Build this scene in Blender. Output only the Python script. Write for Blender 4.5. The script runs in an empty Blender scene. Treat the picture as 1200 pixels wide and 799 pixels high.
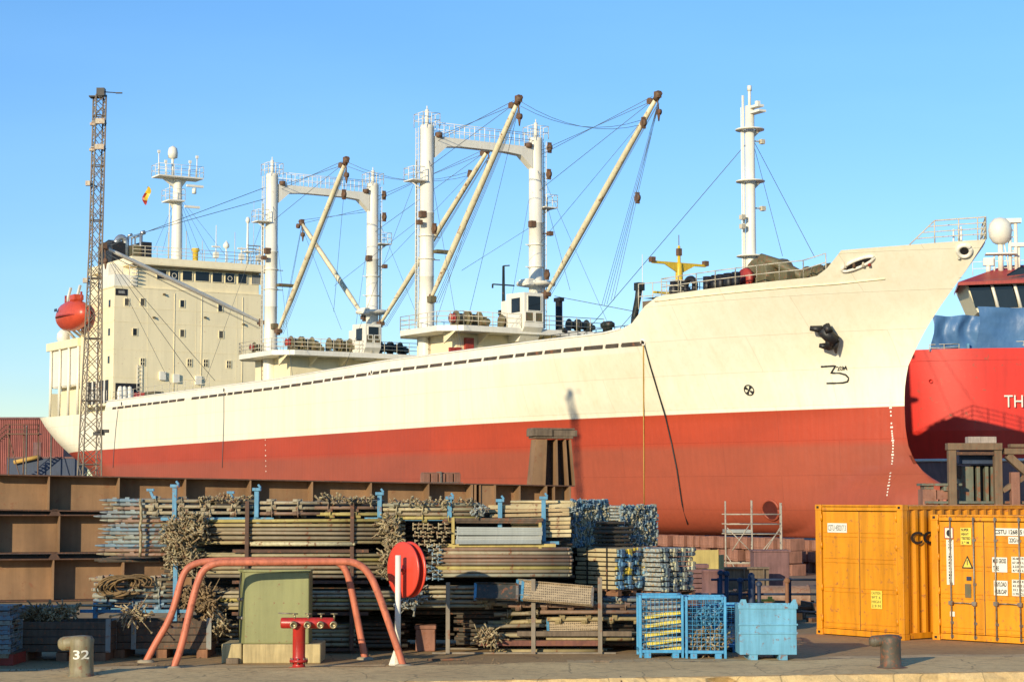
import bpy, math, random
from mathutils import Vector, Matrix
random.seed(7)
R = random.uniform
sc = bpy.context.scene
col = sc.collection

# ------------------------------------------------------------------ camera
FPX = 2250.0
PITCH = math.atan(180.5 / FPX)
CH = 3.0
cs, sn = math.cos(PITCH), math.sin(PITCH)
cam_d = bpy.data.cameras.new("camera"); cam = bpy.data.objects.new("camera", cam_d); col.objects.link(cam)
cam.location = (0, 0, CH); cam.rotation_euler = (math.pi/2 + PITCH, 0, 0)
cam_d.lens = 36.0 * FPX / 1200.0; cam_d.sensor_width = 36.0
cam_d.clip_start = 0.5; cam_d.clip_end = 8000
sc.camera = cam

def ray(px, py):
    r = px - 600; u = 399.5 - py
    return Vector((r, FPX*cs - u*sn, FPX*sn + u*cs))
def at(px, py, Y):                     # real point at distance Y
    d = ray(px, py); return Vector((0, 0, CH)) + d * (Y / d.y)
def onz(px, py, z=0.0):                # point on a level surface
    d = ray(px, py); return Vector((0, 0, CH)) + d * ((z - CH) / d.z)

# ------------------------------------------------------------------ world and sun
SUN_EL = math.radians(14.5); saz = Vector((-0.50, -0.866)).normalized()
w = bpy.data.worlds.new("World"); sc.world = w; w.use_nodes = True
nt = w.node_tree; nt.nodes.clear()
wo = nt.nodes.new('ShaderNodeOutputWorld'); bg = nt.nodes.new('ShaderNodeBackground')
sky = nt.nodes.new('ShaderNodeTexSky'); sky.sky_type = 'NISHITA'; sky.sun_disc = False
sky.sun_elevation = SUN_EL; sky.sun_rotation = math.atan2(saz.x, saz.y) % (2*math.pi)
sky.air_density = 1.0; sky.dust_density = 0.0; sky.ozone_density = 1.6; sky.altitude = 0
hs = nt.nodes.new('ShaderNodeHueSaturation'); hs.inputs['Saturation'].default_value = 1.28; hs.inputs['Value'].default_value = 1.13
bg.inputs['Strength'].default_value = 0.15
nt.links.new(sky.outputs[0], hs.inputs['Color']); tn = nt.nodes.new('ShaderNodeMix'); tn.data_type = 'RGBA'; tn.blend_type = 'MULTIPLY'; tn.inputs[0].default_value = 1.0; tn.inputs[7].default_value = (0.90, 1.03, 1.23, 1)
nt.links.new(hs.outputs[0], tn.inputs[6])
# the hazy band near the horizon is a little deeper and less even than the clear-sky model
wtc = nt.nodes.new('ShaderNodeTexCoord'); wsp = nt.nodes.new('ShaderNodeSeparateXYZ'); nt.links.new(wtc.outputs['Generated'], wsp.inputs[0])
wr = nt.nodes.new('ShaderNodeValToRGB'); nt.links.new(wsp.outputs[2], wr.inputs[0]); we = wr.color_ramp.elements
we[0].position = 0.0; we[0].color = (0.58, 0.64, 0.82, 1); we[1].position = 0.30; we[1].color = (0.93, 0.93, 0.95, 1)
wn_ = nt.nodes.new('ShaderNodeTexNoise'); wn_.inputs['Scale'].default_value = 3.0; wn_.inputs['Detail'].default_value = 5
wm = nt.nodes.new('ShaderNodeMapping'); wm.inputs['Scale'].default_value = (1, 1, 5); nt.links.new(wtc.outputs['Generated'], wm.inputs[0]); nt.links.new(wm.outputs[0], wn_.inputs['Vector'])
wc = nt.nodes.new('ShaderNodeValToRGB'); nt.links.new(wn_.outputs['Fac'], wc.inputs[0]); ce = wc.color_ramp.elements
ce[0].position = 0.40; ce[0].color = (1, 1, 1, 1); ce[1].position = 0.85; ce[1].color = (1.16, 1.09, 1.04, 1)
ta = nt.nodes.new('ShaderNodeMix'); ta.data_type = 'RGBA'; ta.blend_type = 'MULTIPLY'; ta.inputs[0].default_value = 1.0
tb_ = nt.nodes.new('ShaderNodeMix'); tb_.data_type = 'RGBA'; tb_.blend_type = 'MULTIPLY'; tb_.inputs[0].default_value = 1.0
nt.links.new(tn.outputs[2], ta.inputs[6]); nt.links.new(wr.outputs[0], ta.inputs[7]); nt.links.new(ta.outputs[2], tb_.inputs[6]); nt.links.new(wc.outputs[0], tb_.inputs[7])
nt.links.new(tb_.outputs[2], bg.inputs['Color']); nt.links.new(bg.outputs[0], wo.inputs['Surface'])
sun_d = bpy.data.lights.new("sun", 'SUN'); sun = bpy.data.objects.new("sun", sun_d); col.objects.link(sun)
sun_d.energy = 5.0; sun_d.angle = math.radians(0.5); sun_d.color = (1.0, 0.865, 0.61)
sd = Vector((saz.x*math.cos(SUN_EL), saz.y*math.cos(SUN_EL), math.sin(SUN_EL)))
sun.rotation_euler = sd.to_track_quat('Z', 'Y').to_euler()
sun.location = (-30, -40, 40)
sc.view_settings.view_transform = 'Standard'; sc.view_settings.look = 'None'; sc.view_settings.exposure = 0

# ------------------------------------------------------------------ materials
def nodes(name):
    m = bpy.data.materials.new(name); m.use_nodes = True
    t = m.node_tree; return m, t, t.nodes['Principled BSDF'], t.nodes.new('ShaderNodeTexCoord')
def N(t, kind, **kw):
    n = t.nodes.new(kind)
    for k, v in kw.items():
        if k in n.inputs: n.inputs[k].default_value = v
        else: setattr(n, k, v)
    return n
def mixc(t, fac, a, b, mode='MIX'):
    m = t.nodes.new('ShaderNodeMix'); m.data_type = 'RGBA'; m.blend_type = mode
    for s, v in ((0, fac), (6, a), (7, b)):
        if hasattr(v, 'is_output'): t.links.new(v, m.inputs[s])
        else: m.inputs[s].default_value = (*v, 1) if isinstance(v, tuple) and len(v) == 3 else v
    return m.outputs[2]
def ramp(t, src, stops):
    r = t.nodes.new('ShaderNodeValToRGB'); t.links.new(src, r.inputs[0])
    e = r.color_ramp.elements
    while len(e) < len(stops): e.new(0.5)
    for i, (p, c) in enumerate(stops):
        e[i].position = p; e[i].color = (*c, 1) if len(c) == 3 else c
    return r.outputs[0]
def scaled(t, tc, sx, sy, sz, out='Object'):
    mp = t.nodes.new('ShaderNodeMapping'); t.links.new(tc.outputs[out], mp.inputs[0]); mp.inputs['Scale'].default_value = (sx, sy, sz)
    return mp.outputs[0]
def noise(t, vec, scale, detail=5, rough=0.6):
    n = N(t, 'ShaderNodeTexNoise', Scale=scale, Detail=detail, Roughness=rough); t.links.new(vec, n.inputs['Vector']); return n.outputs['Fac']
def bump(t, b, src, strength, dist=0.02):
    n = N(t, 'ShaderNodeBump', Strength=strength, Distance=dist); t.links.new(src, n.inputs['Height']); t.links.new(n.outputs[0], b.inputs['Normal'])

def paint(name, c, var=0.18, scale=1.5, rough=0.5, metal=0.0, rust=0.0, rc=(0.12, 0.045, 0.02), streak=0.25, rand=None, bmp=0.15, fine=12.0):
    m, t, b, tc = nodes(name)
    base = c
    if rand:
        oi = t.nodes.new('ShaderNodeObjectInfo')
        base = ramp(t, oi.outputs['Random'], [(i/len(rand), x) for i, x in enumerate(rand)])
        base.node.color_ramp.interpolation = 'CONSTANT'
    v = scaled(t, tc, 1, 1, 1)
    f1 = ramp(t, noise(t, v, scale), [(0.3, (1-var,)*3), (0.7, (1+var*0.4,)*3)])
    o = mixc(t, 1.0, base, f1, 'MULTIPLY')
    if streak:
        f2 = ramp(t, noise(t, scaled(t, tc, 3, 3, 0.25), scale*2), [(0.35, (1-streak,)*3), (0.6, (1, 1, 1))])
        o = mixc(t, 1.0, o, f2, 'MULTIPLY')
    nf = noise(t, v, fine, 8, 0.7)
    if rust:
        rf = ramp(t, nf, [(0.62-rust*0.35, (0, 0, 0)), (0.70-rust*0.3, (1, 1, 1))])
        rv = mixc(t, nf, rc, tuple(min(1, x*2.2) for x in rc))
        o = mixc(t, rf, o, rv)
    t.links.new(o, b.inputs['Base Color'])
    b.inputs['Roughness'].default_value = rough; b.inputs['Metallic'].default_value = metal
    if bmp: bump(t, b, nf, bmp)
    return m

def hull_material():
    m, t, b, tc = nodes('hull_paint')
    sep = t.nodes.new('ShaderNodeSeparateXYZ'); t.links.new(tc.outputs['Object'], sep.inputs[0])
    X, Z = sep.outputs[0], sep.outputs[2]
    def step(src, edge, w=0.01):
        mr = N(t, 'ShaderNodeMapRange'); mr.inputs['From Min'].default_value = edge-w; mr.inputs['From Max'].default_value = edge+w
        t.links.new(src, mr.inputs['Value']); return mr.outputs[0]
    ma = N(t, 'ShaderNodeMath', operation='MULTIPLY_ADD'); t.links.new(X, ma.inputs[0]); ma.inputs[1].default_value = -0.0045; t.links.new(Z, ma.inputs[2])
    zz = ma.outputs[0]
    big = noise(t, scaled(t, tc, 0.12, 0.12, 0.3), 1.0, 4)
    st = noise(t, scaled(t, tc, 0.9, 0.9, 0.05), 1.2, 6)
    st2 = noise(t, scaled(t, tc, 4.0, 4.0, 0.12), 1.2, 6)
    red = mixc(t, step(Z, 6.05, 0.22), (0.365, 0.080, 0.040), (0.44, 0.060, 0.024))
    red = mixc(t, 1.0, red, ramp(t, st2, [(0.3, (0.93, 0.94, 0.95)), (0.65, (1.02, 1.0, 1.0))]), 'MULTIPLY')
    red = mixc(t, 1.0, red, ramp(t, big, [(0.35, (0.88, 0.90, 0.92)), (0.65, (1.06, 1.03, 1.0))]), 'MULTIPLY')
    crm = mixc(t, step(Z, 12.05, 0.05), (0.89, 0.815, 0.62), (0.89, 0.84, 0.71))
    mr = N(t, 'ShaderNodeMapRange'); mr.inputs['From Min'].default_value = -17; mr.inputs['From Max'].default_value = -15
    t.links.new(X, mr.inputs['Value'])
    crm = mixc(t, mr.outputs[0], crm, (0.93, 0.875, 0.69))  # bow cream lifted to paint in bounced light on the flare
    crm = mixc(t, 1.0, crm, ramp(t, st, [(0.3, (0.95, 0.93, 0.89)), (0.62, (1, 1, 1))]), 'MULTIPLY')
    crm = mixc(t, 1.0, crm, ramp(t, st2, [(0.30, (0.965, 0.95, 0.92)), (0.5, (1, 1, 1))]), 'MULTIPLY')
    o = mixc(t, step(zz, 8.18, 0.03), red, crm)
    # plate seams
    cb = t.nodes.new('ShaderNodeCombineXYZ'); t.links.new(X, cb.inputs[0]); t.links.new(Z, cb.inputs[1])
    br = N(t, 'ShaderNodeTexBrick', Scale=1.0); br.inputs['Brick Width'].default_value = 8.0; br.inputs['Row Height'].default_value = 2.1
    br.inputs['Mortar Size'].default_value = 0.026; br.inputs['Mortar Smooth'].default_value = 0.6
    br.inputs['Color1'].default_value = (1, 1, 1, 1); br.inputs['Color2'].default_value = (0.975, 0.97, 0.96, 1); br.inputs['Mortar'].default_value = (0.84, 0.82, 0.79, 1)
    t.links.new(cb.outputs[0], br.inputs['Vector'])
    o = mixc(t, 1.0, o, br.outputs['Color'], 'MULTIPLY')
    # rust specks and weeps
    rs = ramp(t, noise(t, scaled(t, tc, 1.5, 1.5, 0.35), 2.2, 9, 0.75), [(0.735, (0, 0, 0)), (0.82, (0.6,)*3)])
    o = mixc(t, rs, o, (0.30, 0.13, 0.06))
    t.links.new(o, b.inputs['Base Color'])
    b.inputs['Roughness'].default_value = 0.5; b.inputs['Specular IOR Level'].default_value = 0.35
    # plating dished between the frames
    wv = N(t, 'ShaderNodeTexWave', Scale=0.62, Distortion=0.6, Detail=1.0); wv.wave_type = 'BANDS'; wv.bands_direction = 'X'
    t.links.new(tc.outputs['Object'], wv.inputs['Vector'])
    hm_ = N(t, 'ShaderNodeMath', operation='MULTIPLY_ADD'); t.links.new(wv.outputs['Fac'], hm_.inputs[0]); hm_.inputs[1].default_value = 0.10
    t.links.new(noise(t, scaled(t, tc, 0.7, 0.7, 0.5), 1.0, 3), hm_.inputs[2])
    hm2 = N(t, 'ShaderNodeMath', operation='MULTIPLY_ADD'); t.links.new(br.outputs['Fac'], hm2.inputs[0]); hm2.inputs[1].default_value = 0.15; t.links.new(hm_.outputs[0], hm2.inputs[2])
    bump(t, b, hm2.outputs[0], 0.34, 0.12)
    return m

CREAM = (0.78, 0.68, 0.47)
m_hull = hull_material()
m_white = paint('white_ship_paint', (0.86, 0.81, 0.68), 0.08, 0.6, 0.42, streak=0.10, rust=-0.02, fine=5, rc=(0.25, 0.11, 0.05))
m_cream = paint('cream_ship_paint', (0.93, 0.80, 0.51), 0.06, 0.35, 0.5, streak=0.07, rust=-0.02, fine=4, rc=(0.28, 0.14, 0.06))
m_yelw = paint('weathered_boom_paint', (0.80, 0.70, 0.46), 0.15, 0.8, 0.5, streak=0.15, rust=0.16, fine=2.2, rc=(0.15, 0.07, 0.03))
m_deck = paint('green_deck_paint', (0.10, 0.13, 0.10), 0.2, 1, 0.7)
m_glass = paint('dark_window_glass', (0.012, 0.016, 0.020), 0.2, 1, 0.08, streak=0, bmp=0)
m_black = paint('black_paint', (0.015, 0.015, 0.016), 0.2, 2, 0.5, streak=0, rust=0.08)
m_rail = paint('rail_paint', (0.62, 0.56, 0.42), 0.15, 2, 0.5, streak=0, rust=0.2, bmp=0)
m_wire = paint('steel_wire', (0.10, 0.115, 0.13), 0.1, 2, 0.6, streak=0, bmp=0)
m_khaki = paint('khaki_machinery_paint', (0.17, 0.15, 0.075), 0.35, 2.5, 0.6, rust=0.25, fine=5)
m_dkgreen = paint('dark_green_machinery_paint', (0.022, 0.03, 0.026), 0.4, 2.5, 0.5, rust=0.12, fine=5)
m_redp = paint('red_gear_paint', (0.42, 0.045, 0.03), 0.2, 2, 0.45, rust=0.1)
m_block = paint('rusty_block', (0.16, 0.105, 0.06), 0.4, 6, 0.7, rust=0.4)
m_pipe = paint('silver_pipe', (0.55, 0.55, 0.54), 0.15, 2, 0.3, metal=0.7, streak=0)
m_orange = paint('lifeboat_orange', (0.62, 0.08, 0.035), 0.15, 1.5, 0.35, streak=0.15)
m_yell = paint('yellow_paint', (0.85, 0.56, 0.04), 0.15, 2, 0.45, rust=0.1)
m_lattice = paint('lattice_steel', (0.26, 0.21, 0.15), 0.3, 2, 0.6, rust=0.15, fine=4)
m_beam = paint('rust_primer_steel', (0.31, 0.175, 0.085), 0.35, 0.6, 0.75, streak=0.2, rust=0.10, rc=(0.13, 0.055, 0.025), fine=3.5)
m_beamd = paint('rust_flange_steel', (0.11, 0.055, 0.033), 0.3, 1.5, 0.75, rust=0.2)
m_timber = paint('grey_timber', (0.20, 0.145, 0.095), 0.35, 3, 0.85, streak=0.3, fine=20, bmp=0.4)
m_keel = paint('red_smeared_block', (0.34, 0.155, 0.10), 0.35, 1.2, 0.85, streak=0.3, rust=0.15)
m_conc = paint('old_concrete', (0.40, 0.33, 0.22), 0.22, 1.5, 0.85, streak=0.2, fine=14, bmp=0.3)
TB = [(0.36, 0.30, 0.17), (0.27, 0.22, 0.14), (0.44, 0.37, 0.22), (0.32, 0.25, 0.155), (0.24, 0.15, 0.10), (0.38, 0.32, 0.21), (0.42, 0.34, 0.11), (0.30, 0.28, 0.19), (0.19, 0.155, 0.11), (0.38, 0.30, 0.15)]
m_tube = paint('scaffold_tube_steel', (0.3, 0.25, 0.16), 0.35, 2.5, 0.6, metal=0.0, streak=0, rust=0.16, fine=9, rand=TB)
TBB = [(0.28, 0.33, 0.31), (0.22, 0.25, 0.25), (0.36, 0.35, 0.27), (0.18, 0.27, 0.33), (0.33, 0.27, 0.17), (0.29, 0.31, 0.26), (0.30, 0.19, 0.13)]
m_tubeb = paint('bluish_scaffold_steel', (0.2, 0.3, 0.35), 0.35, 3, 0.6, streak=0, rust=0.26, fine=10, rand=TBB)
TBY = [(0.55, 0.43, 0.22), (0.48, 0.36, 0.17), (0.62, 0.50, 0.27), (0.50, 0.40, 0.22), (0.42, 0.30, 0.15)]
m_tubey = paint('pale_batten', (0.5, 0.4, 0.2), 0.25, 3, 0.65, streak=0, rust=0.15, fine=10, rand=TBY)
TBG = [(0.34, 0.36, 0.33), (0.30, 0.32, 0.31), (0.37, 0.38, 0.34)]
m_greyb = paint('galvanised_board', (0.33, 0.35, 0.33), 0.15, 3, 0.5, metal=0.2, rand=TBG, streak=0.1)
m_ends = paint('blue_grey_ledger_steel', (0.34, 0.38, 0.36), 0.75, 17, 0.55, streak=0, rust=0.34, fine=24, rc=(0.20, 0.13, 0.06))
m_coup = paint('coupler_steel', (0.42, 0.34, 0.19), 0.75, 9, 0.6, streak=0, rust=0.36, fine=14, rc=(0.13, 0.07, 0.035))
m_bluep = paint('worn_blue_paint', (0.10, 0.30, 0.46), 0.25, 4, 0.5, rust=0.14, fine=9)
m_cage = paint('sky_blue_paint', (0.08, 0.36, 0.62), 0.18, 3, 0.45, rust=0.10)
m_bin = paint('pale_blue_bin_paint', (0.16, 0.43, 0.60), 0.2, 1.6, 0.5, rust=0.15, fine=7, streak=0.25)
m_hoop = paint('faded_salmon_paint', (0.66, 0.19, 0.10), 0.25, 2.2, 0.55, rust=0.2, fine=8, rc=(0.20, 0.06, 0.03))
m_disc = paint('bright_red_plastic', (0.72, 0.065, 0.035), 0.08, 1.5, 0.35, streak=0.08, bmp=0.03)
m_hyd = paint('hydrant_red', (0.50, 0.03, 0.02), 0.2, 3, 0.35, rust=0.1)
m_cab = paint('olive_cabinet_paint', (0.275, 0.275, 0.105), 0.16, 1.2, 0.5, streak=0.15, rust=0.05)
m_plinth = paint('cream_plinth_concrete', (0.55, 0.43, 0.21), 0.25, 2.5, 0.85, streak=0.3)
m_boll = paint('bollard_paint', (0.27, 0.225, 0.125), 0.3, 3, 0.55, rust=0.22, fine=8)
m_brass = paint('dull_brass', (0.36, 0.29, 0.16), 0.3, 6, 0.35, metal=0.6, streak=0)
m_cont = paint('orange_container_paint', (0.78, 0.30, 0.008), 0.14, 0.9, 0.45, streak=0.3, rust=0.13, fine=8.0, rc=(0.22, 0.08, 0.02), bmp=0.25)
m_steel = paint('worn_steel', (0.32, 0.28, 0.22), 0.3, 5, 0.45, metal=0.4, rust=0.25)
m_steel2 = paint('galvanised_tube', (0.42, 0.36, 0.27), 0.3, 2, 0.5, streak=0, rust=0.2)
m_slot = paint('shaded_slot', (0.085, 0.065, 0.045), 0.6, 1.2, 0.7, streak=0, rust=0.2, fine=2)
def mixed_ends(name, cols, scale, dark=0.45):
    m, t, b, tc = nodes(name)
    v = N(t, 'ShaderNodeTexVoronoi', Scale=scale); t.links.new(tc.outputs['Object'], v.inputs['Vector'])
    sx = t.nodes.new('ShaderNodeSeparateXYZ'); t.links.new(v.outputs['Color'], sx.inputs[0])
    base = ramp(t, sx.outputs[0], [(i/len(cols), c) for i, c in enumerate(cols)]); base.node.color_ramp.interpolation = 'CONSTANT'
    nf = noise(t, tc.outputs['Object'], 22, 6)
    o = mixc(t, 1.0, base, ramp(t, nf, [(0.35, (dark,)*3), (0.6, (1.15,)*3)]), 'MULTIPLY')
    t.links.new(o, b.inputs['Base Color']); b.inputs['Roughness'].default_value = .55; bump(t, b, nf, .3); return m
m_lend = mixed_ends('ledger_end_steel', [(.30, .36, .36), (.10, .20, .28), (.46, .42, .28), (.22, .27, .27), (.38, .33, .20), (.15, .24, .32)], 12)
m_bend = mixed_ends('blue_board_ends', [(.13, .30, .44), (.20, .36, .46), (.46, .44, .34), (.13, .28, .42), (.62, .46, .06), (.09, .16, .24)], 7)
m_bend2 = mixed_ends('pale_board_ends', [(.52, .50, .36), (.36, .38, .30), (.58, .52, .30), (.18, .24, .26), (.48, .44, .30), (.10, .14, .16)], 7)
m_dtube = paint('shade_darkened_tubes', (0.075, 0.06, 0.042), 0.4, 2, 0.8, streak=0, rust=0.2)  # tube colour darkened to paint shade into the gaps between bays
m_supp = paint('weathered_support_steel', (0.21, 0.135, 0.075), 0.3, 1.5, 0.75, rust=0.2)
m_wt = paint('white_sign_paint', (0.78, 0.74, 0.62), 0.08, 3, 0.5, streak=0, bmp=0)
m_ytag = paint('yellow_sign_paint', (0.78, 0.60, 0.08), 0.08, 3, 0.5, streak=0, bmp=0)
m_ink = paint('black_lettering', (0.02, 0.02, 0.02), 0.1, 3, 0.6, streak=0, bmp=0)
m_plk = paint('dark_crate_boards', (0.13, 0.09, 0.06), 0.4, 2.5, 0.85, streak=0.3, rust=0.25)
m_redhull = paint('bright_red_hull', (0.72, 0.030, 0.015), 0.12, 0.3, 0.35, streak=0.15, rust=0.03, fine=2)
m_grey = paint('grey_steel_paint', (0.30, 0.30, 0.27), 0.2, 1, 0.6, rust=0.15, fine=4)
m_ggreen = paint('grey_green_steel', (0.17, 0.18, 0.13), 0.3, 1.2, 0.65, rust=0.3, fine=4)
m_mauve = paint('mauve_stack_paint', (0.22, 0.11, 0.10), 0.3, 2, 0.8)
m_ochre = paint('ochre_panel_paint', (0.50, 0.38, 0.12), 0.15, 1.5, 0.7)
m_shed = paint('faded_red_cladding', (0.34, 0.095, 0.075), 0.25, 0.6, 0.7, streak=0.3, rust=0.12, fine=1.5)
m_navy = paint('navy_steel', (0.03, 0.05, 0.10), 0.2, 1, 0.6)
m_rope = paint('brown_rope', (0.24, 0.15, 0.065), 0.4, 12, 0.9, streak=0)
m_ropey = paint('ochre_rope', (0.55, 0.33, 0.08), 0.2, 5, 0.8, streak=0)
m_tire = paint('black_rubber', (0.02, 0.02, 0.02), 0.3, 5, 0.85, streak=0)
m_pallet = paint('reddish_pallet_wood', (0.28, 0.13, 0.065), 0.3, 4, 0.85)
m_copper = paint('copper_slag', (0.3, 0.2, 0.1), 0.3, 4, 0.85)

def tarp_material():
    m, t, b, tc = nodes('blue_tarp')
    n1 = noise(t, scaled(t, tc, 0.8, 0.8, 0.6), 0.55, 4, 0.5)
    o = ramp(t, n1, [(0.3, (0.045, 0.12, 0.26)), (0.7, (0.09, 0.20, 0.37))])
    t.links.new(o, b.inputs['Base Color']); b.inputs['Roughness'].default_value = 0.45
    bump(t, b, n1, 0.5, 0.5); return m
m_tarp = tarp_material()

def mesh_plank_material():
    m, t, b, tc = nodes('perforated_plank')
    v = N(t, 'ShaderNodeTexVoronoi', Scale=27.0); v.inputs['Randomness'].default_value = 0.15; t.links.new(tc.outputs['Object'], v.inputs['Vector'])
    o = ramp(t, v.outputs['Distance'], [(0.36, (0.10, 0.075, 0.045)), (0.44, (0.44, 0.33, 0.20))])
    t.links.new(o, b.inputs['Base Color']); b.inputs['Roughness'].default_value = 0.7
    bump(t, b, v.outputs['Distance'], 0.5); return m
m_perf = mesh_plank_material()

def ground_material(name, c1, c2, c3, sc_=0.4):
    m, t, b, tc = nodes(name)
    g = tc.outputs['Object']
    n1 = noise(t, g, sc_, 7, 0.65); n2 = noise(t, g, 5.0, 8, 0.75); n3 = noise(t, g, 40.0, 3, 0.6)
    o = mixc(t, ramp(t, n1, [(0.35, (0, 0, 0)), (0.65, (1, 1, 1))]), c1, c2)
    o = mixc(t, ramp(t, n2, [(0.50, (0, 0, 0)), (0.72, (0.8,)*3)]), o, c3)
    o = mixc(t, 1.0, o, ramp(t, n3, [(0.3, (0.8,)*3), (0.7, (1.12,)*3)]), 'MULTIPLY')
    vo = N(t, 'ShaderNodeTexVoronoi', Scale=0.8); vo.feature = 'DISTANCE_TO_EDGE'
    wv = N(t, 'ShaderNodeMix'); wv.data_type = 'VECTOR'; wv.inputs[0].default_value = 0.12
    nz = N(t, 'ShaderNodeTexNoise', Scale=3.0); t.links.new(g, nz.inputs['Vector'])
    t.links.new(g, wv.inputs[4]); t.links.new(nz.outputs['Color'], wv.inputs[5]); t.links.new(wv.outputs[1], vo.inputs['Vector'])
    o = mixc(t, ramp(t, vo.outputs['Distance'], [(0.0, (0.55,)*3), (0.012, (0, 0, 0))]), o, (0.06, 0.045, 0.03))
    t.links.new(o, b.inputs['Base Color']); b.inputs['Roughness'].default_value = 0.9
    bump(t, b, n2, 0.5, 0.03); return m
m_ground = ground_material('quay_ground', (0.37, 0.23, 0.10), (0.47, 0.30, 0.13), (0.21, 0.125, 0.06))
m_cope = ground_material('coping_stone', (0.64, 0.43, 0.19), (0.78, 0.55, 0.25), (0.32, 0.20, 0.09), 0.6)
m_yard = ground_material('yard_ground', (0.16, 0.12, 0.09), (0.22, 0.16, 0.11), (0.10, 0.07, 0.05), 0.15)

# ------------------------------------------------------------------ mesh helpers
class MB:
    def __init__(s): s.v = []; s.f = []; s.sm = []
    def add(s, vs, fs, smooth=False):
        o = len(s.v); s.v += [Vector(p) for p in vs]; s.f += [tuple(i+o for i in f) for f in fs]; s.sm += [smooth]*len(fs); return s
    def box(s, c, d, ax=None, ch=0.0):
        c = Vector(c); ax = ax or (Vector((1, 0, 0)), Vector((0, 1, 0)), Vector((0, 0, 1)))
        h = [x/2 for x in d]
        vs = [c + ax[0]*(h[0]*i) + ax[1]*(h[1]*j) + ax[2]*(h[2]*k) for k in (-1, 1) for j in (-1, 1) for i in (-1, 1)]
        return s.add(vs, [(0, 2, 3, 1), (4, 5, 7, 6), (0, 1, 5, 4), (2, 6, 7, 3), (0, 4, 6, 2), (1, 3, 7, 5)])
    def bx(s, x0, x1, y0, y1, z0, z1): return s.box(((x0+x1)/2, (y0+y1)/2, (z0+z1)/2), (abs(x1-x0), abs(y1-y0), abs(z1-z0)))
    def quad(s, a, b, c, d): return s.add([a, b, c, d], [(0, 1, 2, 3)])
    def tube(s, p, q, r, n=8, r2=None, cap=True):
        p, q = Vector(p), Vector(q); d = (q-p)
        if d.length < 1e-6: return s
        d.normalize(); u = d.cross(Vector((0, 0, 1)) if abs(d.z) < 0.95 else Vector((1, 0, 0))).normalized(); w_ = d.cross(u)
        r2 = r if r2 is None else r2
        vs = [c + (u*math.cos(a) + w_*math.sin(a))*rr for c, rr in ((p, r), (q, r2)) for a in [2*math.pi*i/n for i in range(n)]]
        s.add(vs, [(i, (i+1) % n, n+(i+1) % n, n+i) for i in range(n)], n > 4)
        if cap: 
            o = len(s.v)-2*n; s.f += [tuple(o+i for i in reversed(range(n))), tuple(o+n+i for i in range(n))]; s.sm += [False, False]
        return s
    def path(s, pts, r, n=8):
        pts = [Vector(p) for p in pts]; rings = []; up = Vector((0.13, 0.21, 0.97))
        for i, p in enumerate(pts):
            d = (pts[min(i+1, len(pts)-1)] - pts[max(i-1, 0)]).normalized()
            u = d.cross(up)
            if u.length < 0.05: u = d.cross(Vector((1, 0, 0)))
            u.normalize(); w_ = d.cross(u); rings.append([p + (u*math.cos(a)+w_*math.sin(a))*r for a in [2*math.pi*k/n for k in range(n)]])
        vs = [v for ring in rings for v in ring]
        fs = [(i*n+k, i*n+(k+1) % n, (i+1)*n+(k+1) % n, (i+1)*n+k) for i in range(len(pts)-1) for k in range(n)]
        s.add(vs, fs, True)
        o = len(s.v)-len(vs); s.f += [tuple(o+k for k in reversed(range(n))), tuple(o+len(vs)-n+k for k in range(n))]; s.sm += [False]*2
        return s
    def lathe(s, o, d, prof, n=20):          # prof: (radius, distance along d)
        o = Vector(o); d = Vector(d).normalized(); u = d.cross(Vector((0, 0, 1)) if abs(d.z) < 0.95 else Vector((1, 0, 0))).normalized(); w_ = d.cross(u)
        vs = [o + d*h + (u*math.cos(a)+w_*math.sin(a))*max(r, 1e-4) for r, h in prof for a in [2*math.pi*k/n for k in range(n)]]
        return s.add(vs, [(i*n+k, i*n+(k+1) % n, (i+1)*n+(k+1) % n, (i+1)*n+k) for i in range(len(prof)-1) for k in range(n)], True)
    def prism(s, poly, o, u, w_, t):         # polygon in the plane (u, w_) pushed along t
        o, u, w_, t = Vector(o), Vector(u), Vector(w_), Vector(t); n = len(poly)
        vs = [o+u*a+w_*b for a, b in poly] + [o+u*a+w_*b+t for a, b in poly]
        return s.add(vs, [tuple(range(n))[::-1], tuple(range(n, 2*n))] + [(i, (i+1) % n, n+(i+1) % n, n+i) for i in range(n)])
    def build(s, name, mat, parent=None, bevel=0.0):
        me = bpy.data.meshes.new(name); me.from_pydata([tuple(v) for v in s.v], [], s.f); me.materials.append(mat)
        me.polygons.foreach_set('use_smooth', s.sm); me.update()
        o = bpy.data.objects.new(name, me); col.objects.link(o)
        if parent is not None: o.parent = parent
        if bevel:
            b = o.modifiers.new('bevel', 'BEVEL'); b.width = bevel; b.segments = 2; b.limit_method = 'ANGLE'; b.angle_limit = 0.7
        return o
def tag(o, label=None, cat=None, group=None, kind=None):
    for k, v in (('label', label), ('category', cat), ('group', group), ('kind', kind)):
        if v: o[k] = v
    return o
def thing(name, label, cat, loc=(0, 0, 0), rz=0.0, group=None):
    o = bpy.data.objects.new(name, None); col.objects.link(o); o.location = loc; o.rotation_euler = (0, 0, rz); o.empty_display_size = 0.3
    return tag(o, label, cat, group)
def centred(mb, o):                       # shift a mesh's vertices so that o is its origin
    mb.v = [v - Vector(o) for v in mb.v]; return mb
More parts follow.
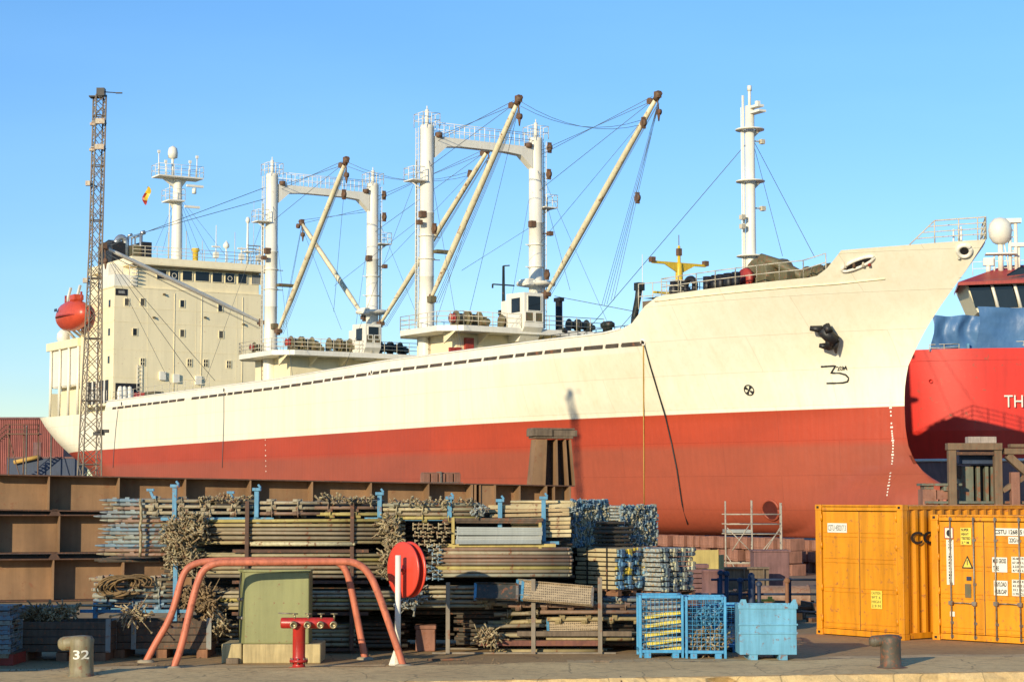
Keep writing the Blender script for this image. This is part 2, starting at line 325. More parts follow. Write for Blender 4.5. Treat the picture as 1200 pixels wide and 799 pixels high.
def text(s, o, u, w_, width, height, mat, parent, name='lettering', bold=0.0):
    """flat raised lettering: lower left o, baseline along u, up along w_"""
    cu = bpy.data.curves.new('text', 'FONT'); cu.body = s; cu.size = 1; cu.extrude = 0.0; cu.offset = bold
    tmp = bpy.data.objects.new('text', cu); col.objects.link(tmp); bpy.context.view_layer.update()
    me = bpy.data.meshes.new_from_object(tmp); bpy.data.objects.remove(tmp)
    vs = [v.co.copy() for v in me.vertices]; x0, x1 = min(v.x for v in vs), max(v.x for v in vs); y0, y1 = min(v.y for v in vs), max(v.y for v in vs)
    u, w_, o = Vector(u).normalized(), Vector(w_).normalized(), Vector(o)
    for v in me.vertices: v.co = o + u*((v.co.x-x0)/(x1-x0)*width) + w_*((v.co.y-y0)/(y1-y0)*height)
    me.materials.clear(); me.materials.append(mat); me.name = name
    ob = bpy.data.objects.new(name, me); col.objects.link(ob); ob.parent = parent; return ob

# ------------------------------------------------------------------ ship frame
FV = Vector((.531, -.847, 0)).normalized(); PV = Vector((-FV.y, FV.x, 0)); SO = Vector((22.9, 112, 0))
def loc(p): q = p-SO; return Vector((q.dot(FV), q.dot(PV), p.z))
def W(x, y, z): return SO + FV*x + PV*y + Vector((0, 0, z))
def hitpl(px, py, n, k): d = ray(px, py); return Vector((0, 0, CH)) + d*(k/n.dot(d))
def S(px, py, y): return loc(hitpl(px, py, PV, PV.dot(SO)+y))       # on a fore-and-aft plane of the ship
def A(px, py, x): return loc(hitpl(px, py, FV, FV.dot(SO)+x))       # on an athwartships plane
def lerp(tab, x):
    if x <= tab[0][0]: return tab[0][1]
    for (a, b), (c, d) in zip(tab, tab[1:]):
        if x <= c: return b+(d-b)*(x-a)/(c-a)
    return tab[-1][1]
STEM = [(0.4, -1.5), (0.9, 1.6), (1.5, 3.0), (2.3, 3.9), (3.0, 3.8), (3.5, 3.2), (3.9, 2.2), (4.4, 1.4), (5.0, .75), (6, .22), (7, 0.05), (8.4, 0), (9.4, .08), (10.44, .33), (11.6, 1.12), (12.7, 2.0), (13.9, 3.2), (15.7, 5.2), (17.3, 6.75)]
STERN = [(0.4, -121), (2, -125), (4, -129), (5.5, -132), (6.8, -134.6), (7.6, -136), (9, -137.8), (10.5, -139), (12.2, -139.6)]
def ztop(x): return lerp([(-139, 11.9), (-125, 11.65), (-108.3, 11.6), (-108.0, 12.65), (-90, 12.75), (-67, 12.85), (-48, 13.25), (-30, 13.3), (-19, 13.35), (-17.6, 13.42), (-16.4, 13.62), (-15.4, 13.95), (-14.7, 14.35), (-14.1, 14.85), (-13.5, 15.15), (-12.6, 15.3), (-6, 15.5), (-2.2, 15.62), (-1.6, 15.72), (-1.15, 15.95), (-.85, 16.25), (-.6, 16.65), (-0.35, 16.9), (0.1, 16.96), (3, 17.05), (6.8, 17.22)], x)
def hb(x, z):
    st, sn_ = lerp(STEM, z), lerp(STERN, z)
    if x >= st or x <= sn_: return 0.0
    t8 = max(0.0, min(1.0, (z-8.2)/8.8))
    L = 40-12*t8; p = 1.75+1.45*t8**0.8
    t = (st-x)/L; bow = 1-(1-min(t, 1))**p
    if z < 8.2: 
        stc = min(st, 0.2); t = (stc-x)/L; bow = 1-(1-min(max(t, 0), 1))**p
        k = (8.2-z)/8.0; bow *= 1-0.30*k*max(0, 1-t)**0.6
    Ls = 26-12*max(0, min(1, (z-6)/6)); ps = 1.6+1.2*max(0, min(1, (z-6)/6))
    stn = (1-(1-min((x-sn_)/Ls, 1))**ps)**0.8
    v = 9.0*min(bow, 1)*stn
    if z < 2.6: q = (2.6-z)/2.2; v -= 2.2*(1-math.sqrt(max(0, 1-q*q)))*min(1, max(0, (st-x)/8))
    # bulb
    bz = (z-2.2)/2.35
    if abs(bz) < 1 and x > -14:
        rr = math.sqrt(1-bz*bz)*1.65*math.sqrt(max(0, min(1, (st-x)/3.2)))
        v = max(v, rr) if v < rr else v
    return max(v, 0.0)
def hull_hit(px, py):                      # where the line of sight meets the starboard shell plating
    d = ray(px, py).normalized(); t = 80.0; prev = None
    while t < 300:
        q = loc(Vector((0, 0, CH)) + d*t)
        if q.y > -9.3:
            if hb(q.x, q.z) >= -q.y: return q
        t += 0.05
    return None
def hull_n(q):
    e = 0.15; a = hb(q.x+e, q.z)-hb(q.x-e, q.z); b = hb(q.x, q.z+e)-hb(q.x, q.z-e)
    return Vector((-a/(2*e), -1, -b/(2*e))).normalized()

ship = thing('cargo_ship', 'large cream and red refrigerated cargo ship in dry dock with four derrick posts', 'ship', SO, math.atan2(FV.y, FV.x))
def sp(mb, name, mat, par=None, bevel=0): return mb.build(name, mat, par or ship, bevel)

# hull shell
zl = [0.4, 0.55, 0.75, 1.0, 1.3, 1.6, 1.9, 2.2, 2.5, 2.8, 3.1, 3.4, 3.7, 4.0, 4.4, 4.8, 5.3, 5.9, 6.5, 7.0, 7.5, 8.0]
up_ = [0.07*i for i in range(1, 14)] + [0.955, 1.0]
ss = [0.5*(i/60)**1.9*0.36 for i in range(61)]; ss = ss + [ss[-1]+(1-ss[-1])*i/200 for i in range(1, 201)]
rows = []
for zi in range(len(zl)+len(up_)):
    row = []
    for s_ in ss:
        if zi < len(zl): z = zl[zi]; x = lerp(STEM, z)+s_*(lerp(STERN, z)-lerp(STEM, z))
        else:
            r_ = up_[zi-len(zl)]; z = 12.5
            for _ in range(8):
                x = lerp(STEM, z)+s_*(lerp(STERN, z)-lerp(STEM, z)); z = 8.0+(ztop(x)-8.0)*r_
        row.append((x, hb(x, z) if 0 < s_ < 1 else 0.0, z))
    rows.append(row)
hm = MB(); nc = len(ss); vs = []
for row in rows: vs += [(x, -y, z) for x, y, z in row]
o2 = len(vs)
for row in rows: vs += [(x, y, z) for x, y, z in row]
fs = []
for i in range(len(rows)-1):
    for j in range(nc-1):
        a, b, c, d = i*nc+j, i*nc+j+1, (i+1)*nc+j+1, (i+1)*nc+j
        fs.append((d, c, b, a)); fs.append((a+o2, b+o2, c+o2, d+o2))
for j in range(nc-1): fs.append((j, j+1, j+1+o2, j+o2))
hm.add(vs, fs, True)
hull = sp(hm, 'hull', m_hull)
# decks
def deck(x0, x1, dz, name, n=60):
    m = MB(); vs = []
    for i in range(n+1):
        x = x0+(x1-x0)*i/n; z = ztop(x)-dz if dz < 5 else dz-100; h = max(hb(x, z)-0.03, 0)
        vs += [(x, -h, z), (x, h, z)]
    m.add(vs, [(2*i, 2*i+1, 2*i+3, 2*i+2) for i in range(n)]); return sp(m, name, m_deck)
deck(-138.5, -108.2, 0.25, 'after_deck'); deck(-108, -14, 111.9, 'main_deck')
deck(-14.2, 6.6, 115.25, 'forecastle_deck')
m = MB(); h = hb(-14.2, 13.0)-.12; m.bx(-14.25, -14.15, -h, h, 13.0, 15.15); sp(m, 'forecastle_bulkhead', m_white)
# rub line along the forecastle
pts = []
for i in range(40):
    x = -13.2+i*(18.0/39)*0.96; z = lerp([(-13.2, 15.0), (-1, 15.2), (5, 15.55)], x); pts.append((x, -hb(x, z)-0.015, z))
sp(MB().path(pts[:34], 0.045, 6), 'rubbing_strip', m_cream)
# cap rail on top of the bulwark
pts = [(x, -hb(x, ztop(x))-0.0, ztop(x)+0.02) for x in [-107.9+i*(91/60) for i in range(61)]]
sp(MB().path(pts, 0.07, 6), 'cap_rail', m_white)

# freeing ports : a line of dark slots with stiffeners in the bulwark
x = -106.0; k = 0
while x < -16.8:
    L = 1.75 if k % 5 else 1.1
    if not (-87.4 < x < -85.2):
        z0 = lerp([(-106, 11.75), (-67, 12.0), (-48, 12.35), (-16, 12.45)], x); m = MB()
        for a, b in ((x, x+L),):
            ha = max(hb(a, z0), hb(a, z0+.23))+.02; hb_ = max(hb(b, z0), hb(b, z0+.23))+.02
            m.add([(a, -ha, z0), (b, -hb_, z0), (b+0.12, -hb_, z0+.23), (a+.12, -ha, z0+.23), (a, -ha+.1, z0), (b, -hb_+.1, z0), (b+0.12, -hb_+.1, z0+.23), (a+.12, -ha+.1, z0+.23)],
                  [(0, 1, 2, 3), (0, 4, 5, 1), (3, 2, 6, 7), (0, 3, 7, 4), (1, 5, 6, 2)])
        sp(m, 'freeing_port', m_slot, hull)
    x += L+0.32; k += 1

# hull fittings
def ring_on(px, py, r, tubr, mat, name, inner=None, par=None, el=1.0):
    q = hull_hit(px, py); n = hull_n(q); u = Vector((1, 0, 0)); u = (u-n*u.dot(n)).normalized(); w_ = n.cross(u)
    if w_.z < 0: w_ = -w_
    def cf(p, off): return Vector((p.x, -hb(p.x, p.z), p.z))+n*off
    m = MB(); pts = [cf(q+u*math.cos(a)*r*el+w_*math.sin(a)*r, 0.02) for a in [2*math.pi*i/24 for i in range(25)]]
    m.path(pts, tubr, 8); o = sp(m, name, mat, par or hull)
    if inner:
        m = MB(); pts = [cf(q+u*math.cos(a)*r*el*.93+w_*math.sin(a)*r*.93, 0.045) for a in [2*math.pi*i/24 for i in range(24)]]; pts.append(cf(q, .045))
        m.add(pts, [(i, (i+1) % 24, 24) for i in range(24)]); o2 = m.build(name+'_opening', inner, o)
    return q, n, u, w_, o
ring_on(1131, 294, 0.36, 0.13, m_white, 'bow_fairlead', m_black)
ring_on(1005, 309, 0.24, 0.10, m_white, 'roller_fairlead', m_black, el=4.4)
ring_on(754, 401, 0.17, 0.06, m_white, 'mooring_port', m_black)
ring_on(436, 436, 0.16, 0.05, m_white, 'mooring_port', m_black)
ring_on(263, 457, 0.22, 0.05, m_white, 'mooring_port', m_black)
ring_on(143, 473, 0.24, 0.05, m_white, 'mooring_port', m_black)
for i, pxx in enumerate((991, 1001, 1012, 1019)):
    q = hull_hit(pxx, 310-i*0.8); n = hull_n(q); sp(MB().tube(q+n*.06+Vector((0, 0, -.2)), q+n*.06+Vector((0, 0, .2)), 0.09, 8), 'fairlead_roller', [m_rail, m_block, m_rail, m_redp][i], hull)
# bow thruster tunnel with recess
q, n, u, w_, o = ring_on(903, 597, 0.62, 0.09, m_hull, 'bow_thruster_tunnel', None)
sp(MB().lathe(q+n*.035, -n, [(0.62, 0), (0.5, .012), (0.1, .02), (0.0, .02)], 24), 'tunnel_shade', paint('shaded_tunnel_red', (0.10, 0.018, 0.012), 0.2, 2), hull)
# thruster warning mark: a circle with a four bladed cross
q, n, u, w_, o = ring_on(878, 457, 0.33, 0.035, m_ink, 'thruster_mark')
m = MB()
for k in range(4):
    a = math.pi/4+k*math.pi/2; d1 = u*math.cos(a)+w_*math.sin(a); d2 = -u*math.sin(a)+w_*math.cos(a)
    m.prism([(0.0, -0.02), (0.27, -0.10), (0.30, 0.0), (0.27, 0.10), (0.0, 0.02)], q+n*.03, d1, d2, n*.01)
sp(m, 'thruster_mark_blades', m_ink, hull)
# bulb mark and 20M lettering
def onhull(pts, r, name, mat=None):
    pts = [(a[0]+(b[0]-a[0])*k/5, a[1]+(b[1]-a[1])*k/5) for a, b in zip(pts, pts[1:]) for k in range(5)]+[pts[-1]]
    m = MB(); ps = [(lambda q: q+hull_n(q)*.02)(hull_hit(*p)) for p in pts]; m.path(ps, r, 6); return sp(m, name, mat or m_ink, hull)
onhull([(962.5, 429.5), (970, 429), (979.5, 428.5), (974, 437), (984, 437), (991, 439), (995, 443), (993.5, 447), (988, 448.5), (978, 448.8), (969, 449)], 0.06, 'bulbous_bow_mark')
q = hull_hit(982, 434.5); q2 = hull_hit(994, 433.5); n = hull_n(q)
t20 = text('20M', q+n*.04, (q2-q), (0, 0, 1), (q2-q).length, 0.26, m_ink, hull, 'depth_lettering', 0.02)
for v in t20.data.vertices: v.co.y = -hb(v.co.x, v.co.z)-.05
# draught marks at the bow and amidships
for (pts, cnt) in (([(1043, 455), (1044, 480), (1045.5, 505), (1047, 520), (1046, 540), (1043, 560), (1040, 580)], 34), ([(311, 503), (312, 552)], 9)):
    m = MB()
    for i in range(cnt):
        f_ = i/(cnt-1)*(len(pts)-1); a = int(min(f_, len(pts)-2)); f_ -= a
        px, py = pts[a][0]*(1-f_)+pts[a+1][0]*f_, pts[a][1]*(1-f_)+pts[a+1][1]*f_
        q = hull_hit(px, py)
        if q is None: continue
        n = hull_n(q); u = n.cross(Vector((0, 0, 1))).normalized(); ww = .17 if i % 5 == 0 else 0.09
        m.box(q+n*.03, (ww, .02, .10), (u, n, n.cross(u)))
    sp(m, 'draught_marks', m_wt, hull)
# anchor in its hawse
q = hull_hit(972, 385); n = hull_n(q)
sp(MB().lathe(q-n*.25+Vector((0, 0, .1)), n, [(0.85, 0.12), (0.66, .24), (.42, .32), (.28, .33)], 20), 'hawse_bolster', m_hull, hull)
a0 = S(0, 0, 0)
def hp(px, py, off): q = hull_hit(px, py); return q+hull_n(q)*off
m = MB(); m.tube(hp(974, 386, .55), hp(979, 402, .35), .30, 8, .22); m.tube(hp(965, 381, .5), hp(982, 396, .5), .34, 8, .40)
m.tube(hp(966, 381, .5), hp(953, 378, .65), .24, 7, .15); m.tube(hp(981, 396, .5), hp(983, 410, .5), .30, 7, .05)
m.tube(hp(972, 401, .55), hp(964, 399, .65), .22, 7, .12); m.tube(hp(976, 390, .6), hp(975, 403, .6), .26, 7)
m.tube(hp(970, 377, .4), hp(976, 382, .7), .24, 7)
sp(m, 'anchor', m_black, hull)

# ---- ship helpers
def stay(pa, pb, r=0.028, sag=0.0, name='stay'):
    r *= .78
    pa, pb = Vector(pa), Vector(pb)
    pts = [pa.lerp(pb, i/8)+Vector((0, 0, -sag*4*(i/8)*(1-i/8))) for i in range(9)] if sag else [pa, pb]
    return sp(MB().path(pts, r, 5), name, m_wire)
def rail(pts, h=1.05, step=1.4, n=3, closed=False, name='railing', mat=None, par=None, r=0.028):
    m = MB(); pts = [Vector(p) for p in pts]
    if closed: pts.append(pts[0])
    for a, b in zip(pts, pts[1:]):
        L = (b-a).length; k = max(1, round(L/step))
        for i in range(k+1): p = a.lerp(b, i/k); m.tube(p, p+Vector((0, 0, h)), r*1.15, 5)
        for j in range(n): z = Vector((0, 0, h*(j+1)/n)); m.tube(a+z, b+z, r, 5)
    return sp(m, name, mat or m_rail, par)
def winch(x, y, z, s=1.0, mat=None, endm=None, along='y', drums=2):
    m = MB(); ax = Vector((0, 1, 0)) if along == 'y' else Vector((1, 0, 0)); o = Vector((x, y, z))
    cx = Vector((1, 0, 0)) if along == 'y' else Vector((0, 1, 0))
    L = 2.6*s
    m.box(o+Vector((0, 0, .12*s)), (L if along == 'x' else 1.3*s, L if along == 'y' else 1.3*s, .24*s))
    for i in range(drums):
        c = o+ax*((i-(drums-1)/2)*1.15*s)+Vector((0, 0, .85*s))
        m.lathe(c-ax*.5*s, ax, [(0, 0), (.62*s, 0), (.62*s, .07*s), (.34*s, .1*s), (.40*s, .5*s), (.34*s, .9*s), (.62*s, .93*s), (.62*s, 1.0*s), (0, 1.0*s)], 16)
        m.box(c-ax*.54*s-Vector((0, 0, .35*s)), tuple((.08*s if abs(v) > .5 else 1.0*s) for v in ax[:2])+(1.1*s,))
    c = o+ax*(drums*.62*s)+Vector((0, 0, .6*s)); m.box(c+cx*.1*s, (.6*s, .6*s, .95*s)); m.tube(c+cx*.3*s, c+cx*1.0*s, .27*s, 12)
    wn = sp(m, 'winch', mat or m_khaki, None, 0.02)
    if endm:
        c = o-ax*(drums*.62*s)+Vector((0, 0, .85*s)); m = MB().lathe(c-ax*.28*s, ax, [(0, 0), (.36*s, 0), (.30*s, .12*s), (.30*s, .24*s), (.4*s, .3*s), (0, .3*s)], 14)
        sp(m, 'warping_head', endm, wn)
    return wn

# ---- goal post masts
def goalpost(x, ytop, hw, rad, ztopp, zcross, far, cabin, plat, boom_specs):
    posts = []
    for sgn in (-1, 1):
        y = sgn*hw; m = MB()
        m.lathe((x, y, 12), (0, 0, 1), [(rad*1.12, 0), (rad*1.08, 6), (rad, 6.4), (rad, 8), (rad*1.04, 8.02), (rad*1.04, 8.12), (rad, 8.14), (rad, 13), (rad*1.05, 13.02), (rad*1.05, 13.12), (rad*.97, 13.14), (rad*.97, ztopp-12), (rad*.98, ztopp-12+.02), (rad*.9, ztopp-12+.25), (0, ztopp-12+.25)], 24)
        p = sp(m, 'derrick_post', m_white); posts.append(p)
        # ladder on the outboard side, with hoops
        m = MB(); lx, ly = (x-0.15, y-rad-.22) if sgn < 0 else (x+rad*.3, y+rad+.2)
        for dx in (-.2, .2): m.tube((lx+dx, ly, 15.5), (lx+dx, ly, ztopp), .035, 5)
        z = 15.7
        while z < ztopp: m.tube((lx-.2, ly, z), (lx+.2, ly, z), .025, 4); z += .45
        m.tube((lx-.33, ly+.12, 16.5), (lx-.33, ly+.12, ztopp-2.5), .09, 6)
        m.build('ladder', m_white, p)
        # small railed platform
        zp = ztopp-4.3 if sgn < 0 else ztopp-5.5
        m = MB(); yo = y+sgn*(rad+.45); m.bx(x-.75, x+.75, yo-.65, yo+.65, zp, zp+.08)
        m.tube((x, yo+sgn*.4, zp), (x, y, zp-.9), .05, 5); pl = m.build('post_platform', m_white, p)
        rail([(x-.75, y+sgn*rad, zp+.08), (x-.75, yo+sgn*.6, zp+.08), (x+.75, yo+sgn*.6, zp+.08), (x+.75, y+sgn*rad, zp+.08)], 1.0, .8, 2, par=pl, mat=m_white)
        # band clamps and lights
        for zz in (ztopp-8.6, ztopp-10.4):
            m = MB().lathe((x, y, zz), (0, 0, 1), [(rad+.0, 0), (rad+.10, 0), (rad+.10, .07), (rad, .07)], 20); m.tube((x, y, zz), (x+.2, y+1.1*sgn*-1, zz), .04, 5); m.build('band', m_white, p)
        m = MB(); m.box((x+.3, y-.55, ztopp-6.9), (.5, .45, .5)).tube((x, y, ztopp-6.9), (x+.3, y-.55, ztopp-6.9), .05, 5); m.box((x+.6, y+sgn*1.0, ztopp-7.6), (.4, .4, .35)).tube((x, y, ztopp-7.6), (x+.6, y+sgn*1.0, ztopp-7.6), .05, 5); m.build('floodlight', m_block, p)
    # cross beam with haunches
    m = MB(); a, b = zcross, zcross-.62
    m.prism([(-hw+rad*.9, b-1.1), (-hw+rad*.9+1.1, b-.12), (-hw+3.0, b), (hw-3.0, b), (hw-rad*.9-1.1, b-.12), (hw-rad*.9, b-1.1), (hw-rad*.9, a), (-hw+rad*.9, a)], (x-.38, 0, 0), (0, 1, 0), (0, 0, 1), (.76, 0, 0))
    cb_ = sp(m, 'cross_beam', m_white)
    rail([(x+.38, -hw+.4, zcross), (x+.38, hw-.4, zcross)], 1.1, .9, 2, par=cb_, mat=m_white)
    rail([(x-.38, -hw+.4, zcross), (x-.38, hw-.4, zcross)], 1.1, .9, 2, par=cb_, mat=m_white)
    for sgn in (-1, 1):
        rail([(x-.75, sgn*hw-.75, ztopp+.1), (x+.75, sgn*hw-.75, ztopp+.1), (x+.75, sgn*hw+.75, ztopp+.1), (x-.75, sgn*hw+.75, ztopp+.1)], 1.05, .8, 2, closed=True, mat=m_white, par=posts[0 if sgn < 0 else 1])
        m = MB(); m.tube((x, sgn*hw, ztopp+.2), (x, sgn*hw, ztopp+1.5), .16, 8); m.tube((x, sgn*hw, ztopp+1.5), (x, sgn*hw, ztopp+1.8), .05, 6); sp(m, 'topping_mast', m_white)
        m = MB(); m.tube((x+.3, sgn*(hw-.9), zcross-.1), (x+.3, sgn*(hw-.9), zcross+.3), .3, 10); sp(m, 'topping_block', m_block)
    return posts
goalpost(-47.6, 0, 5.1, 0.58, 31.8, 31.2, 0, 0, 0, 0)
goalpost(-76.1, 0, 5.2, 0.58, 32.0, 31.3, 0, 0, 0, 0)

def boom(heel, head, r, mat=None):
    heel, head = Vector(heel), Vector(head); d = (head-heel).normalized(); L = (head-heel).length
    m = MB(); m.lathe(heel, d, [(0, 0), (r*.45, 0), (r*.6, .5), (r*.95, L*.2), (r, L*.5), (r*.85, L*.9), (r*.6, L), (0, L)], 12)
    b = sp(m, 'derrick_boom', mat or m_yelw)
    m = MB(); m.tube(head-d*.25, head+d*.45, r*.95, 10); m.box(head+d*.1+Vector((0, 0, .1)), (.5, .35, .5))
    c = head+Vector((-.9, 0, -.15)); m.tube(head, c, .06, 5); m.tube(c+Vector((0, -.14, 0)), c+Vector((0, .14, 0)), .25, 12)
    c = head+Vector((.2, 0, -1.15)); m.tube(head, c, .06, 5); m.tube(c+Vector((0, -.14, 0)), c+Vector((0, .14, 0)), .23, 12); m.tube(c, c+Vector((0, 0, -.7)), .16, 6, .05)
    m.build('head_block', m_block, b)
    m = MB(); m.box(heel, (.7, .5, .35)); m.tube(heel+Vector((0, 0, -.35)), heel+Vector((0, 0, .35)), .2, 10); m.build('heel_fitting', m_block, b)
    return b
P = {}
for k, h, t, y in (('a', (505, 350), (607, 119), -5.0), ('b', (446, 379), (572, 176), 5), ('c', (640, 345), (770, 114), 5), ('d', (326, 388), (405, 190), -5.1), ('e', (427, 372), (354, 262), 5)):
    P[k+'0'] = S(*h, y); P[k+'1'] = S(*t, y); boom(P[k+'0'], P[k+'1'], 0.25)
hl = S(306, 378, -5.6); t = 150.0; best = None
while t < 215:                            # swung outboard: same length as its sisters
    d = ray(123, 290); q = loc(Vector((0, 0, CH))+d*(t/d.y))
    if best is None or abs((q-hl).length-18.8) < best[0]: best = (abs((q-hl).length-18.8), q)
    t += .25
P['f0'], P['f1'] = hl, best[1]; boom(hl, best[1], .20, m_white)

# rigging
def T(px, py, y): return S(px, py, y)
post2s, post2p = Vector((-47.6, -5.1, 0)), Vector((-47.6, 5.1, 0)); post1s, post1p = Vector((-76.1, -5.2, 0)), Vector((-76.1, 5.2, 0))
def z_(v, z): return Vector((v.x, v.y, z))
a1, b1, c1, d1, e1, f1 = (P[k+'1'] for k in 'abcdef')
for off in (0, .35):
    stay(a1+Vector((-.6, 0, off-.2)), z_(post2s, 31.2-off)+Vector((.4, .8, 0))); stay(c1+Vector((-.6, 0, off-.2)), z_(post2p, 31.0-off)+Vector((.4, .3, 0)))
    stay(b1+Vector((-.5, 0, off-.2)), z_(post1p, 31.0-off)+Vector((.4, .3, 0))); stay(d1+Vector((-.6, 0, off-.2)), z_(post1s, 31.2-off)+Vector((.4, .8, 0)))
    stay(f1+Vector((0, 0, off)), z_(post1s, 31.0-off*3)+Vector((-.4, -.5, 0)), .035); stay(e1+Vector((0, 0, off)), z_(post1p, 30-off)+Vector((-.4, 0, 0)))
    stay(a1+Vector((.3, 0, off-.4)), c1+Vector((-2.0, 0, -1.4-off)), .024, 1.0); stay(d1+Vector((.3, 0, off-.4)), b1+Vector((-3.0, 0, -1.4-off)), .024, 1.0)
stay(a1, z_(post2s, 28.6)); stay(c1, z_(post2p, 27.5)); stay(b1, z_(post1p, 27.5)); stay(d1, z_(post1s, 27.8))
stay(c1+Vector((-2, 0, -1.5)), z_(post2p, 23.0), .022); stay(b1+Vector((-3, 0, -1.6)), z_(post1p, 23.5), .022)
def guy(p, px, py, y, n=1, r=0.022):
    e = S(px, py, y)
    for i in range(n): stay(p+Vector((.1*i, .05, -.5)), e+Vector((.35*i, 0, 0)), r)
guy(a1, 509, 356, -5, 3); guy(a1, 548, 375, 2, 1); guy(c1, 642, 348, 5, 2); guy(c1, 705, 358, 5, 3); guy(c1, 716, 352, -3, 2)
guy(b1, 449, 383, 5, 3); guy(b1, 510, 380, -2, 1); guy(d1, 328, 392, -5, 3); guy(d1, 391, 365, 3, 1); guy(e1, 427, 378, 5, 2); guy(e1, 400, 386, 2, 1)
guy(f1, 230, 448, -8.5, 1, .03); guy(f1, 252, 446, -7, 1, .03); guy(f1, 200, 450, -8.6, 1); guy(f1, 303, 385, -5, 2)
for off in (0, .3): stay(e1+Vector((0, 0, -off)), S(330, 384, -5)+Vector((off, 0, 0)), .024)
stay(z_(post2s, 25), S(392, 335, 0), .022); stay(z_(post2p, 25), S(541, 317, 0), .022); stay(z_(post2p, 30), S(668, 340, 3), .022)
for (px, py, y) in ((560, 363, 3), (470, 400, -4), (365, 410, 2), (300, 425, -6)): pass
for y0, x0 in ((-5.1, -47.6), (5.1, -47.6), (-5.2, -76.1), (5.2, -76.1)):
    for dx, dy in ((-9, -1.2), (9, 1.0)): stay((x0, y0, 30.2), (x0+dx, y0*1.45+dy*.3, 13), .02)
m = MB()
for q in (S(740, 152, 5), S(350, 200, 4.8), S(385, 478-280, 0)): pass
for q in (a1.lerp(c1, .9)+Vector((0, 0, -1.9)), S(747, 232, 5), b1+Vector((-3, 0, -1.7)), z_(post2p, 31.1)+Vector((1.3, .5, 0)), z_(post1p, 31.0)+Vector((1.3, .5, 0)), z_(post1p, 29.0)+Vector((1.0, .7, 0)), z_(post2p, 29.0)+Vector((.9, .7, 0)), S(509, 268, -5), S(403, 228, -5), S(641, 322, 5)):
    m = MB(); m.tube(q+Vector((0, -.12, 0)), q+Vector((0, .12, 0)), .28, 12); m.box(q, (.14, .34, .85)); sp(m, 'cargo_block', m_block)

# deckhouses under the masts
def masthouse(x0, x1, zp, hw_):
    m = MB(); m.bx(x0+.9, x1-2.0, -hw_+2.1, hw_-.8, 11.9, zp-.45); h = sp(m, 'mast_house', m_cream, None, .04)
    m = MB(); m.prism([(x0, -hw_+1.1), (x0+2, -hw_), (x1-1.3, -hw_), (x1, -hw_+1.6), (x1, hw_), (x0, hw_)], (0, 0, zp-.45), (1, 0, 0), (0, 1, 0), (0, 0, .45))
    p = sp(m, 'mast_house_platform', m_white, None, .03)
    for i in range(5):
        yy = -hw_+1.0+i*3; MB().prism([(x1-2.0, zp-.45), (x1-.2, zp-.45), (x1-2.0, zp-1.3)], (0, yy, 0), (1, 0, 0), (0, 0, 1), (0, .08, 0)).build('platform_bracket', m_cream, p)
    rail([(x0, hw_, zp), (x0, -hw_+1.1, zp), (x0+2, -hw_, zp), (x1-1.3, -hw_, zp), (x1, -hw_+1.6, zp), (x1, hw_, zp)], 1.05, 1.3, 3)
    m = MB(); yl = -hw_+2.0
    for dx in (-.2, .2): m.tube((x0+3+dx, yl-.1, 12), (x0+3+dx, yl-.1, zp), .035, 5)
    for i in range(9): m.tube((x0+2.8, yl-.1, 12.3+i*.4), (x0+3.2, yl-.1, 12.3+i*.4), .025, 4)
    m.build('ladder', m_block, h)
    return h
mh2 = masthouse(-50.0, -41.0, 15.75, 7.2); mh1 = masthouse(-80.5, -70.2, 15.75, 7.2)
q = A(549, 404, -42.95); sp(MB().box(q+Vector((.06, 0, 0)), (.3, .75, 1.05)), 'fire_cabinet', m_redp, mh2, .02)
for pxx in (529, 536): q = A(pxx, 411, -42.9); sp(MB().box(q+Vector((.1, 0, .0)), (.3, .45, .5)), 'hose_box', m_redp, mh2)
# machinery on the platforms and around them
for (x, y, s, mt, em) in ((-44.5, -3.2, 1.0, m_khaki, m_redp), (-43.6, 0.2, .85, m_khaki, None), (-47.5, -1.5, 1.0, m_khaki, None), (-48.5, 3.5, .9, m_khaki, None)):
    winch(x, y, 15.75, s, mt, em, 'y', 2)
for (x, y, s, mt, em) in ((-73.0, -3.6, 1.0, m_khaki, m_redp), (-73, 0.2, 1.0, m_khaki, None), (-76.5, -1.5, 1.0, m_khaki, None), (-77.8, -5.2, .8, m_khaki, m_redp), (-74, 6.0, 1.0, m_dkgreen, m_redp), (-76, 2.5, 1.0, m_khaki, None)):
    winch(x, y, 15.75, s, mt, em, 'y', 2)
m = MB(); m.lathe((-44.2, 1.4, 15.75), (0, 0, 1), [(.5, 0), (.5, .9), (.62, .95), (.62, 1.7), (.3, 1.8), (0, 1.8)], 14); sp(m, 'tank', m_khaki)
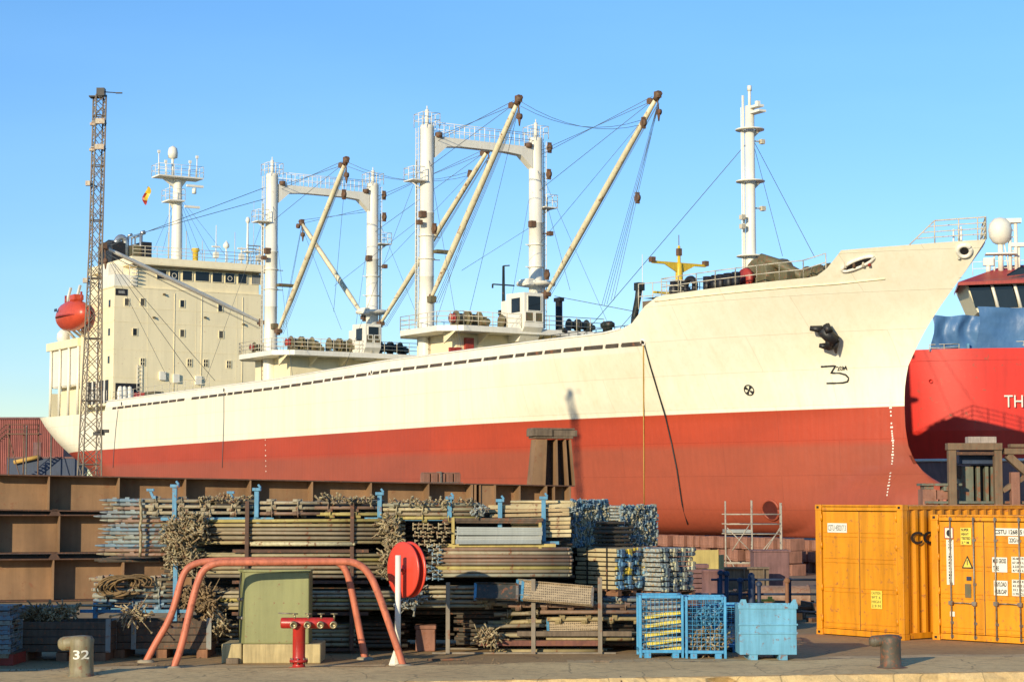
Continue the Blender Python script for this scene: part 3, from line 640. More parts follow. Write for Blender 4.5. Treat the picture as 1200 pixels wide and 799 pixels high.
# a lower railed level to port of the forward mast with dark machinery
m = MB(); m.bx(-41, -29, 1.5, 7.8, 11.9, 14.1); sp(m, 'hatch_house', m_cream); 
rail([(-41, 1.5, 14.1), (-29, 1.5, 14.1), (-29, 7.8, 14.1)], 1.1, 1.2, 3, mat=m_dkgreen)
m = MB()
m.bx(-40, -30, 2.5, 5.8, 14.1, 14.7); m.bx(-36, -33, 2.8, 5.5, 14.7, 15.2); sp(m, 'hatch_cover', m_dkgreen, None, .05)
for (px_, py_) in ((659, 392), (710, 390), (714, 392)):
    q = S(px_, py_, 3.5); m = MB(); m.lathe((q.x, 3.5, 14.2), (0, 0, 1), [(.24, 0), (.24, 1.3), (.42, 1.4), (.42, 1.65), (.2, 1.8), (0, 1.8)], 12); sp(m, 'mushroom_ventilator', m_dkgreen)
winch(-43.2, 6.2, 15.75, .8, m_dkgreen, None, 'y', 2); winch(-39, 4.4, 14.1, .85, m_dkgreen, m_redp, 'y', 2); winch(-34.5, 4.0, 14.1, .8, m_dkgreen, None, 'y', 2); winch(-70.5, 7.6, 14.2, .85, m_dkgreen, m_redp, 'y', 2)
m = MB(); m.bx(-72, -66, 6.2, 8.5, 11.9, 14.2); sp(m, 'hatch_house', m_cream); rail([(-66, 6.2, 14.2), (-66, 8.5, 14.2), (-72, 8.5, 14.2)], 1.3, 1.2, 3, mat=m_dkgreen)
# thin black mast between the goal posts
q = S(590, 360, 0); m = MB(); x0 = q.x
m.lathe((x0, 0, 15.2), (0, 0, 1), [(.5, 0), (.15, 1.2), (.10, 5.7), (0, 5.7)], 8); m.tube((x0, -1.0, 19.4), (x0, 1.0, 19.4), .06, 5); m.tube((x0, 0, 20.9), (x0+.1, .5, 20.95), .05, 5); m.tube((x0, -1, 19.4), (x0, -1, 19.1), .08, 6); m.box((x0, -.2, 17.2), (.3, .4, .4))
sp(m, 'signal_mast', m_dkgreen)
# operator cabins
def cabin(x1, y0, y1, z0, z1, dx):
    m = MB(); x0 = x1-dx
    m.prism([(x0, z0-.1), (x0+.2, z0-.5), (x1-.9, z0-.55), (x1, z0+.55), (x1, z1-.08), (x0, z1)], (0, y0, 0), (1, 0, 0), (0, 0, 1), (0, y1-y0, 0))
    c = sp(m, 'operator_cabin', m_white, None, .05); cy = (y0+y1)/2; w2 = (y1-y0)
    for (ya, yb, za, zb, mt) in ((cy-w2*.30, cy+w2*.34, z1-1.45, z1-.35, m_glass), (cy-w2*.42, cy-w2*.05, z0+1.0, z0+1.65, m_khaki), (cy+w2*.08, cy+w2*.42, z0+1.0, z0+1.65, m_khaki)):
        m = MB(); m.bx(x1-.02, x1+.03, ya, yb, za, zb); wdw = m.build('window', mt, c)
        fr = MB()
        for (a, b, c_, d) in ((ya-.05, yb+.05, zb, zb+.06), (ya-.05, yb+.05, za-.06, za), (ya-.06, ya, za, zb), (yb, yb+.06, za, zb)): fr.bx(x1, x1+.06, a, b, c_, d)
        fr.build('window_frame', m_white, wdw)
    m = MB(); m.bx(x0+dx*.32, x1-dx*.22, y0-.03, y0+.02, z1-1.55, z1-.45); m.build('window', m_glass, c)
    m = MB(); m.bx(x0-.9, x0+.02, y0+.1, y1, z0-.3, z1-.5); sp(m, 'cabin_backing', m_white, c, .04)
    return c
for xc, pl_, pm, pr, pt_, pb in ((-40.7, 593, 614, 637, 341, 391), (-70.0, 413, 428, 447, 378, 414)):
    ya, yb = A(pm, 360, xc).y, A(pr, 360, xc).y; cabin(xc, ya, yb, A(pm, pb, xc).z, A(pm, pt_, xc).z, xc-S(pl_, 360, ya).x)
for x, y in ((-44.9, 5.1), (-73.3, 5.2)):          # slewing console round the port posts
    m = MB(); m.lathe((x-2.7, y, 19.8), (0, 0, 1), [(.6, 0), (1.6, .15), (1.6, .4), (.6, .45)], 18); m.box((x-2.2, y-1.2, 20.1), (1.4, .5, .5)); sp(m, 'slewing_ring', m_white)
for x, y in ((-47.6, -5.1), (-76.1, -5.2)):
    m = MB(); m.box((x+.6, y, 18.2), (1.1, .5, .5)); m.box((x+.7, y+1.1, 22), (.6, 1.5, .25)); sp(m, 'heel_bracket', m_khaki)
q = S(75, 0, 0)

# ---- superstructure
XF = -107.8; HWS = 8.35
m = MB(); m.bx(XF-5, XF, -HWS, HWS, 12.3, 24.6).bx(XF-10, XF-5, -HWS, HWS, 12.3, 23.4); house = sp(m, 'superstructure', m_cream, None, .06)
m = MB(); m.bx(XF-5.2, XF+.02, -HWS-.06, HWS+.06, 24.6, 24.72); sp(m, 'deck_edge', m_cream)
for zz in (15.2, 18.1, 21.0, 22.5): sp(MB().bx(XF-10.02, XF+.025, -HWS-.025, HWS+.025, zz, zz+.05), 'weld_seam', m_cream, house)
for yy in (-4.6, 0.8, 5.5): sp(MB().bx(XF, XF+.015, yy, yy+.04, 12.8, 24.4), 'weld_seam', m_cream, house)
sp(MB().bx(XF-12.6, XF-.3, -5.7, HWS-.1, 24.72, 27.1), 'bridge_house', m_cream, None, .05)
# bridge roof with overhang
m = MB(); m.prism([(XF-12.8, 27.1), (XF+.55, 27.1), (XF+.55, 27.3), (XF+.2, 27.95), (XF-12.8, 27.95)], (0, -6.6, 0), (1, 0, 0), (0, 0, 1), (0, HWS+6.9, 0)); roof = sp(m, 'bridge_roof', m_cream, None, .04)
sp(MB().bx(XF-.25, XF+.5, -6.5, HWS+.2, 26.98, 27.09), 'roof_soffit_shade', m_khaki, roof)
def win(par, px0, px1, py0, py1, x, mat, depth=.05, frame=None, cross=False):
    a = A(px0, py0, x); b = A(px1, py1, x); y0, y1 = a.y, b.y; z1, z0 = (a.z+A(px1, py0, x).z)/2, (b.z+A(px0, py1, x).z)/2
    o = MB().bx(x-.02, x+.03, y0, y1, z0, z1).build('window', mat, par)
    fr = MB(); t_ = .055
    fr.bx(x, x+.07, y0-t_, y1+t_, z1, z1+t_).bx(x, x+.07, y0-t_, y1+t_, z0-t_, z0).bx(x, x+.07, y0-t_, y0, z0, z1).bx(x, x+.07, y1, y1+t_, z0, z1)
    if cross: fr.bx(x+.03, x+.06, (y0+y1)/2-.03, (y0+y1)/2+.03, z0, z1).bx(x+.031, x+.059, y0, y1, (z0+z1)/2-.03, (z0+z1)/2+.03)
    fr.build('window_frame', frame or m_cream, o); return o, y0, y1, z0, z1
bridge = [o for o in ship.children if o.name.startswith('bridge_house')][0]
for i, (a, b, pa) in enumerate(((184, 195, 0), (199, 209, 1), (214, 225, 0), (229, 245, 0), (249, 260, 0), (264, 274.5, 1), (279, 289, 0), (295, 305, 2))):
    o, y0, y1, z0, z1 = win(bridge, a, b, 316.5+(a-184)*.05, 327+(a-184)*.055, XF-.28, m_glass if pa < 2 else m_grey)
    if pa == 1:
        m = MB(); c = Vector((XF-.2, (y0+y1)/2, (z0+z1)/2-.05)); m.path([c+Vector((0, math.cos(t)*.25, math.sin(t)*.25)) for t in [i*math.pi/8 for i in range(17)]], .035, 5); m.build('clear_view_screen', m_wt, o)
for (px, py, dk, cr) in ((148.5, 354, 1, 0), (167, 354, 1, 0), (213.5, 356, 0, 0), (258, 361, 0, 0), (158, 389, 0, 0), (213.5, 390.5, 1, 0), (259, 392, 1, 0), (167, 424, 0, 1), (222, 425, 1, 1), (241, 425.5, 0, 1), (268, 427, 1, 1)):
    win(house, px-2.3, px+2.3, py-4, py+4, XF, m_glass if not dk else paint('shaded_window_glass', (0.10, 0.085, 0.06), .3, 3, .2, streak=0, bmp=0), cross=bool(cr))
for z in (16.7, 22.6, 19.6):
    m = MB(); m.bx(XF-1.5, XF-1.0, -HWS-.03, -HWS+.02, z, z+.75); m.build('window', m_glass, house)
for px in (204, 236, 284): q = A(px, 400, XF); MB().tube((XF+.03, q.y, 12.9), (XF+.03, q.y, 24.3), .03, 6).build('drain_pipe', m_cream, house)
for px, py in ((190, 441), (206, 444), (232, 446)): q = A(px, py, XF); MB().bx(XF, XF+.25, q.y-.35, q.y+.35, q.z-.4, q.z+.5).build('locker', m_white, house, .03)
q = A(283, 440, XF); MB().bx(XF, XF+.06, q.y-.45, q.y+.45, 12.8, 14.8).build('door', m_white, house, .03)
for px, py in ((180, 372), (240, 372), (285, 380), (192, 345)): q = A(px, py, XF); MB().box((XF+.12, q.y, q.z), (.2, .25, .18)).tube((XF, q.y, q.z), (XF+.3, q.y, q.z-.1), .06, 6).build('deck_lamp', m_khaki, house)
for i in range(9): MB().tube((XF-.6-i*1.0, -HWS-.04, 12.9), (XF-.6-i*1.0, -HWS-.04, 13.9), .03, 5).build('stanchion', m_white, house)
# starboard bridge wing with ladder and screens
m = MB(); m.bx(XF-4.8, XF-.2, -8.3, -5.75, 24.75, 26.0); m.bx(XF-4.8, XF-2.6, -8.1, -5.75, 26.0, 27.3)
wing = sp(m, 'bridge_wing', m_white, None, .05)
m = MB(); m.bx(XF-.9, XF-.1, -6.9, -5.8, 24.3, 24.5); [m.bx(XF+.0, XF+.3, -6.6+.0*i, -5.9, 24.9+i*.4, 25.0+i*.4) for i in range(6)]; m.build('wing_steps', m_wt, wing)
sp(MB().bx(XF-.02, XF+.04, -8.2, -6.9, 23.75, 24.45), 'name_board', m_black, house)
sp(MB().bx(XF+.04, XF+.07, -7.9, -7.2, 23.95, 24.25), 'name_board_text', m_grey, house)
m = MB(); [m.tube((XF-.2, -8.2+i*.8, 26), (XF-.2, -8.2+i*.8, 27.1), .04, 5) for i in range(4)]; m.tube((XF-.2, -8.2, 27.1), (XF-.2, -5.8, 27.1), .04, 5); m.build('awning_frame', m_white, wing)
rail([(XF+.1, -6.4, 27.95), (XF+.1, HWS, 27.95), (XF-12, HWS, 27.95)], 1.15, 1.3, 3, mat=m_rail)
# things on the monkey island
def rx(px, py=300, x=XF-1.5): return A(px, py, x)
for (px, h, r, kind) in ((197, 3.0, .05, 0), (218, 3.3, .05, 0), (237, 2.4, .04, 0), (253, 4.2, .06, 1), (265, 2.6, .09, 2), (275, 3.6, .05, 0), (290, 5.0, .16, 3), (300, 2.4, .05, 0), (297, 7.2, .03, 0), (283, 2.0, .12, 1), (304, 2.2, .12, 1)):
    q = rx(px); m = MB(); m.tube((q.x, q.y, 27.9), (q.x, q.y, 27.95+h), r, 6, r*.7)
    if kind == 1: m.box((q.x, q.y, 28.9), (.5, .5, .6)); m.box((q.x, q.y, 29.8), (.3, .9, .15))
    if kind == 2: m.lathe((q.x, q.y, 29.6), (0, 0, 1), [(0, 0), (.32, .2), (.35, .5), (.15, .8), (0, .8)], 12)
    if kind == 3: m.lathe((q.x, q.y, 27.95+h-.35), (0, 0, 1), [(0, 0), (.2, .1), (.26, .4), (.15, .7), (0, .75)], 12); m.box((q.x, q.y, 29.5), (.9, .9, .12))
    sp(m, 'antenna', m_white if kind else m_rail)
q = rx(229); sp(MB().lathe((q.x, q.y, 27.95), (0, 0, 1), [(.3, 0), (.3, 1.1), (.42, 1.2), (.42, 1.5), (0, 1.55)], 12), 'compass_binnacle', m_yell)
q = rx(296); m = MB(); [m.box((q.x, q.y+.1, 29.5+i*.35), (.3, 1.6, .08)) for i in range(3)]; sp(m, 'radar_scanner', m_grey)
# radar mast
q = S(207, 300, 0); xm = q.x; m = MB(); m.lathe((xm, 0, 27.0), (0, 0, 1), [(.62, 0), (.56, 6.5), (.46, 10.0), (.38, 10.2), (0, 10.2)], 18); rm = sp(m, 'radar_mast', m_white)
for (z, w_, l) in ((34.6, 1.2, 1.6), (37.2, 2.4, 3.7)):
    m = MB(); m.bx(xm-1.0, xm+1.2, -w_-.2, l-1.2, z, z+.15); m.prism([(-w_*.8, 0), (l*.3, 0), (0.3, -1.1), (-.3, -1.1)], (xm-.1, 0, z), (0, 1, 0), (0, 0, 1), (.2, 0, 0)); pl = m.build('mast_platform', m_white, rm)
    rail([(xm-1.0, -w_-.2, z+.15), (xm+1.2, -w_-.2, z+.15), (xm+1.2, l-1.2, z+.15), (xm-1, l-1.2, z+.15)], 1.2, .9, 2, closed=True, par=pl, mat=m_white)
m = MB(); m.tube((xm, -.6, 37.2), (xm, -.6, 39.6), .15, 8); m.lathe((xm, -.6, 39.3), (0, 0, 1), [(.1, 0), (.5, .15), (.55, .7), (.45, 1.2), (.1, 1.45), (0, 1.45)], 16); m.build('radome', m_white, rm)
m = MB()
for y, h in ((-2.4, 2.6), (2.0, 2.4), (1.2, 1.8), (-1.6, 1.6)): m.tube((xm+.5, y, 37.3), (xm+.5, y, 37.3+h), .06, 6); m.box((xm+.5, y, 37.3+h), (.25, .25, .3))
m.tube((xm+.8, 1.6, 35.6), (xm+.8, 1.6, 36.2), .25, 8); m.box((xm+1, 1.6, 36.4), (.25, 1.9, .25)); m.box((xm+1, 1.3, 34.1), (.25, 1.7, .25)); m.tube((xm, -.9, 27.5), (xm, -.9, 37), .06, 5)
m.build('mast_lights', m_white, rm)
for px, py in ((236, 299), (250, 302), (190, 296), (180, 294), (226, 300), (268, 304)):
    q = S(px, py, (px-205)*.1); stay((xm, 0, 35.5), q, .022)
# funnel
q = S(150, 290, 0); xf = XF-16; m = MB(); 
yf0 = A(131, 295, xf).y; yf1 = A(178, 295, xf).y; ZT = A(150, 284, xf).z-29.9
m.prism([(0, 0), (-4.5, 0), (-4.5, 3.0), (-1.2, 3.4), (0, 3.0)], (xf, yf0, 26.8+ZT), (1, 0, 0), (0, 0, 1), (0, 1.6, 0)); m.bx(xf-4, xf, yf1-1.2, yf1, 26.8+ZT, 30.1+ZT); fu = sp(m, 'funnel', m_black, None, .05)
sp(MB().bx(xf-6, xf+.4, yf0-.3, yf1+.3, 24, 27+ZT), 'funnel_casing', m_cream)
sp(MB().bx(xf-3.6, xf-.3, yf0+1.6, yf1-1.2, 27, 29.6+ZT), 'funnel_uptake', m_khaki, fu)
m = MB(); c = Vector((xf-.5, A(144, 280, xf).y, 29.3+ZT)); m.path([c+Vector((0, .55, -1.5)), c+Vector((0, .55, .5))]+[c+Vector((0, math.cos(t)*.55, .5+math.sin(t)*.7)) for t in [i*math.pi/8 for i in range(1, 8)]]+[c+Vector((0, -.75, .3))], .34, 12); m.build('exhaust_pipe', m_pipe, fu)
m = MB(); 
for px, h, r in ((152, 1.7, .12), (156, 1.3, .1), (160, 1.5, .1), (167, 2.3, .2)): y = A(px, 290, xf).y; m.tube((xf-.5, y, 28.5), (xf-.5, y, 29.7+h*.6+ZT), r, 8); m.tube((xf-.5, y, 29.7+h*.6+ZT), (xf-.5, y+.45, 29.9+h*.6+ZT), r*1.2, 8)
m.build('exhaust_stub', m_pipe, fu)
# after deckhouse, boat deck and poop
sp(MB().bx(XF-19, XF-10, -3.5, HWS-.6, 12, 26), 'engine_casing', m_cream, None, .05)
za = 19.6; m = MB(); m.bx(-127.5, XF-10, -8.3, 8.3, 15.0, za-.5); ah = sp(m, 'after_house', m_white, None, .05)
sp(MB().bx(-128.2, XF-10.01, -8.7, 8.7, za-.5, za+.4), 'boat_deck', m_cream, None, .04)
m = MB()
for i in range(6): m.tube((-127+i*3.0, -8.5, 11.7), (-127+i*3.0, -8.5, za-.4), .16, 8)
sp(m, 'deck_pillar', m_white)
sp(MB().bx(-127.2, -110, -7.2, 7.2, 11.3, 15.2), 'poop_house', m_cream); sp(MB().bx(-127.3, -113, -8.2, -5, 14.9, 15.1), 'poop_awning', m_white)
m = MB(); m.bx(XF-8, XF-1.2, -HWS-.04, -HWS+.1, 12.6, 15.0); sp(m, 'side_passage', m_black)
for i in range(4): sp(MB().bx(XF-7.8+i*1.8, XF-7.5+i*1.8, -HWS-.1, -HWS-.04, 12.6, 15.0), 'passage_frame', m_white)
m = MB(); m.bx(XF-.02, XF+.06, -HWS+.3, -HWS+2.9, 12.8, 14.6); sp(m, 'storm_passage', m_black)
for px in (141, 146, 152): q = A(px, 465, XF+.4); sp(MB().lathe((XF+.35, q.y, 12.3), (0, 0, 1), [(.3, 0), (.35, 1.3), (.2, 1.9), (0, 2.0)], 12), 'deck_locker', m_white)
q = A(160, 300, XF); m = MB(); y0 = A(163, 430, XF).y
for k in range(9): m.tube((XF+.12, y0-.25, 13+k*.42), (XF+.12, y0+.25, 13+k*.42), .03, 5)
m.tube((XF+.12, y0-.25, 12.8), (XF+.12, y0-.25, 16.6), .035, 5).tube((XF+.12, y0+.25, 12.8), (XF+.12, y0+.25, 16.6), .035, 5); m.build('ladder', m_white, house)
for px, mt in ((168, m_redp), (172, m_redp), (181, m_khaki)): q = S(px, 459, -7.4); sp(MB().lathe((q.x, -7.4, 12.9), (0, 1, 0), [(0, -.9), (.42, -.9), (.42, .9), (0, .9)], 12), 'hose_reel', mt)
rail([(-107, -8.6, 12.6), (-82, -8.6, 12.8)], 1.0, 2.0, 2); 
rail([(-127.5, -6.5, 11.6), (-135, -4.5, 11.7), (-138.5, -1.5, 11.8), (-138.5, 1.5, 11.8)], 1.1, 1.0, 3)
m = MB(); q = S(42, 480, 0); 
m.prism([(0, 0), (1.1, 0), (.8, 3.3), (.1, 3.3)], (-136.6, -5.4, 11.5), (1, 0, 0), (0, 0, 1), (0, 1.3, 0)); sp(m, 'stern_house', m_cream)
m = MB()
for i in range(4): m.tube((-136.5, -4.2+i*.9, 15.8), (-128, -5+i*.9, 13.0+.2*i), .05, 5)
sp(m, 'stern_stay', m_wire)
winch(-133.5, -2.5, 11.7, 1.0, m_dkgreen, None, 'y', 2)
m = MB(); [m.tube((-131.8+i*.9, -5.6, 11.7), (-131.8+i*.9, -5.6, 13.0), .22, 8) for i in range(4)]; sp(m, 'mooring_bitts', m_cream)
# davit
m = MB(); q = S(90, 395, -8.6)
for dx in (-1.6, 1.4): m.path([(q.x+dx, -8.2, 20), (q.x+dx, -9.2, 21), (q.x+dx, -9.6, 22.5), (q.x+dx, -8.8, 25.6)], .16, 6); m.tube((q.x+dx, -7.2, 20), (q.x+dx, -9.4, 21.6), .14, 6)
davit = sp(m, 'boat_davit', m_white)
sp(MB().lathe((-125.6, -7.6, 20), (0, 0, 1), [(.5, 0), (.75, .4), (.7, 1.0), (.4, 1.4), (0, 1.5)], 14), 'life_raft', m_white)

# ---- forecastle
q = S(880, 305, 0); xm = -13.9; m = MB(); m.lathe((xm, 0, 14.9), (0, 0, 1), [(.40, 0), (.33, 4), (.30, 13.4), (0, 13.4)], 20)
fm = sp(m, 'foremast', m_white)
for z in (18.4, 23.3, 26.7):
    m = MB(); m.lathe((xm, 0, z), (0, 0, 1), [(.42, 0), (.95, 0), (.95, .07), (.42, .07)], 16); m.prism([(.4, 0), (.85, 0), (.4, -.4)], (xm, -.03, z), (0, 1, 0), (0, 0, 1), (.06, 0, 0)); m.build('mast_platform', m_white, fm)
m = MB(); m.bx(xm-.2, xm+1.1, -.2, .3, 28.1, 28.25).bx(xm, xm+1.2, -.2, .4, 27.75, 27.9); m.tube((xm, 0, 28.2), (xm, 0, 29.4), .10, 8); m.tube((xm, 0, 29.3), (xm, 0, 29.65), .15, 8); m.box((xm+.7, .1, 28.4), (.25, .25, .25)); m.build('mast_light_bracket', m_white, fm)
m = MB(); m.tube((xm-.25, -.36, 15), (xm-.25, -.36, 29), .09, 6); m.tube((xm-.25, -.52, 15), (xm-.25, -.52, 28.2), .03, 4)
for k in range(32): m.tube((xm-.25, -.52, 15.2+k*.4), (xm-.25, -.36, 15.2+k*.4), .02, 4)
m.build('ladder', m_white, fm)
for z, s in ((21.6, 1), (20.3, -1), (26, 1), (20.9, -1)):
    m = MB(); m.tube((xm, 0, z), (xm+.2, s*.8, z), .05, 5); m.box((xm+.2, s*.85, z), (.3, .3, .3)); m.build('mast_lamp', m_rail, fm)
stay((xm, -.4, 25.7), S(684, 392, 4), .03); stay((xm, .4, 25.9), A(955, 302, -5.0), .025); stay((xm, .4, 25.5), A(917, 300, -9), .022)
# railing along the forecastle
pts = []
for i in range(9): x = -12.6+i*1.42; pts.append((x, -hb(x, ztop(x))+.08, ztop(x)))
rail(pts, 1.05, 1.5, 2, r=.032); pts2 = [(x, -y, z) for x, y, z in pts]; rail(pts2, 1.05, 1.5, 3, r=.03)
rail([pts2[0], pts[0]], 1.05, 1.5, 3)
# bow pulpit
pt = []
for x in (3.5, 4.6, 5.6, 6.35, 6.7): pt.append((x, -hb(x, ztop(x)-.02), ztop(x)))
pp = pt+[(x, -y, z) for x, y, z in reversed(pt)]
m = MB(); top = [Vector(p)+Vector((0, 0, 1.25)) for p in pp[1:-1]]
for j in (1, .75, .5, .25): m.path([Vector(pp[0])+(top[0]-Vector(pp[0]))*j]+[Vector(p)+Vector((0, 0, 1.25*j)) for p in pp[1:-1]]+[Vector(pp[-1])+(top[-1]-Vector(pp[-1]))*j], .035 if j < 1 else .045, 5)
for p in pp[1:-1]: m.tube(p, Vector(p)+Vector((0, 0, 1.25)), .04, 5)
m.tube(pp[0], top[0], .04, 5).tube(pp[-1], top[-1], .04, 5); sp(m, 'bow_railing', m_rail)
m = MB(); 
for (x, y) in ((3.6, 0.6), (4.6, .2), (5.2, -.6)): m.tube((x, y, 16.2), (x, y, 18.2), .09, 6, .05)
sp(m, 'flag_staff', m_white)
# windlass with a tarpaulin, chain stoppers, bitts, tyres
q = S(906, 318, -3); bx_ = q.x
m = MB(); m.lathe((bx_, -4.4, 16.35), (0, 1, 0), [(0, 0), (1.05, 0), (1.15, .3), (1.1, 1.6), (1.2, 2.2), (.9, 2.4), (0, 2.4)], 16); m.box((bx_, -3.2, 15.7), (2.4, 2.8, 1.0)); wl_ = sp(m, 'windlass', m_khaki, None, .05)
sp(MB().lathe((bx_-.3, -5.1, 16.15), (0, 1, 0), [(0, 0), (.62, 0), (.7, .2), (.45, .3), (.45, .6), (0, .6)], 16), 'warping_head', m_redp, wl_)
m = MB(); m.path([(bx_+.2, -4.2, 17.4), (bx_+1.2, -3.6, 17.0), (bx_+2.4, -2.8, 16.2), (bx_+2.8, -2.5, 15.3)], .32, 8); m.box((bx_+1.5, -3.2, 15.9), (1.6, 1.3, 1.2)); sp(m, 'chain_stopper', m_khaki, wl_)
winch(bx_+4.2, -3.0, 15.3, .95, m_khaki, None, 'x', 2); winch(bx_+5.6, .5, 15.3, .95, m_khaki, None, 'x', 2); winch(bx_-3.8, 1.5, 15.3, .9, m_khaki, None, 'y', 2)
for px in (829, 845, 853, 790): q = S(px, 335, -6.0); m = MB(); m.tube((q.x, -6.0, 15.3), (q.x, -6.0, 16.45), .27, 10).tube((q.x+.8, -6.0, 15.3), (q.x+.8, -6.0, 16.45), .27, 10).box((q.x+.4, -6.0, 15.4), (1.7, .6, .2)); sp(m, 'mooring_bitts', m_black)
q = S(809, 338, -6.3); m = MB(); c = Vector((q.x, -6.3, 15.95)); m.path([c+Vector((math.cos(t)*.48, 0, math.sin(t)*.48)) for t in [i*math.pi/10 for i in range(21)]], .2, 8); sp(m, 'rope_drum', m_black)
q = S(795, 338, -5.5); m = MB(); 
winch(q.x, -5.5, 15.3, .8, m_khaki, None, 'y', 1)
q0 = S(796, 338, 1.0); m = MB(); x_, z0 = q0.x, 15.0; zc_ = S(796, 309, 1).z-z0
m.lathe((x_, 1, z0), (0, 0, 1), [(.32, 0), (.26, zc_-.6), (.22, zc_), (.12, zc_+.1), (.1, zc_+1.2), (0, zc_+1.3)], 12); m.bx(x_-.1, x_+.1, -1.3, 3.3, z0+zc_-.1, z0+zc_+.07)
m.prism([(-1.3, 0), (1.3, 0), (.3, -.5), (-.3, -.5)], (x_, 1, z0+zc_-.1), (0, 1, 0), (0, 0, 1), (.1, 0, 0)); m.bx(x_-.08, x_+.08, -1.2, 1, z0+zc_*.45, z0+zc_*.45+.15)
ym = sp(m, 'mooring_light_mast', m_yell)
m = MB(); 
for y in (-1.3, 3.3): MB().box((x_, y, z0+zc_+.15), (.35, .35, .35)).build('lamp', m_block, ym)
m.tube((x_, 1, z0+zc_+1.2), (x_, 1, z0+zc_+2.0), .03, 5); m.box((x_, 1, z0+zc_+.8), (.3, .3, .5)); m.build('lamp', m_block, ym)
m = MB(); m.bx(-16.5, -13.2, -6.8, -3.5, 14.75, 15.35).bx(-16.8, -13.2, -6.6, -6.2, 15.35, 15.3).bx(-15.6, -15.3, -6.5, -5.5, 15.35, 15.6); sp(m, 'accommodation_ladder', m_timber)
rail([(-14.6, -8.5, 14.6), (-14.6, -3.0, 15.3)], 1.6, 1.1, 2)
# derrick davit and mast at the break of the forecastle
q = S(744, 372, -7.0); m = MB(); m.path([(q.x, -7, 12.5), (q.x, -7, 14.5), (q.x+.35, -7, 15.6), (q.x+.5, -7, 16.3)], .22, 8); m.box((q.x+.5, -7, 16.3), (.5, .5, .5)); m.tube((q.x, -7, 13.6), (q.x+.1, -7, 14.4), .3, 8); sp(m, 'gangway_davit', m_dkgreen)
stay(S(744, 365, -7), S(650, 347, 5), .03); q = S(753, 350, -3); sp(MB().tube((q.x, -3, 14.9), (q.x, -3, 19.2), .025, 5), 'whip_antenna', m_wt)
q = S(746, 362, -7); stay(q, S(720, 392, -8), .028)
m = MB(); q = S(655, 348, 4); m.tube((q.x, 4, 14.1), (q.x, 4, 18.4), .28, 8); m.box((q.x, 4, 18.3), (.9, .4, .3)); sp(m, 'vent_post', m_black)

# ---- lifeboat, flag, ropes : things of their own
lb = thing('lifeboat', 'enclosed orange red lifeboat hanging on the stern quarter of the cargo ship', 'lifeboat', W(S(86, 370, -9.6).x, -9.6, S(86, 370, -9.6).z), math.atan2(FV.y, FV.x))
m = MB(); m.lathe((-3.9, 0, 0), (1, 0, 0), [(0, 0), (.5, .15), (.95, .8), (1.25, 1.9), (1.35, 3.4), (1.35, 4.8), (1.1, 6.3), (.7, 7.4), (.3, 7.8), (0, 7.85)], 20)
for v in m.v: v.z *= 1.25 if v.z > 0 else 1.2
m.build('hull', m_orange, lb)
m = MB(); m.path([(-3.3+6.6*i/16, -1.6*math.sin(math.pi*(i+.5)/17)**.5, -.1) for i in range(17)], .09, 6); m.build('rubbing_strake', m_redp, lb)
m = MB(); m.bx(.2, 1.6, -.6, .6, 1.5, 2.2); m.build('conning_hatch', m_orange, lb, .15); MB().bx(-1.9, -1.2, -1.5, -1.42, .5, .8).build('window', m_glass, lb)
m = MB(); m.tube((-2.6, 0, 1.2), (-2.6, 0, 2.4), .12, 6).tube((2.4, 0, 1.2), (2.4, 0, 2.4), .12, 6); m.build('lifting_hook', m_redp, lb)
fp = W(*S(174, 229, -3)); fl = thing('flag', 'small red and yellow flag hanging limp below the radar mast', 'flag', fp)
m = MB(); vs = []
for i in range(9):
    z = 1.0-i*.25; x0 = -.05*i+.12*math.sin(i*.9); ww = (.10, .2, .28, .32, .33, .32, .28, .2, .08)[i]
    vs += [(x0-ww, .06*math.sin(i*2), z), (x0-ww*.2, .14*math.cos(i*1.7), z-.04), (x0+ww, .06*math.sin(i*1.4), z-.08)]
m.add(vs, [(3*i+j, 3*i+j+1, 3*i+j+4, 3*i+j+3) for i in range(6) for j in (1,)]+[(0, 1, 4, 3), (3, 4, 7, 6), (6, 7, 10, 9)]); m.build('yellow_stripe', m_yell, fl)
MB().add(vs, [(3*i, 3*i+1, 3*i+4, 3*i+3) for i in (3, 4, 5, 6, 7)]+[(3*i+1, 3*i+2, 3*i+5, 3*i+4) for i in (6, 7)]).build('red_stripe', m_redp, fl)
def rope(name, label, pts, r, mat):
    ps = [(lambda q: W(*(q+hull_n(q)*.06)))(hull_hit(*p)) for p in pts if hull_hit(*p)]
    o = ps[0].copy(); m = MB().path([p-o for p in ps], r, 6); ob = m.build(name, mat); ob.location = o; return tag(ob, label, 'rope')
rope('mooring_rope', 'straight ochre rope hanging down the hull from the mooring hole', [(754.5, 404), (754.7, 440), (755, 490), (755.2, 540), (755.5, 592)], .04, m_ropey)
rope('mooring_rope', 'dark slack rope curving down the red hull from the mooring hole', [(756, 404), (763, 430), (772, 460), (781, 490), (788, 520), (794, 550), (800, 590), (806, 612), (813, 628)], .05, m_black)
rope('mooring_rope', 'thin dark line down the white hull near the stern lattice mast', [(139, 480), (136.5, 500), (134, 530), (133, 548)], .03, m_wire)
rope('mooring_rope', 'thin dark line hanging down the hull below the aft mooring port', [(263, 461), (263, 490), (262, 520), (261, 548)], .03, m_wire)

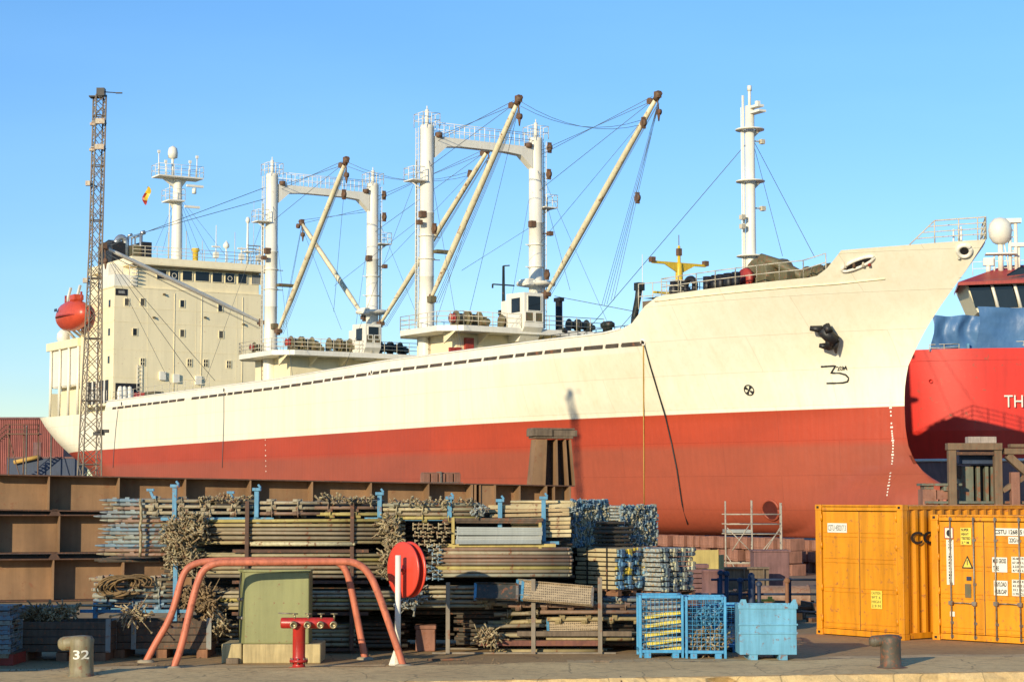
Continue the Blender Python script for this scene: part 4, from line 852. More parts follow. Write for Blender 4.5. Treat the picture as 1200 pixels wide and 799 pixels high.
# ------------------------------------------------------------------ ground, water
def edge(x): return 31.63+.168*max(-40, min(40, x))
g = MB(); xs_ = [-3000, -40, -14, 0, 14, 40, 3000]; vs = []
for x in xs_: vs += [(x, Y if Y else edge(x), z) for Y, z in ((0, 0), (62, 0), (66, -1.6), (95, -1.6), (300, -1.6), (5000, -1.6))]
g.add(vs, [(6*i+j, 6*i+6+j, 6*i+7+j, 6*i+1+j) for i in range(len(xs_)-1) for j in range(5)])
gr = g.build('ground', m_ground); tag(gr, 'dusty concrete and dirt quay surface', 'ground', kind='structure')
yd = MB(); yd.add([(-3000, 66.5, -1.596), (3000, 66.5, -1.596), (3000, 4800, -1.596), (-3000, 4800, -1.596)], [(0, 1, 2, 3)]); tag(yd.build('yard_floor', m_yard), 'shadowed shipyard floor around the dry dock', 'ground', kind='structure')
random.seed(77); m = MB(); vs = []; nx = 420; zz_ = [(.02, .006), (-.03, -.004), (-.09, -.10), (-.10, -.20), (-.10, -.34), (-.12, -.5), (-.12, -1.2), (-.12, -3.5)]
for i in range(nx+1):
    x = -42+84*i/nx; rg = .035*math.sin(x*2.1)+.03*math.sin(x*5.3+1); notch = (.16 if (i % 37) in (5, 6) else 0)
    vs += [(x, edge(x)+dy+R(-.02, .02)*(k > 0)+(rg if k > 1 else 0)+(notch if 1 < k < 6 else 0), z+(R(-.015, .015) if k > 0 else 0)) for k, (dy, z) in enumerate(zz_)]
m.add(vs, [(8*i+j, 8*i+1+j, 8*i+9+j, 8*i+8+j) for i in range(nx) for j in range(7)], False)
qw = m.build('quay_wall', m_cope); tag(qw, 'rough sunlit concrete edge of the quay', 'quay wall', kind='structure')
for px, py, lb_ in ((601, 795, 'small black rubber tyre fender hanging on the quay edge below the scaffold store'), (727, 793, 'larger black rubber tyre fender hanging on the quay edge left of the mesh cages')):
    q = onz(px, py, 0); q.y = edge(q.x)-.22; t_ = thing('tyre_fender', lb_, 'tyre', (q.x, q.y, -.42)); m = MB(); rr_ = .26 if px > 700 else .2
    m.path([Vector((math.cos(t)*rr_, .02*math.sin(3*t), math.sin(t)*rr_)) for t in [i*math.pi/12 for i in range(25)]], .11, 10); m.build('tread', m_tire, t_)
    MB().path([(0, 0, rr_), (.0, .15, rr_+.12), (0, .4, .43)], .015, 5).build('hanging_chain', m_block, t_)
mw, t, b, tc = nodes('harbour_water'); b.inputs['Base Color'].default_value = (0.02, 0.045, 0.05, 1); b.inputs['Roughness'].default_value = 0.08
bump(t, b, noise(t, tc.outputs['Object'], 1.2, 5), 0.5, .2)
wt = MB().add([(-3000, -3000, -2.2), (3000, -3000, -2.2), (3000, 29.2, -2.2), (-3000, 29.2, -2.2)], [(0, 1, 2, 3)]).build('water', mw); tag(wt, 'harbour water in front of the quay', 'water', kind='structure')
# coping : worn pale concrete along the edge, and a second patched strip behind it
random.seed(3)
def strip(name, label, cat, o0, o1, z, mat, gaps=()):
    m = MB(); vs = []; n_ = 160
    for i in range(n_+1):
        x = -20+40*i/n_; a = edge(x)+o0+(.12*math.sin(x*1.3)+.06*math.sin(x*4.1)+R(-.03, .03) if o0 > 0 else 0); b_ = edge(x)+o1+.16*math.sin(x*.9+1)+.08*math.sin(x*3.3)+R(-.03, .03)
        vs += [(x, a, z), (x, b_, z+(.05 if o0 == 0 else 0))]
    m.add(vs, [(2*i, 2*i+2, 2*i+3, 2*i+1) for i in range(n_) if not any(g0 < i < g1 for g0, g1 in gaps)]); return tag(m.build(name, mat), label, cat, kind='structure')
strip('quay_coping', 'worn pale concrete coping along the quay edge', 'kerb', 0, 2.35, .008, m_cope)
strip('pavement', 'paler worn strip of pavement behind the coping', 'pavement', 2.9, 3.5, .004, paint('pale_pavement', (.60, .43, .22), .4, 1.1, .9, streak=0, bmp=.3, rust=.22, rc=(.16, .11, .06), fine=3), ((20, 44), (70, 84), (120, 131)))
# gravel and crumbs on the quay: nobody could count them
random.seed(11); m = MB()
cl = [(R(-10, 10), R(32.4, 36)) for _ in range(16)]
for i in range(1000):
    if R(0, 1) < .6: cx, cy = random.choice(cl); x, y = cx+random.gauss(0, .5), cy+random.gauss(0, .2)
    else: x, y = R(-12, 12), R(31.8, 36.5)
    if y < edge(x)+.1: continue
    s_ = R(.004, .02)*(1.8 if R(0, 1) > .97 else 1); c = Vector((x, y, .009)); k = [c+Vector((math.cos(a+R(0, .5))*s_*R(.7, 1.2), math.sin(a)*s_, 0)) for a in (0, 1.3, 2.6, 3.9, 5.2)]
    m.add(k+[c+Vector((0, 0, s_*.8))], [(j, (j+1) % 5, 5) for j in range(5)])
tag(m.build('gravel', m_copper), 'loose gravel and crumbs scattered on the quay', 'gravel', kind='stuff')
# scraps of timber, wire and bar dropped on the quay
for i, (px, py, L, a_, mt, lb_) in enumerate(((150, 779, .35, .2, m_timber, 'short timber scrap lying left of the front hoop foot'), (520, 774, .6, .1, m_block, 'rusty bar end lying on the quay right of the hose reel'), (705, 776, .3, -.3, m_timber, 'timber offcut lying in front of the low rack'), (985, 774, .5, .15, m_timber, 'flat timber scrap lying before the orange containers'), (300, 788, .25, .5, m_block, 'small rusty scrap left of the hydrant base'), (620, 783, .22, .0, m_conc, 'broken lump of concrete near the quay edge'))):
    q = onz(px, py); m = MB(); u_ = Vector((math.cos(a_), math.sin(a_), 0)); v_ = Vector((-u_.y, u_.x, 0)); m.prism([(-L/2, -.03), (L/2, -.02), (L/2-.03, .03), (-L/2+.04, .035)], (0, 0, 0), u_, v_, (0, 0, .035)); o_ = m.build('scrap_piece', mt); o_.location = q+Vector((0, 0, .01)); tag(o_, lb_, 'scrap')

# ------------------------------------------------------------------ ribbed steel wall behind the stacks
random.seed(21)
WA, WB = Vector((at(0, 700, 54).x-.6, 54, 0)), Vector((at(674, 700, 59.5).x, 59.5, 0)); wd = (WB-WA).normalized(); wn = Vector((wd.y, -wd.x, 0))  # wn points to the camera
def wall_at(px):                           # distance along the wall where a pixel column meets it
    d = ray(px, 600); n = wn; t = WA.dot(n)/d.dot(n); return (Vector((d.x*t, d.y*t, 0))-WA).dot(wd)
AX = (wd, -wn, Vector((0, 0, 1)))
tiers = [(.02, 1.22, [57-164, 57-82, 64, 139+7, 225]), (1.36, 2.46, [70-82, 70, 150, 230, 300, 372]), (2.58, 3.60, [57, 139, 217, 293.5, 366, 435, 502.5, 563, 609.5, 650])]
Lw = (WB-WA).length
for ti, (z0, z1, ribs) in enumerate(tiers):
    g_ = thing('ribbed_girder', ['lowest rust brown ribbed steel girder behind the scaffold stacks', 'middle rust brown ribbed steel girder behind the scaffold stacks', 'topmost and longest rust brown ribbed steel girder in front of the ship'][ti], 'steel girder', WA)
    Lg = Lw if ti == 2 else wall_at(520)
    slope = -.30/Lw if ti == 2 else -.06/Lw
    def pt(s, off, z): return wd*s + wn*off + Vector((0, 0, z+slope*s))
    def slab(m, s0, s1, o0, o1, za, zb):
        vs = [pt(s, o, z) for z in (za, zb) for o in (o0, o1) for s in (s0, s1)]
        m.add(vs, [(0, 2, 3, 1), (4, 5, 7, 6), (0, 1, 5, 4), (2, 6, 7, 3), (0, 4, 6, 2), (1, 3, 7, 5)])
    m = MB(); slab(m, 0, Lg, -.62, -.60, z0+.03, z1-.03); m.build('web', m_beam, g_)
    m = MB(); slab(m, 0, Lg, -.66, .0, z1-.035, z1); m.build('top_flange', m_beamd, g_)
    m = MB(); slab(m, 0, Lg, -.66, .0, z0, z0+.035); m.build('bottom_flange', m_beamd, g_)
    for p in ribs:
        s = wall_at(p)
        if 0 < s < Lg: m = MB(); slab(m, s-.02, s+.02, -.598, -.02, z0+.037, z1-.037); m.build('rib', m_beam, g_)
    if ti < 2: m = MB(); slab(m, 0, Lg, -.5, -.44, z1+.002, z1+.118); m.build('gap_shade_strip', m_black, g_)  # black strip standing in for the shadow between girder tiers
    if ti == 2:
        for p in (553, 557, 580, 640, 668):
            s = wall_at(p); m = MB(); slab(m, s-.03, s+.03, -.49, .015, z0+.037, z1-.037); m.build('rib', m_beam, g_)
        s0, s1 = wall_at(563.5), wall_at(580); m = MB(); slab(m, s0, s1, -.1, -.07, z0+.037, z1-.037); m.build('cover_plate', m_beam, g_)
    else:
        s = wall_at(64.5); m = MB(); m.prism([(-.16, 0), (.16, 0), (.07, .15), (-.07, .15)], pt(s, -.03, z1), wd, (0, 0, 1), wn*.03); m.build('lifting_lug', m_beamd, g_)
# trestle standing at the end of the girder
ts = wall_at(650); tb = WA+wd*ts+Vector((0, 0, 3.6-.30))
tr = thing('keel_trestle', 'tapered brown steel trestle topped with timbers standing on the girder end', 'trestle', tb)
m = MB()
H_ = 1.42
def taper(m, x0, x1, y0, y1, k=.80):
    vs = [Vector((0, 0, 0))+wd*x*(k if z else 1)+wn*y+Vector((0, 0, z)) for z in (0, H_) for y in (y0, y1) for x in (x0, x1)]
    return m.add(vs, [(0, 2, 3, 1), (4, 5, 7, 6), (0, 1, 5, 4), (2, 6, 7, 3), (0, 4, 6, 2), (1, 3, 7, 5)])
taper(m, -.72, .68, -.52, -.48); m.build('back_plate', m_beamd, tr)  # darker steel here paints shade into the spaces between the ribs
m = MB(); taper(m, -.74, -.36, -.06, -.02); m.build('face_plate', m_beam, tr)
for a, b in ((-.36, -.30), (.06, .12), (.42, .47), (.62, .68)):
    m = MB(); taper(m, a, b, -.48, .0); m.build('rib', m_beam, tr)
m = MB(); taper(m, -.74, -.70, -.5, -.05); m.build('rib', m_beam, tr)
for i, (x0, x1, z0, z1, dy) in enumerate(((-.66, .60, 0.02, .09, 0), (-.75, -.1, .09, .29, .06), (-.06, .72, .09, .28, .02), (-.7, .66, .29, .345, -.03))):
    m = MB(); m.box(Vector((0, 0, H_+(z0+z1)/2))+wd*(x0+x1)/2+wn*(-.25+dy), (x1-x0, .62, z1-z0), AX); o_ = Vector((0, 0, H_)); ob = centred(m, o_).build('timber', m_timber, None, .012); ob.location = tb+o_
    tag(ob, ['thin packing board directly on the trestle top', 'left square timber on top of the trestle', 'right square timber on top of the trestle', 'flat upper board capping the trestle timbers'][i], 'timber')
# rusty machine lying on the girder at mid picture
s = wall_at(519); mo = WA+wd*s+Vector((0, 0, 3.6-.0225*0-.30*s/Lw+.0)); mc = thing('steel_bundle', 'small bundle of rusty steel blocks lying on the top girder', 'bundle', mo)
m = MB()
for i in range(5): m.box(wd*(-.48+.24*i)-wn*.28+Vector((0, 0, .15)), (.2, .4, .26), AX)
m.box(-wn*.28+Vector((0, 0, .30)), (1.15, .3, .04), AX); m.build('blocks', m_keel, mc, .01)
m = MB().box(wd*-.05-wn*.27+Vector((0, 0, .17)), (.04, .48, .34), AX).box(-wn*.3+Vector((0, 0, .01)), (1.3, .5, .02), AX); m.build('strap', m_steel, mc)

# ------------------------------------------------------------------ lattice light mast
random.seed(5)
LY = 88.0; b0 = at(103.5, 552, LY); base = Vector((b0.x, LY, -1.6)); top = at(117, 112, LY)
lm = thing('lattice_light_mast', 'tall slender rusty lattice mast with floodlights beside the ship stern', 'light mast', base)
d = top-base; h0 = .74; h1 = .33; nb = 34
def lpt(k, f):
    hh = h0+(h1-h0)*min(1, f*1.45) if f < .69 else h1
    sx, sy = [(-1, -1), (1, -1), (1, 1), (-1, 1)][k % 4]; c_, s_ = math.cos(.5), math.sin(.5)
    return d*f + Vector(((sx*c_-sy*s_)*hh*.72, (sx*s_+sy*c_)*hh*.72, 0))
for k in range(4):
    m = MB(); m.path([lpt(k, f/10) for f in range(11)], .036, 6); m.build('corner_leg', m_lattice, lm)
m = MB(); fz = [(1-(1-i/nb)**1.12) for i in range(nb+1)]
for i in range(nb):
    for k in range(4):
        m.tube(lpt(k, fz[i]), lpt(k+1, fz[i+1]), .018, 4); m.tube(lpt(k+1, fz[i]), lpt(k, fz[i+1]), .018, 4)
        if i % 4 == 0: m.tube(lpt(k, fz[i]), lpt(k+1, fz[i]), .03, 4)
m.build('lacing', m_lattice, lm)
for f_, nm in ((1.0, 1), (.945, 0), (.893, 0), (.815, 2), (.62, 2)):
    c = d*f_; m = MB()
    if nm == 1: m.box(c+Vector((.08, -.1, .12)), (.36, .4, .36)); m.box(c+Vector((-.15, 0, -.08)), (.62, .5, .06)); m.tube(c+Vector((.2, -.1, .14)), c+Vector((.95, -.3, .05)), .025, 6); m.box(c+Vector((.95, -.3, .05)), (.3, .1, .05))
    elif nm == 0: m.box(c+Vector((.12, -.3, 0)), (.42, .16, .24)); m.box(c+Vector((-.25, -.2, -.12)), (.22, .2, .12)); m.box(c, (.62, .5, .04))
    else: m.box(c+Vector((-.36, -.3, .1)), (.22, .2, .22)).tube(c, c+Vector((-.36, -.3, .1)), .03, 5)
    m.build('floodlight', m_black if nm == 1 else m_steel, lm)
for (px, py) in ((121, 505), (116, 508)):
    q = at(px, py, LY)-base; MB().box(q, (.5, .2, .15)).build('cable_bracket', m_black, lm)

# ------------------------------------------------------------------ scaffold store
random.seed(31)
def tube_mesh(L, r, kind):
    m = MB(); m.tube((-L/2, 0, 0), (L/2, 0, 0), r, 8)
    if kind == 'standard':
        n = max(1, int(L/.5))
        for i in range(n):
            x = -L/2+.25+i*.5; m.tube((x, 0, 0), (x+.02, 0, 0), r*2.3, 8); m.box((x+.05, -.02, r*1.3), (.09, .05, .07)).box((x-.05, -r*.8, -r*1.2), (.08, .05, .06)).tube((x+.03, -r, -r*1.8), (x+.03, -r, r*1.9), .012, 5)
    if kind == 'ledger':
        for sx in (-1, 1): m.box((sx*(L/2+.02), 0, 0), (.07, .035, .085)); m.box((sx*(L/2+.03), 0, .05), (.02, .012, .08))
    if kind == 'spike': m = MB(); m.tube((-L/2+.16, 0, 0), (L/2, 0, 0), r, 8); m.tube((-L/2, 0, .004), (-L/2+.16, 0, 0), r*.35, 7, r*.98); m.box((-L/2+.3, 0, r), (.08, .03, .05))
    if kind == 'tube':
        m.tube((L/2-.001, 0, 0), (L/2+.05, 0, 0), r*.72, 8)
    if kind == 'plank':
        m = MB(); m.bx(-L/2, L/2, -.12, .12, -.018, .018); m.bx(-L/2, L/2, -.12, -.112, -.055, -.02).bx(-L/2, -L/2+.04, -.125, .125, -.03, .024).bx(L/2-.04, L/2, -.125, .125, -.03, .024)
    if kind == 'batten':
        m = MB(); m.bx(-L/2, L/2, -.04, .04, -.03, .03)
    return m
GROUPS = {}
def lay(px0, px1, py0, py1, Y, rows, depth, kind, mat, name, label, cat, r=.03, dy=.075, stag=0.0, rise=0.0, L=None, skip=0):
    """lay rows of single tubes side by side; each tube is an object, the mesh is shared"""
    a, b = at(px0, (py0+py1)/2, Y), at(px1, (py0+py1)/2, Y); L = L or abs(b.x-a.x)
    zt, zb = at((px0+px1)/2, py0, Y).z, at((px0+px1)/2, py1, Y).z
    first = None
    for i in range(rows):
        for j in range(depth):
            if skip and R(0, 1) < skip: continue
            if first is None: o = tube_mesh(L, r, kind).build(name, mat); first = o
            else: o = first.copy(); col.objects.link(o)
            z = zt-r+(zb-zt+2*r)*i/max(1, rows-1)
            o.location = ((a.x+b.x)/2+R(-stag, stag)+R(-.03, .03), Y+j*dy+R(-.012, .012)+.008*(i % 3), z+R(-.008, .008))
            o.rotation_euler = (R(-3, 3) if kind in ('tube', 'standard') else 0, -rise+R(-.006, .006), R(-.012, .012))
            tag(o, label, cat, group=label)
    return first
def rackpost(rk, px, py0, py1, Y, mat, w_=.07, head=False, org=None):
    a = at(px, py0, Y); zb = max(0, at(px, py1, Y).z); m = MB(); m.bx(a.x-w_/2-org.x, a.x+w_/2-org.x, Y-w_/2-org.y, Y+w_/2-org.y, zb-org.z, a.z-org.z)
    if head: m.box((a.x-org.x, Y-org.y, a.z-org.z+.03), (w_*1.9, w_*1.6, .06)); m.box((a.x-org.x+.05, Y-org.y-.02, a.z-org.z+.09), (.04, .05, .08), (Vector((.8, 0, .6)), Vector((0, 1, 0)), Vector((-.6, 0, .8))))
    return m.build('post', mat, rk, .006)
def rack(label, pxs, py0, py1, Y, depth, mat, shelves=(), w_=.07, head=False, base=True):
    o = at((pxs[0]+pxs[-1])/2, py1, Y); o.z = max(0, o.z)
    rk = thing('storage_rack', label, 'rack', o)
    for k, px in enumerate(pxs):
        rackpost(rk, px, py0 if not isinstance(py0, (list, tuple)) else py0[k], py1, Y, mat, w_, head, o)
        rackpost(rk, px, py0 if not isinstance(py0, (list, tuple)) else py0[k], py1, Y+depth, mat, w_, head, o)
    x0, x1 = at(pxs[0], 700, Y).x-o.x, at(pxs[-1], 700, Y).x-o.x
    for py in shelves:
        z = at(px, py, Y).z-o.z; m = MB()
        for dy in (.06, depth-.06): m.bx(x0-.3, x1+.3, dy-.03, dy+.03, z-.06, z)
        for px in pxs: xx = at(px, 700, Y).x-o.x; m.bx(xx-.03, xx+.03, .03, depth-.03, z-.11, z-.062)
        m.build('cross_bar', mat, rk)
    return rk
YF = 36.9
rack('tall rusty rack of two posts standing behind the olive cabinet', (290, 413), (587, 590), 762, YF-.08, 1.15, m_beamd, (680, 717, 759, 643.5), .075)
rack('low rusty rack with three posts holding planks right of the hose reel', (525, 625, 703), (682, 678, 676), 766, YF-.12, 1.2, m_lattice, (764,), .08)
rack('blue topped rack posts above the stacked standards on the left', (205, 301), (571, 575), 606, YF-.02, .9, m_bluep, (606,), .085, True)
rack('blue topped rack posts above the stacked standards at centre', (445, 527), (580, 585), 606, YF-.02, .9, m_bluep, (606,), .085, True)
rack('blue rack posts holding the pale battens right of centre', (586, 637), (588, 585), 634, YF+.15, 1.0, m_bluep, (634,), .085, True)
rack('short orange brown posts either side of the grey boards', (531, 633), (606, 612), 637, YF-.05, .9, m_ochre, (637,), .06)
rack('blue post rack behind the salmon hoops on the left', (112, 206), (706, 660), 766, YF-.3, 1.2, m_bluep, (714,), .085, False)

T_ = 'scaffold tube'
lay(232, 470, 608, 637, YF, 6, 3, 'tube', m_tube, 'scaffold_tube', 'long worn scaffold tube in the upper bay between the two rusty posts', T_, r=.033)
lay(292, 412, 635, 641, YF-.12, 1, 1, 'tube', paint('cream_pipe', (.62, .55, .33), .2, 3, .5, rust=.2), 'scaffold_tube', 'single cream white pipe lying across the two rusty posts', T_, r=.042)
lay(236, 462, 648, 677, YF, 6, 3, 'tube', m_tube, 'scaffold_tube', 'brown scaffold tube in the second bay behind the salmon hoop rail', T_, r=.033)
lay(240, 478, 692, 714, YF, 5, 3, 'tube', m_tube, 'scaffold_tube', 'brown scaffold tube in the third bay beside the olive cabinet', T_, r=.033)
lay(250, 412, 731, 757, YF, 5, 3, 'tube', m_tube, 'scaffold_tube', 'brown scaffold tube in the bottom bay behind the red hydrant', T_, r=.036)
for (a, b, y0, y1, n, lb_, rs) in ((168, 300, 585, 603, 3, 'rosette standard in the top layer left of the second blue post', .0), (303, 375, 587, 604, 3, 'short rosette standard in the top layer above the rusty rack', .0), (370, 448, 586, 604, 3, 'rosette standard in the top layer left of the centre blue post', .0), (447, 560, 589, 609, 4, 'rosette standard in the top layer between the centre blue posts', .0)):
    lay(a, b, y0, y1, YF, n, 3, 'standard', m_tube, 'scaffold_standard', lb_, 'scaffold standard', r=.034, dy=.14, stag=.04)
lay(124, 214, 584, 651, YF+.1, 14, 3, 'spike', m_tubeb, 'scaffold_tube', 'bluish scaffold tube with a staggered end poking out at the far left of the stack', T_, r=.032, dy=.07, stag=.24)
lay(165, 238, 600, 652, YF+.15, 9, 2, 'tube', m_tube, 'scaffold_tube', 'brown scaffold tube right of the strap on the bluish tube ends', T_, r=.034)
lay(512, 667, 641, 676, YF, 8, 3, 'tube', m_tube, 'scaffold_tube', 'long scaffold tube in the pile under the grey boards', T_, r=.036, stag=.03)
lay(520, 636, 607, 613, YF, 2, 3, 'batten', m_plk, 'timber_batten', 'dark reddish timber lying on top of the grey boards', 'timber', dy=.09)
lay(534, 634, 617, 635, YF, 4, 3, 'plank', m_greyb, 'scaffold_board', 'galvanised grey scaffold board between the short orange brown posts', 'scaffold board', dy=.26, r=.03)
for i in range(8):
    y = 591+i*4.9; lay(572+i*1.5 if i < 3 else 600, 668, y, y, YF+.25, 1, 4, 'batten', m_tubey, 'pale_batten', 'pale batten sloping up to the right between the blue rack posts', 'batten', dy=.10, rise=.018)
lay(478, 566, 686, 712, YF+.05, 5, 3, 'tube', m_tube, 'scaffold_tube', 'scaffold tube on the low pile just right of the hose reel', T_, r=.034, stag=.1)
for (a, b, y, r_, k) in ((560, 640, 707, 0, 'standard'), (590, 745, 709, 0, 'standard'), (580, 706, 717, .03, 'standard'), (630, 760, 716, 0, 'tube'), (575, 700, 727, .035, 'standard'), (640, 772, 724, 0, 'standard'), (560, 640, 733, .02, 'tube'), (565, 705, 744, .0, 'tube'), (640, 742, 741, 0, 'tube'), (570, 704, 751, 0, 'tube'), (580, 705, 762, 0, 'tube'), (640, 740, 748, 0, 'tube')):
    lay(a, b, y-2, y+2, YF+R(0, .3), 1, 3, k, m_tube, 'scaffold_standard' if k == 'standard' else 'scaffold_tube', 'loose worn tube in the jumbled low rack at centre right', T_, r=.04, rise=r_, dy=.2, stag=.08)
lay(108, 202, 676, 712, YF-.1, 6, 3, 'standard', m_tubeb, 'scaffold_standard', 'shaded blue grey standard stacked below the rope coil on the left', 'scaffold standard', r=.036, dy=.13, stag=.04)
lay(18, 80, 709, 722, YF-.6, 3, 3, 'tube', m_tubeb, 'scaffold_tube', 'shaded blue tube lying behind the left timber crate', T_, r=.036, stag=.1)
lay(70, 125, 708, 712, YF-.6, 1, 2, 'tube', m_tube, 'scaffold_tube', 'thin rusty bar lying behind the left timber crate', T_, r=.02)
# far pile: countless tubes deep in the store
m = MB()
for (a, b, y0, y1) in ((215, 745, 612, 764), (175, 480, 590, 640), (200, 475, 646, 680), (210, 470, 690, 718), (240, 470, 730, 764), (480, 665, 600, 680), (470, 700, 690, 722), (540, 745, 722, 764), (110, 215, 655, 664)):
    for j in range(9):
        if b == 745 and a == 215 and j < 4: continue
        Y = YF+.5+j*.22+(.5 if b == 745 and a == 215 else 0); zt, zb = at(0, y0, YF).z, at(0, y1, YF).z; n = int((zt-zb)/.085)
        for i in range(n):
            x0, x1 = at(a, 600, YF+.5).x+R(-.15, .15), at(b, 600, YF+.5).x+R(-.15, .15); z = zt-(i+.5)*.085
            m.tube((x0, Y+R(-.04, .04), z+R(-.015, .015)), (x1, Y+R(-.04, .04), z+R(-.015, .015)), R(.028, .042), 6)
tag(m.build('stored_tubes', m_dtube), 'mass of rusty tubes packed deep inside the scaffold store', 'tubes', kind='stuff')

# tangles of couplers and wedge heads
def tangle(label, px0, px1, py0, py1, Y, n, mat, thick=.2, L=(.05, .15), r=(.010, .020), name='coupler_tangle', cat='couplers'):
    a, b = at(px0, py1, Y), at(px1, py0, Y); c = (a+b)/2; m = MB(); hx, hz = (b.x-a.x)/2, (b.z-a.z)/2
    n = int(n*1.45); ph1, ph2 = R(0, 6), R(0, 6)
    for i in range(n):
        while True:
            u, v = R(-1, 1), R(-1, 1)
            th_ = math.atan2(v, u)
            if math.hypot(u, v) < (.86+.2*math.sin(2*th_+ph1)+.13*math.sin(5*th_+ph2)+.1*math.sin(9*th_))*R(.85, 1.1): break
        p = Vector((u*hx, R(-thick, .05)*(1-.4*(u*u+v*v)/2), v*hz)); dd = Vector((R(-1, 1), R(-1.2, .3), R(-1, 1))).normalized(); q = p+dd*R(*L)*(1.0 if i % 3 else 1.9)
        m.tube(p, q, R(*r), 5, R(*r)*.8)
        if i % 2: m.box(q, (R(.02, .05), R(.02, .035), R(.02, .06)), (dd, dd.orthogonal().normalized(), dd.cross(dd.orthogonal().normalized())))
    ob = m.build(name, mat); ob.location = c; return tag(ob, label, cat, kind='stuff')
def headrows(label, px0, px1, py0, py1, Y, mat):
    a, b = at(px0, py1, Y), at(px1, py0, Y); m = MB(); z = .03
    while z < b.z-a.z:
        x = R(0, .05)
        while x < b.x-a.x:
            if R(0, 1) > .12:
                p = Vector((x, R(-.05, .05), z+R(-.012, .012))); m.tube(p, p+Vector((R(.05, .10), .02, R(-.01, .01))), .017, 6).box(p+Vector((-.01, 0, 0)), (.022, .04, .066)).tube(p+Vector((0, .02, 0)), p+Vector((0, .4, 0)), .016, 5)
            x += R(.085, .12)
        z += .078
    ob = m.build('ledger_heads', mat); ob.location = a; return tag(ob, label, 'ledger heads', kind='stuff')
tangle('large beige tangle of couplers hanging down the left stack', 191, 243, 602, 640, YF-.12, 380, m_coup)
tangle('lower beige cluster of coupler ends beneath the large tangle', 192, 238, 636, 672, YF-.1, 260, m_coup)
tangle('small brown cluster of coupler ends behind the salmon hoops', 214, 252, 680, 722, YF-.1, 190, m_copper)
tangle('beige coupler heads at the end of the upper centre tubes', 448, 470, 606, 642, YF-.1, 220, m_coup)
tangle('coupler heads at the end of the second bay tubes', 448, 470, 632, 682, YF-.08, 130, m_coup)
headrows('ledger heads stacked left of the grey boards', 484, 524, 612, 640, YF-.1, m_coup)
headrows('bluish ledger heads at the left end of the long tube pile', 500, 518, 636, 680, YF-.1, m_lend)
tangle('grey green rod ends beside the hose reel', 466, 498, 686, 714, YF-.1, 170, m_ends, .2, (.05, .12))
tangle('jumble of pale clamp ends in the low centre rack', 560, 586, 732, 756, YF-.1, 80, m_coup, .3)
tangle('loose clamps on top of the top layer left of centre', 225, 300, 581, 587, YF+.1, 60, m_coup, .3, (.03, .07), (.012, .02))
tangle('loose clamps on top of the top layer at centre', 372, 440, 582, 587, YF+.1, 70, m_coup, .3, (.03, .07), (.012, .02))
tangle('loose clamps along the top layer right of the centre blue post', 455, 556, 585, 590, YF+.1, 80, m_coup, .3, (.03, .07), (.012, .02))
tangle('bluish fittings at the right end of the top layer', 552, 572, 592, 605, YF, 40, m_ends, .15, (.03, .07), (.012, .02))
tangle('white and brown clamps heaped in the left timber crate', 22, 66, 712, 726, YF-1.2, 110, m_copper, .35)
tangle('mixed pale clamps heaped at the middle of the left timber crate', 52, 92, 708, 724, YF-1.3, 110, m_coup, .35)
tangle('pale broken slats heaped on the second timber crate', 140, 178, 714, 722, YF-1.3, 40, m_coup, .3, (.08, .25))
tangle('beige and rusty clamps heaped between crate and olive cabinet', 246, 268, 722, 746, YF-.6, 120, m_coup, .3)
tangle('clamps left of the jumbled low rack', 232, 262, 700, 722, YF-.05, 60, m_copper, .3)
# rope coil
m = MB(); c = at(142, 686, YF-.3)
for k in range(16):
    ph = R(-.5, .5); rr = R(.22, .33); oy = R(-.15, .15); ox = R(-.12, .18)
    m.path([Vector((ox+math.cos(t+ph)*rr*1.15+math.sin(t)*.1, oy+.1*math.sin(t*2+ph), math.sin(t)*rr*.62+R(-.01, .01))) for t in [i*math.pi/9 for i in range(17)]], .018, 6)
ob = m.build('rope_coil', m_rope); ob.location = c; tag(ob, 'brown coil of rope lying on the shaded blue standards', 'rope')
# strap
m = MB(); a, b = at(166, 584, YF), at(166, 652, YF)
m.path([a+(b-a)*i/12+Vector((R(-.02, .02), -.09, 0)) for i in range(13)], .03, 6); ob = centred(m, a).build('tie_wire', m_coup); ob.location = a; tag(ob, 'twisted tie holding the bluish tube ends together', 'tie')
for px, py, lb_ in ((178, 577, 'upturned blue fitting left of the first blue post'), (272, 580, 'small blue fitting sticking up between the first two blue posts')):
    a = at(px, py+6, YF); m = MB(); m.box((0, 0, .06), (.05, .05, .16), (Vector((.9, 0, .4)), Vector((0, 1, 0)), Vector((-.4, 0, .9)))); m.box((-.03, 0, .15), (.14, .08, .05)); m.box((.05, 0, .01), (.07, .1, .06)); ob = m.build('post_head', m_bluep, None, .005); ob.location = a; tag(ob, lb_, 'fitting')

# perforated planks
def plank(px0, py0, px1, py1, wpx, Y, label, mat, tilt=.9, L=None):
    a, b = at(px0, py0, Y), at(px1, py1, Y); u = (b-a).normalized(); n = u.cross(Vector((0, 1, 0))).normalized(); 
    v = (Vector((0, math.cos(tilt), math.sin(tilt)))); v = (v-u*v.dot(u)).normalized(); wd_ = wpx/61.0/max(.3, math.sin(tilt)); nn = u.cross(v)
    c = (a+b)/2; m = MB(); m.box((0, 0, 0), ((b-a).length, wd_, .03), (u, v, nn)); 
    for s in (-1, 1): m.box(v*(wd_/2*s)+nn*.02, ((b-a).length, .012, .07), (u, v, nn))
    o = m.build('deck', mat); root = thing('metal_plank', label, 'plank', c); o.parent = root
    for s in (-1, 1): MB().box(u*((b-a).length/2*s), (.05, wd_+.02, .05), (u, v, nn)).build('end_hook', m_bluep if s < 0 else m_steel, root)
    return root
plank(612, 692, 694, 699, 20, YF-.15, 'tan perforated metal plank tilted on the low rack', m_perf)
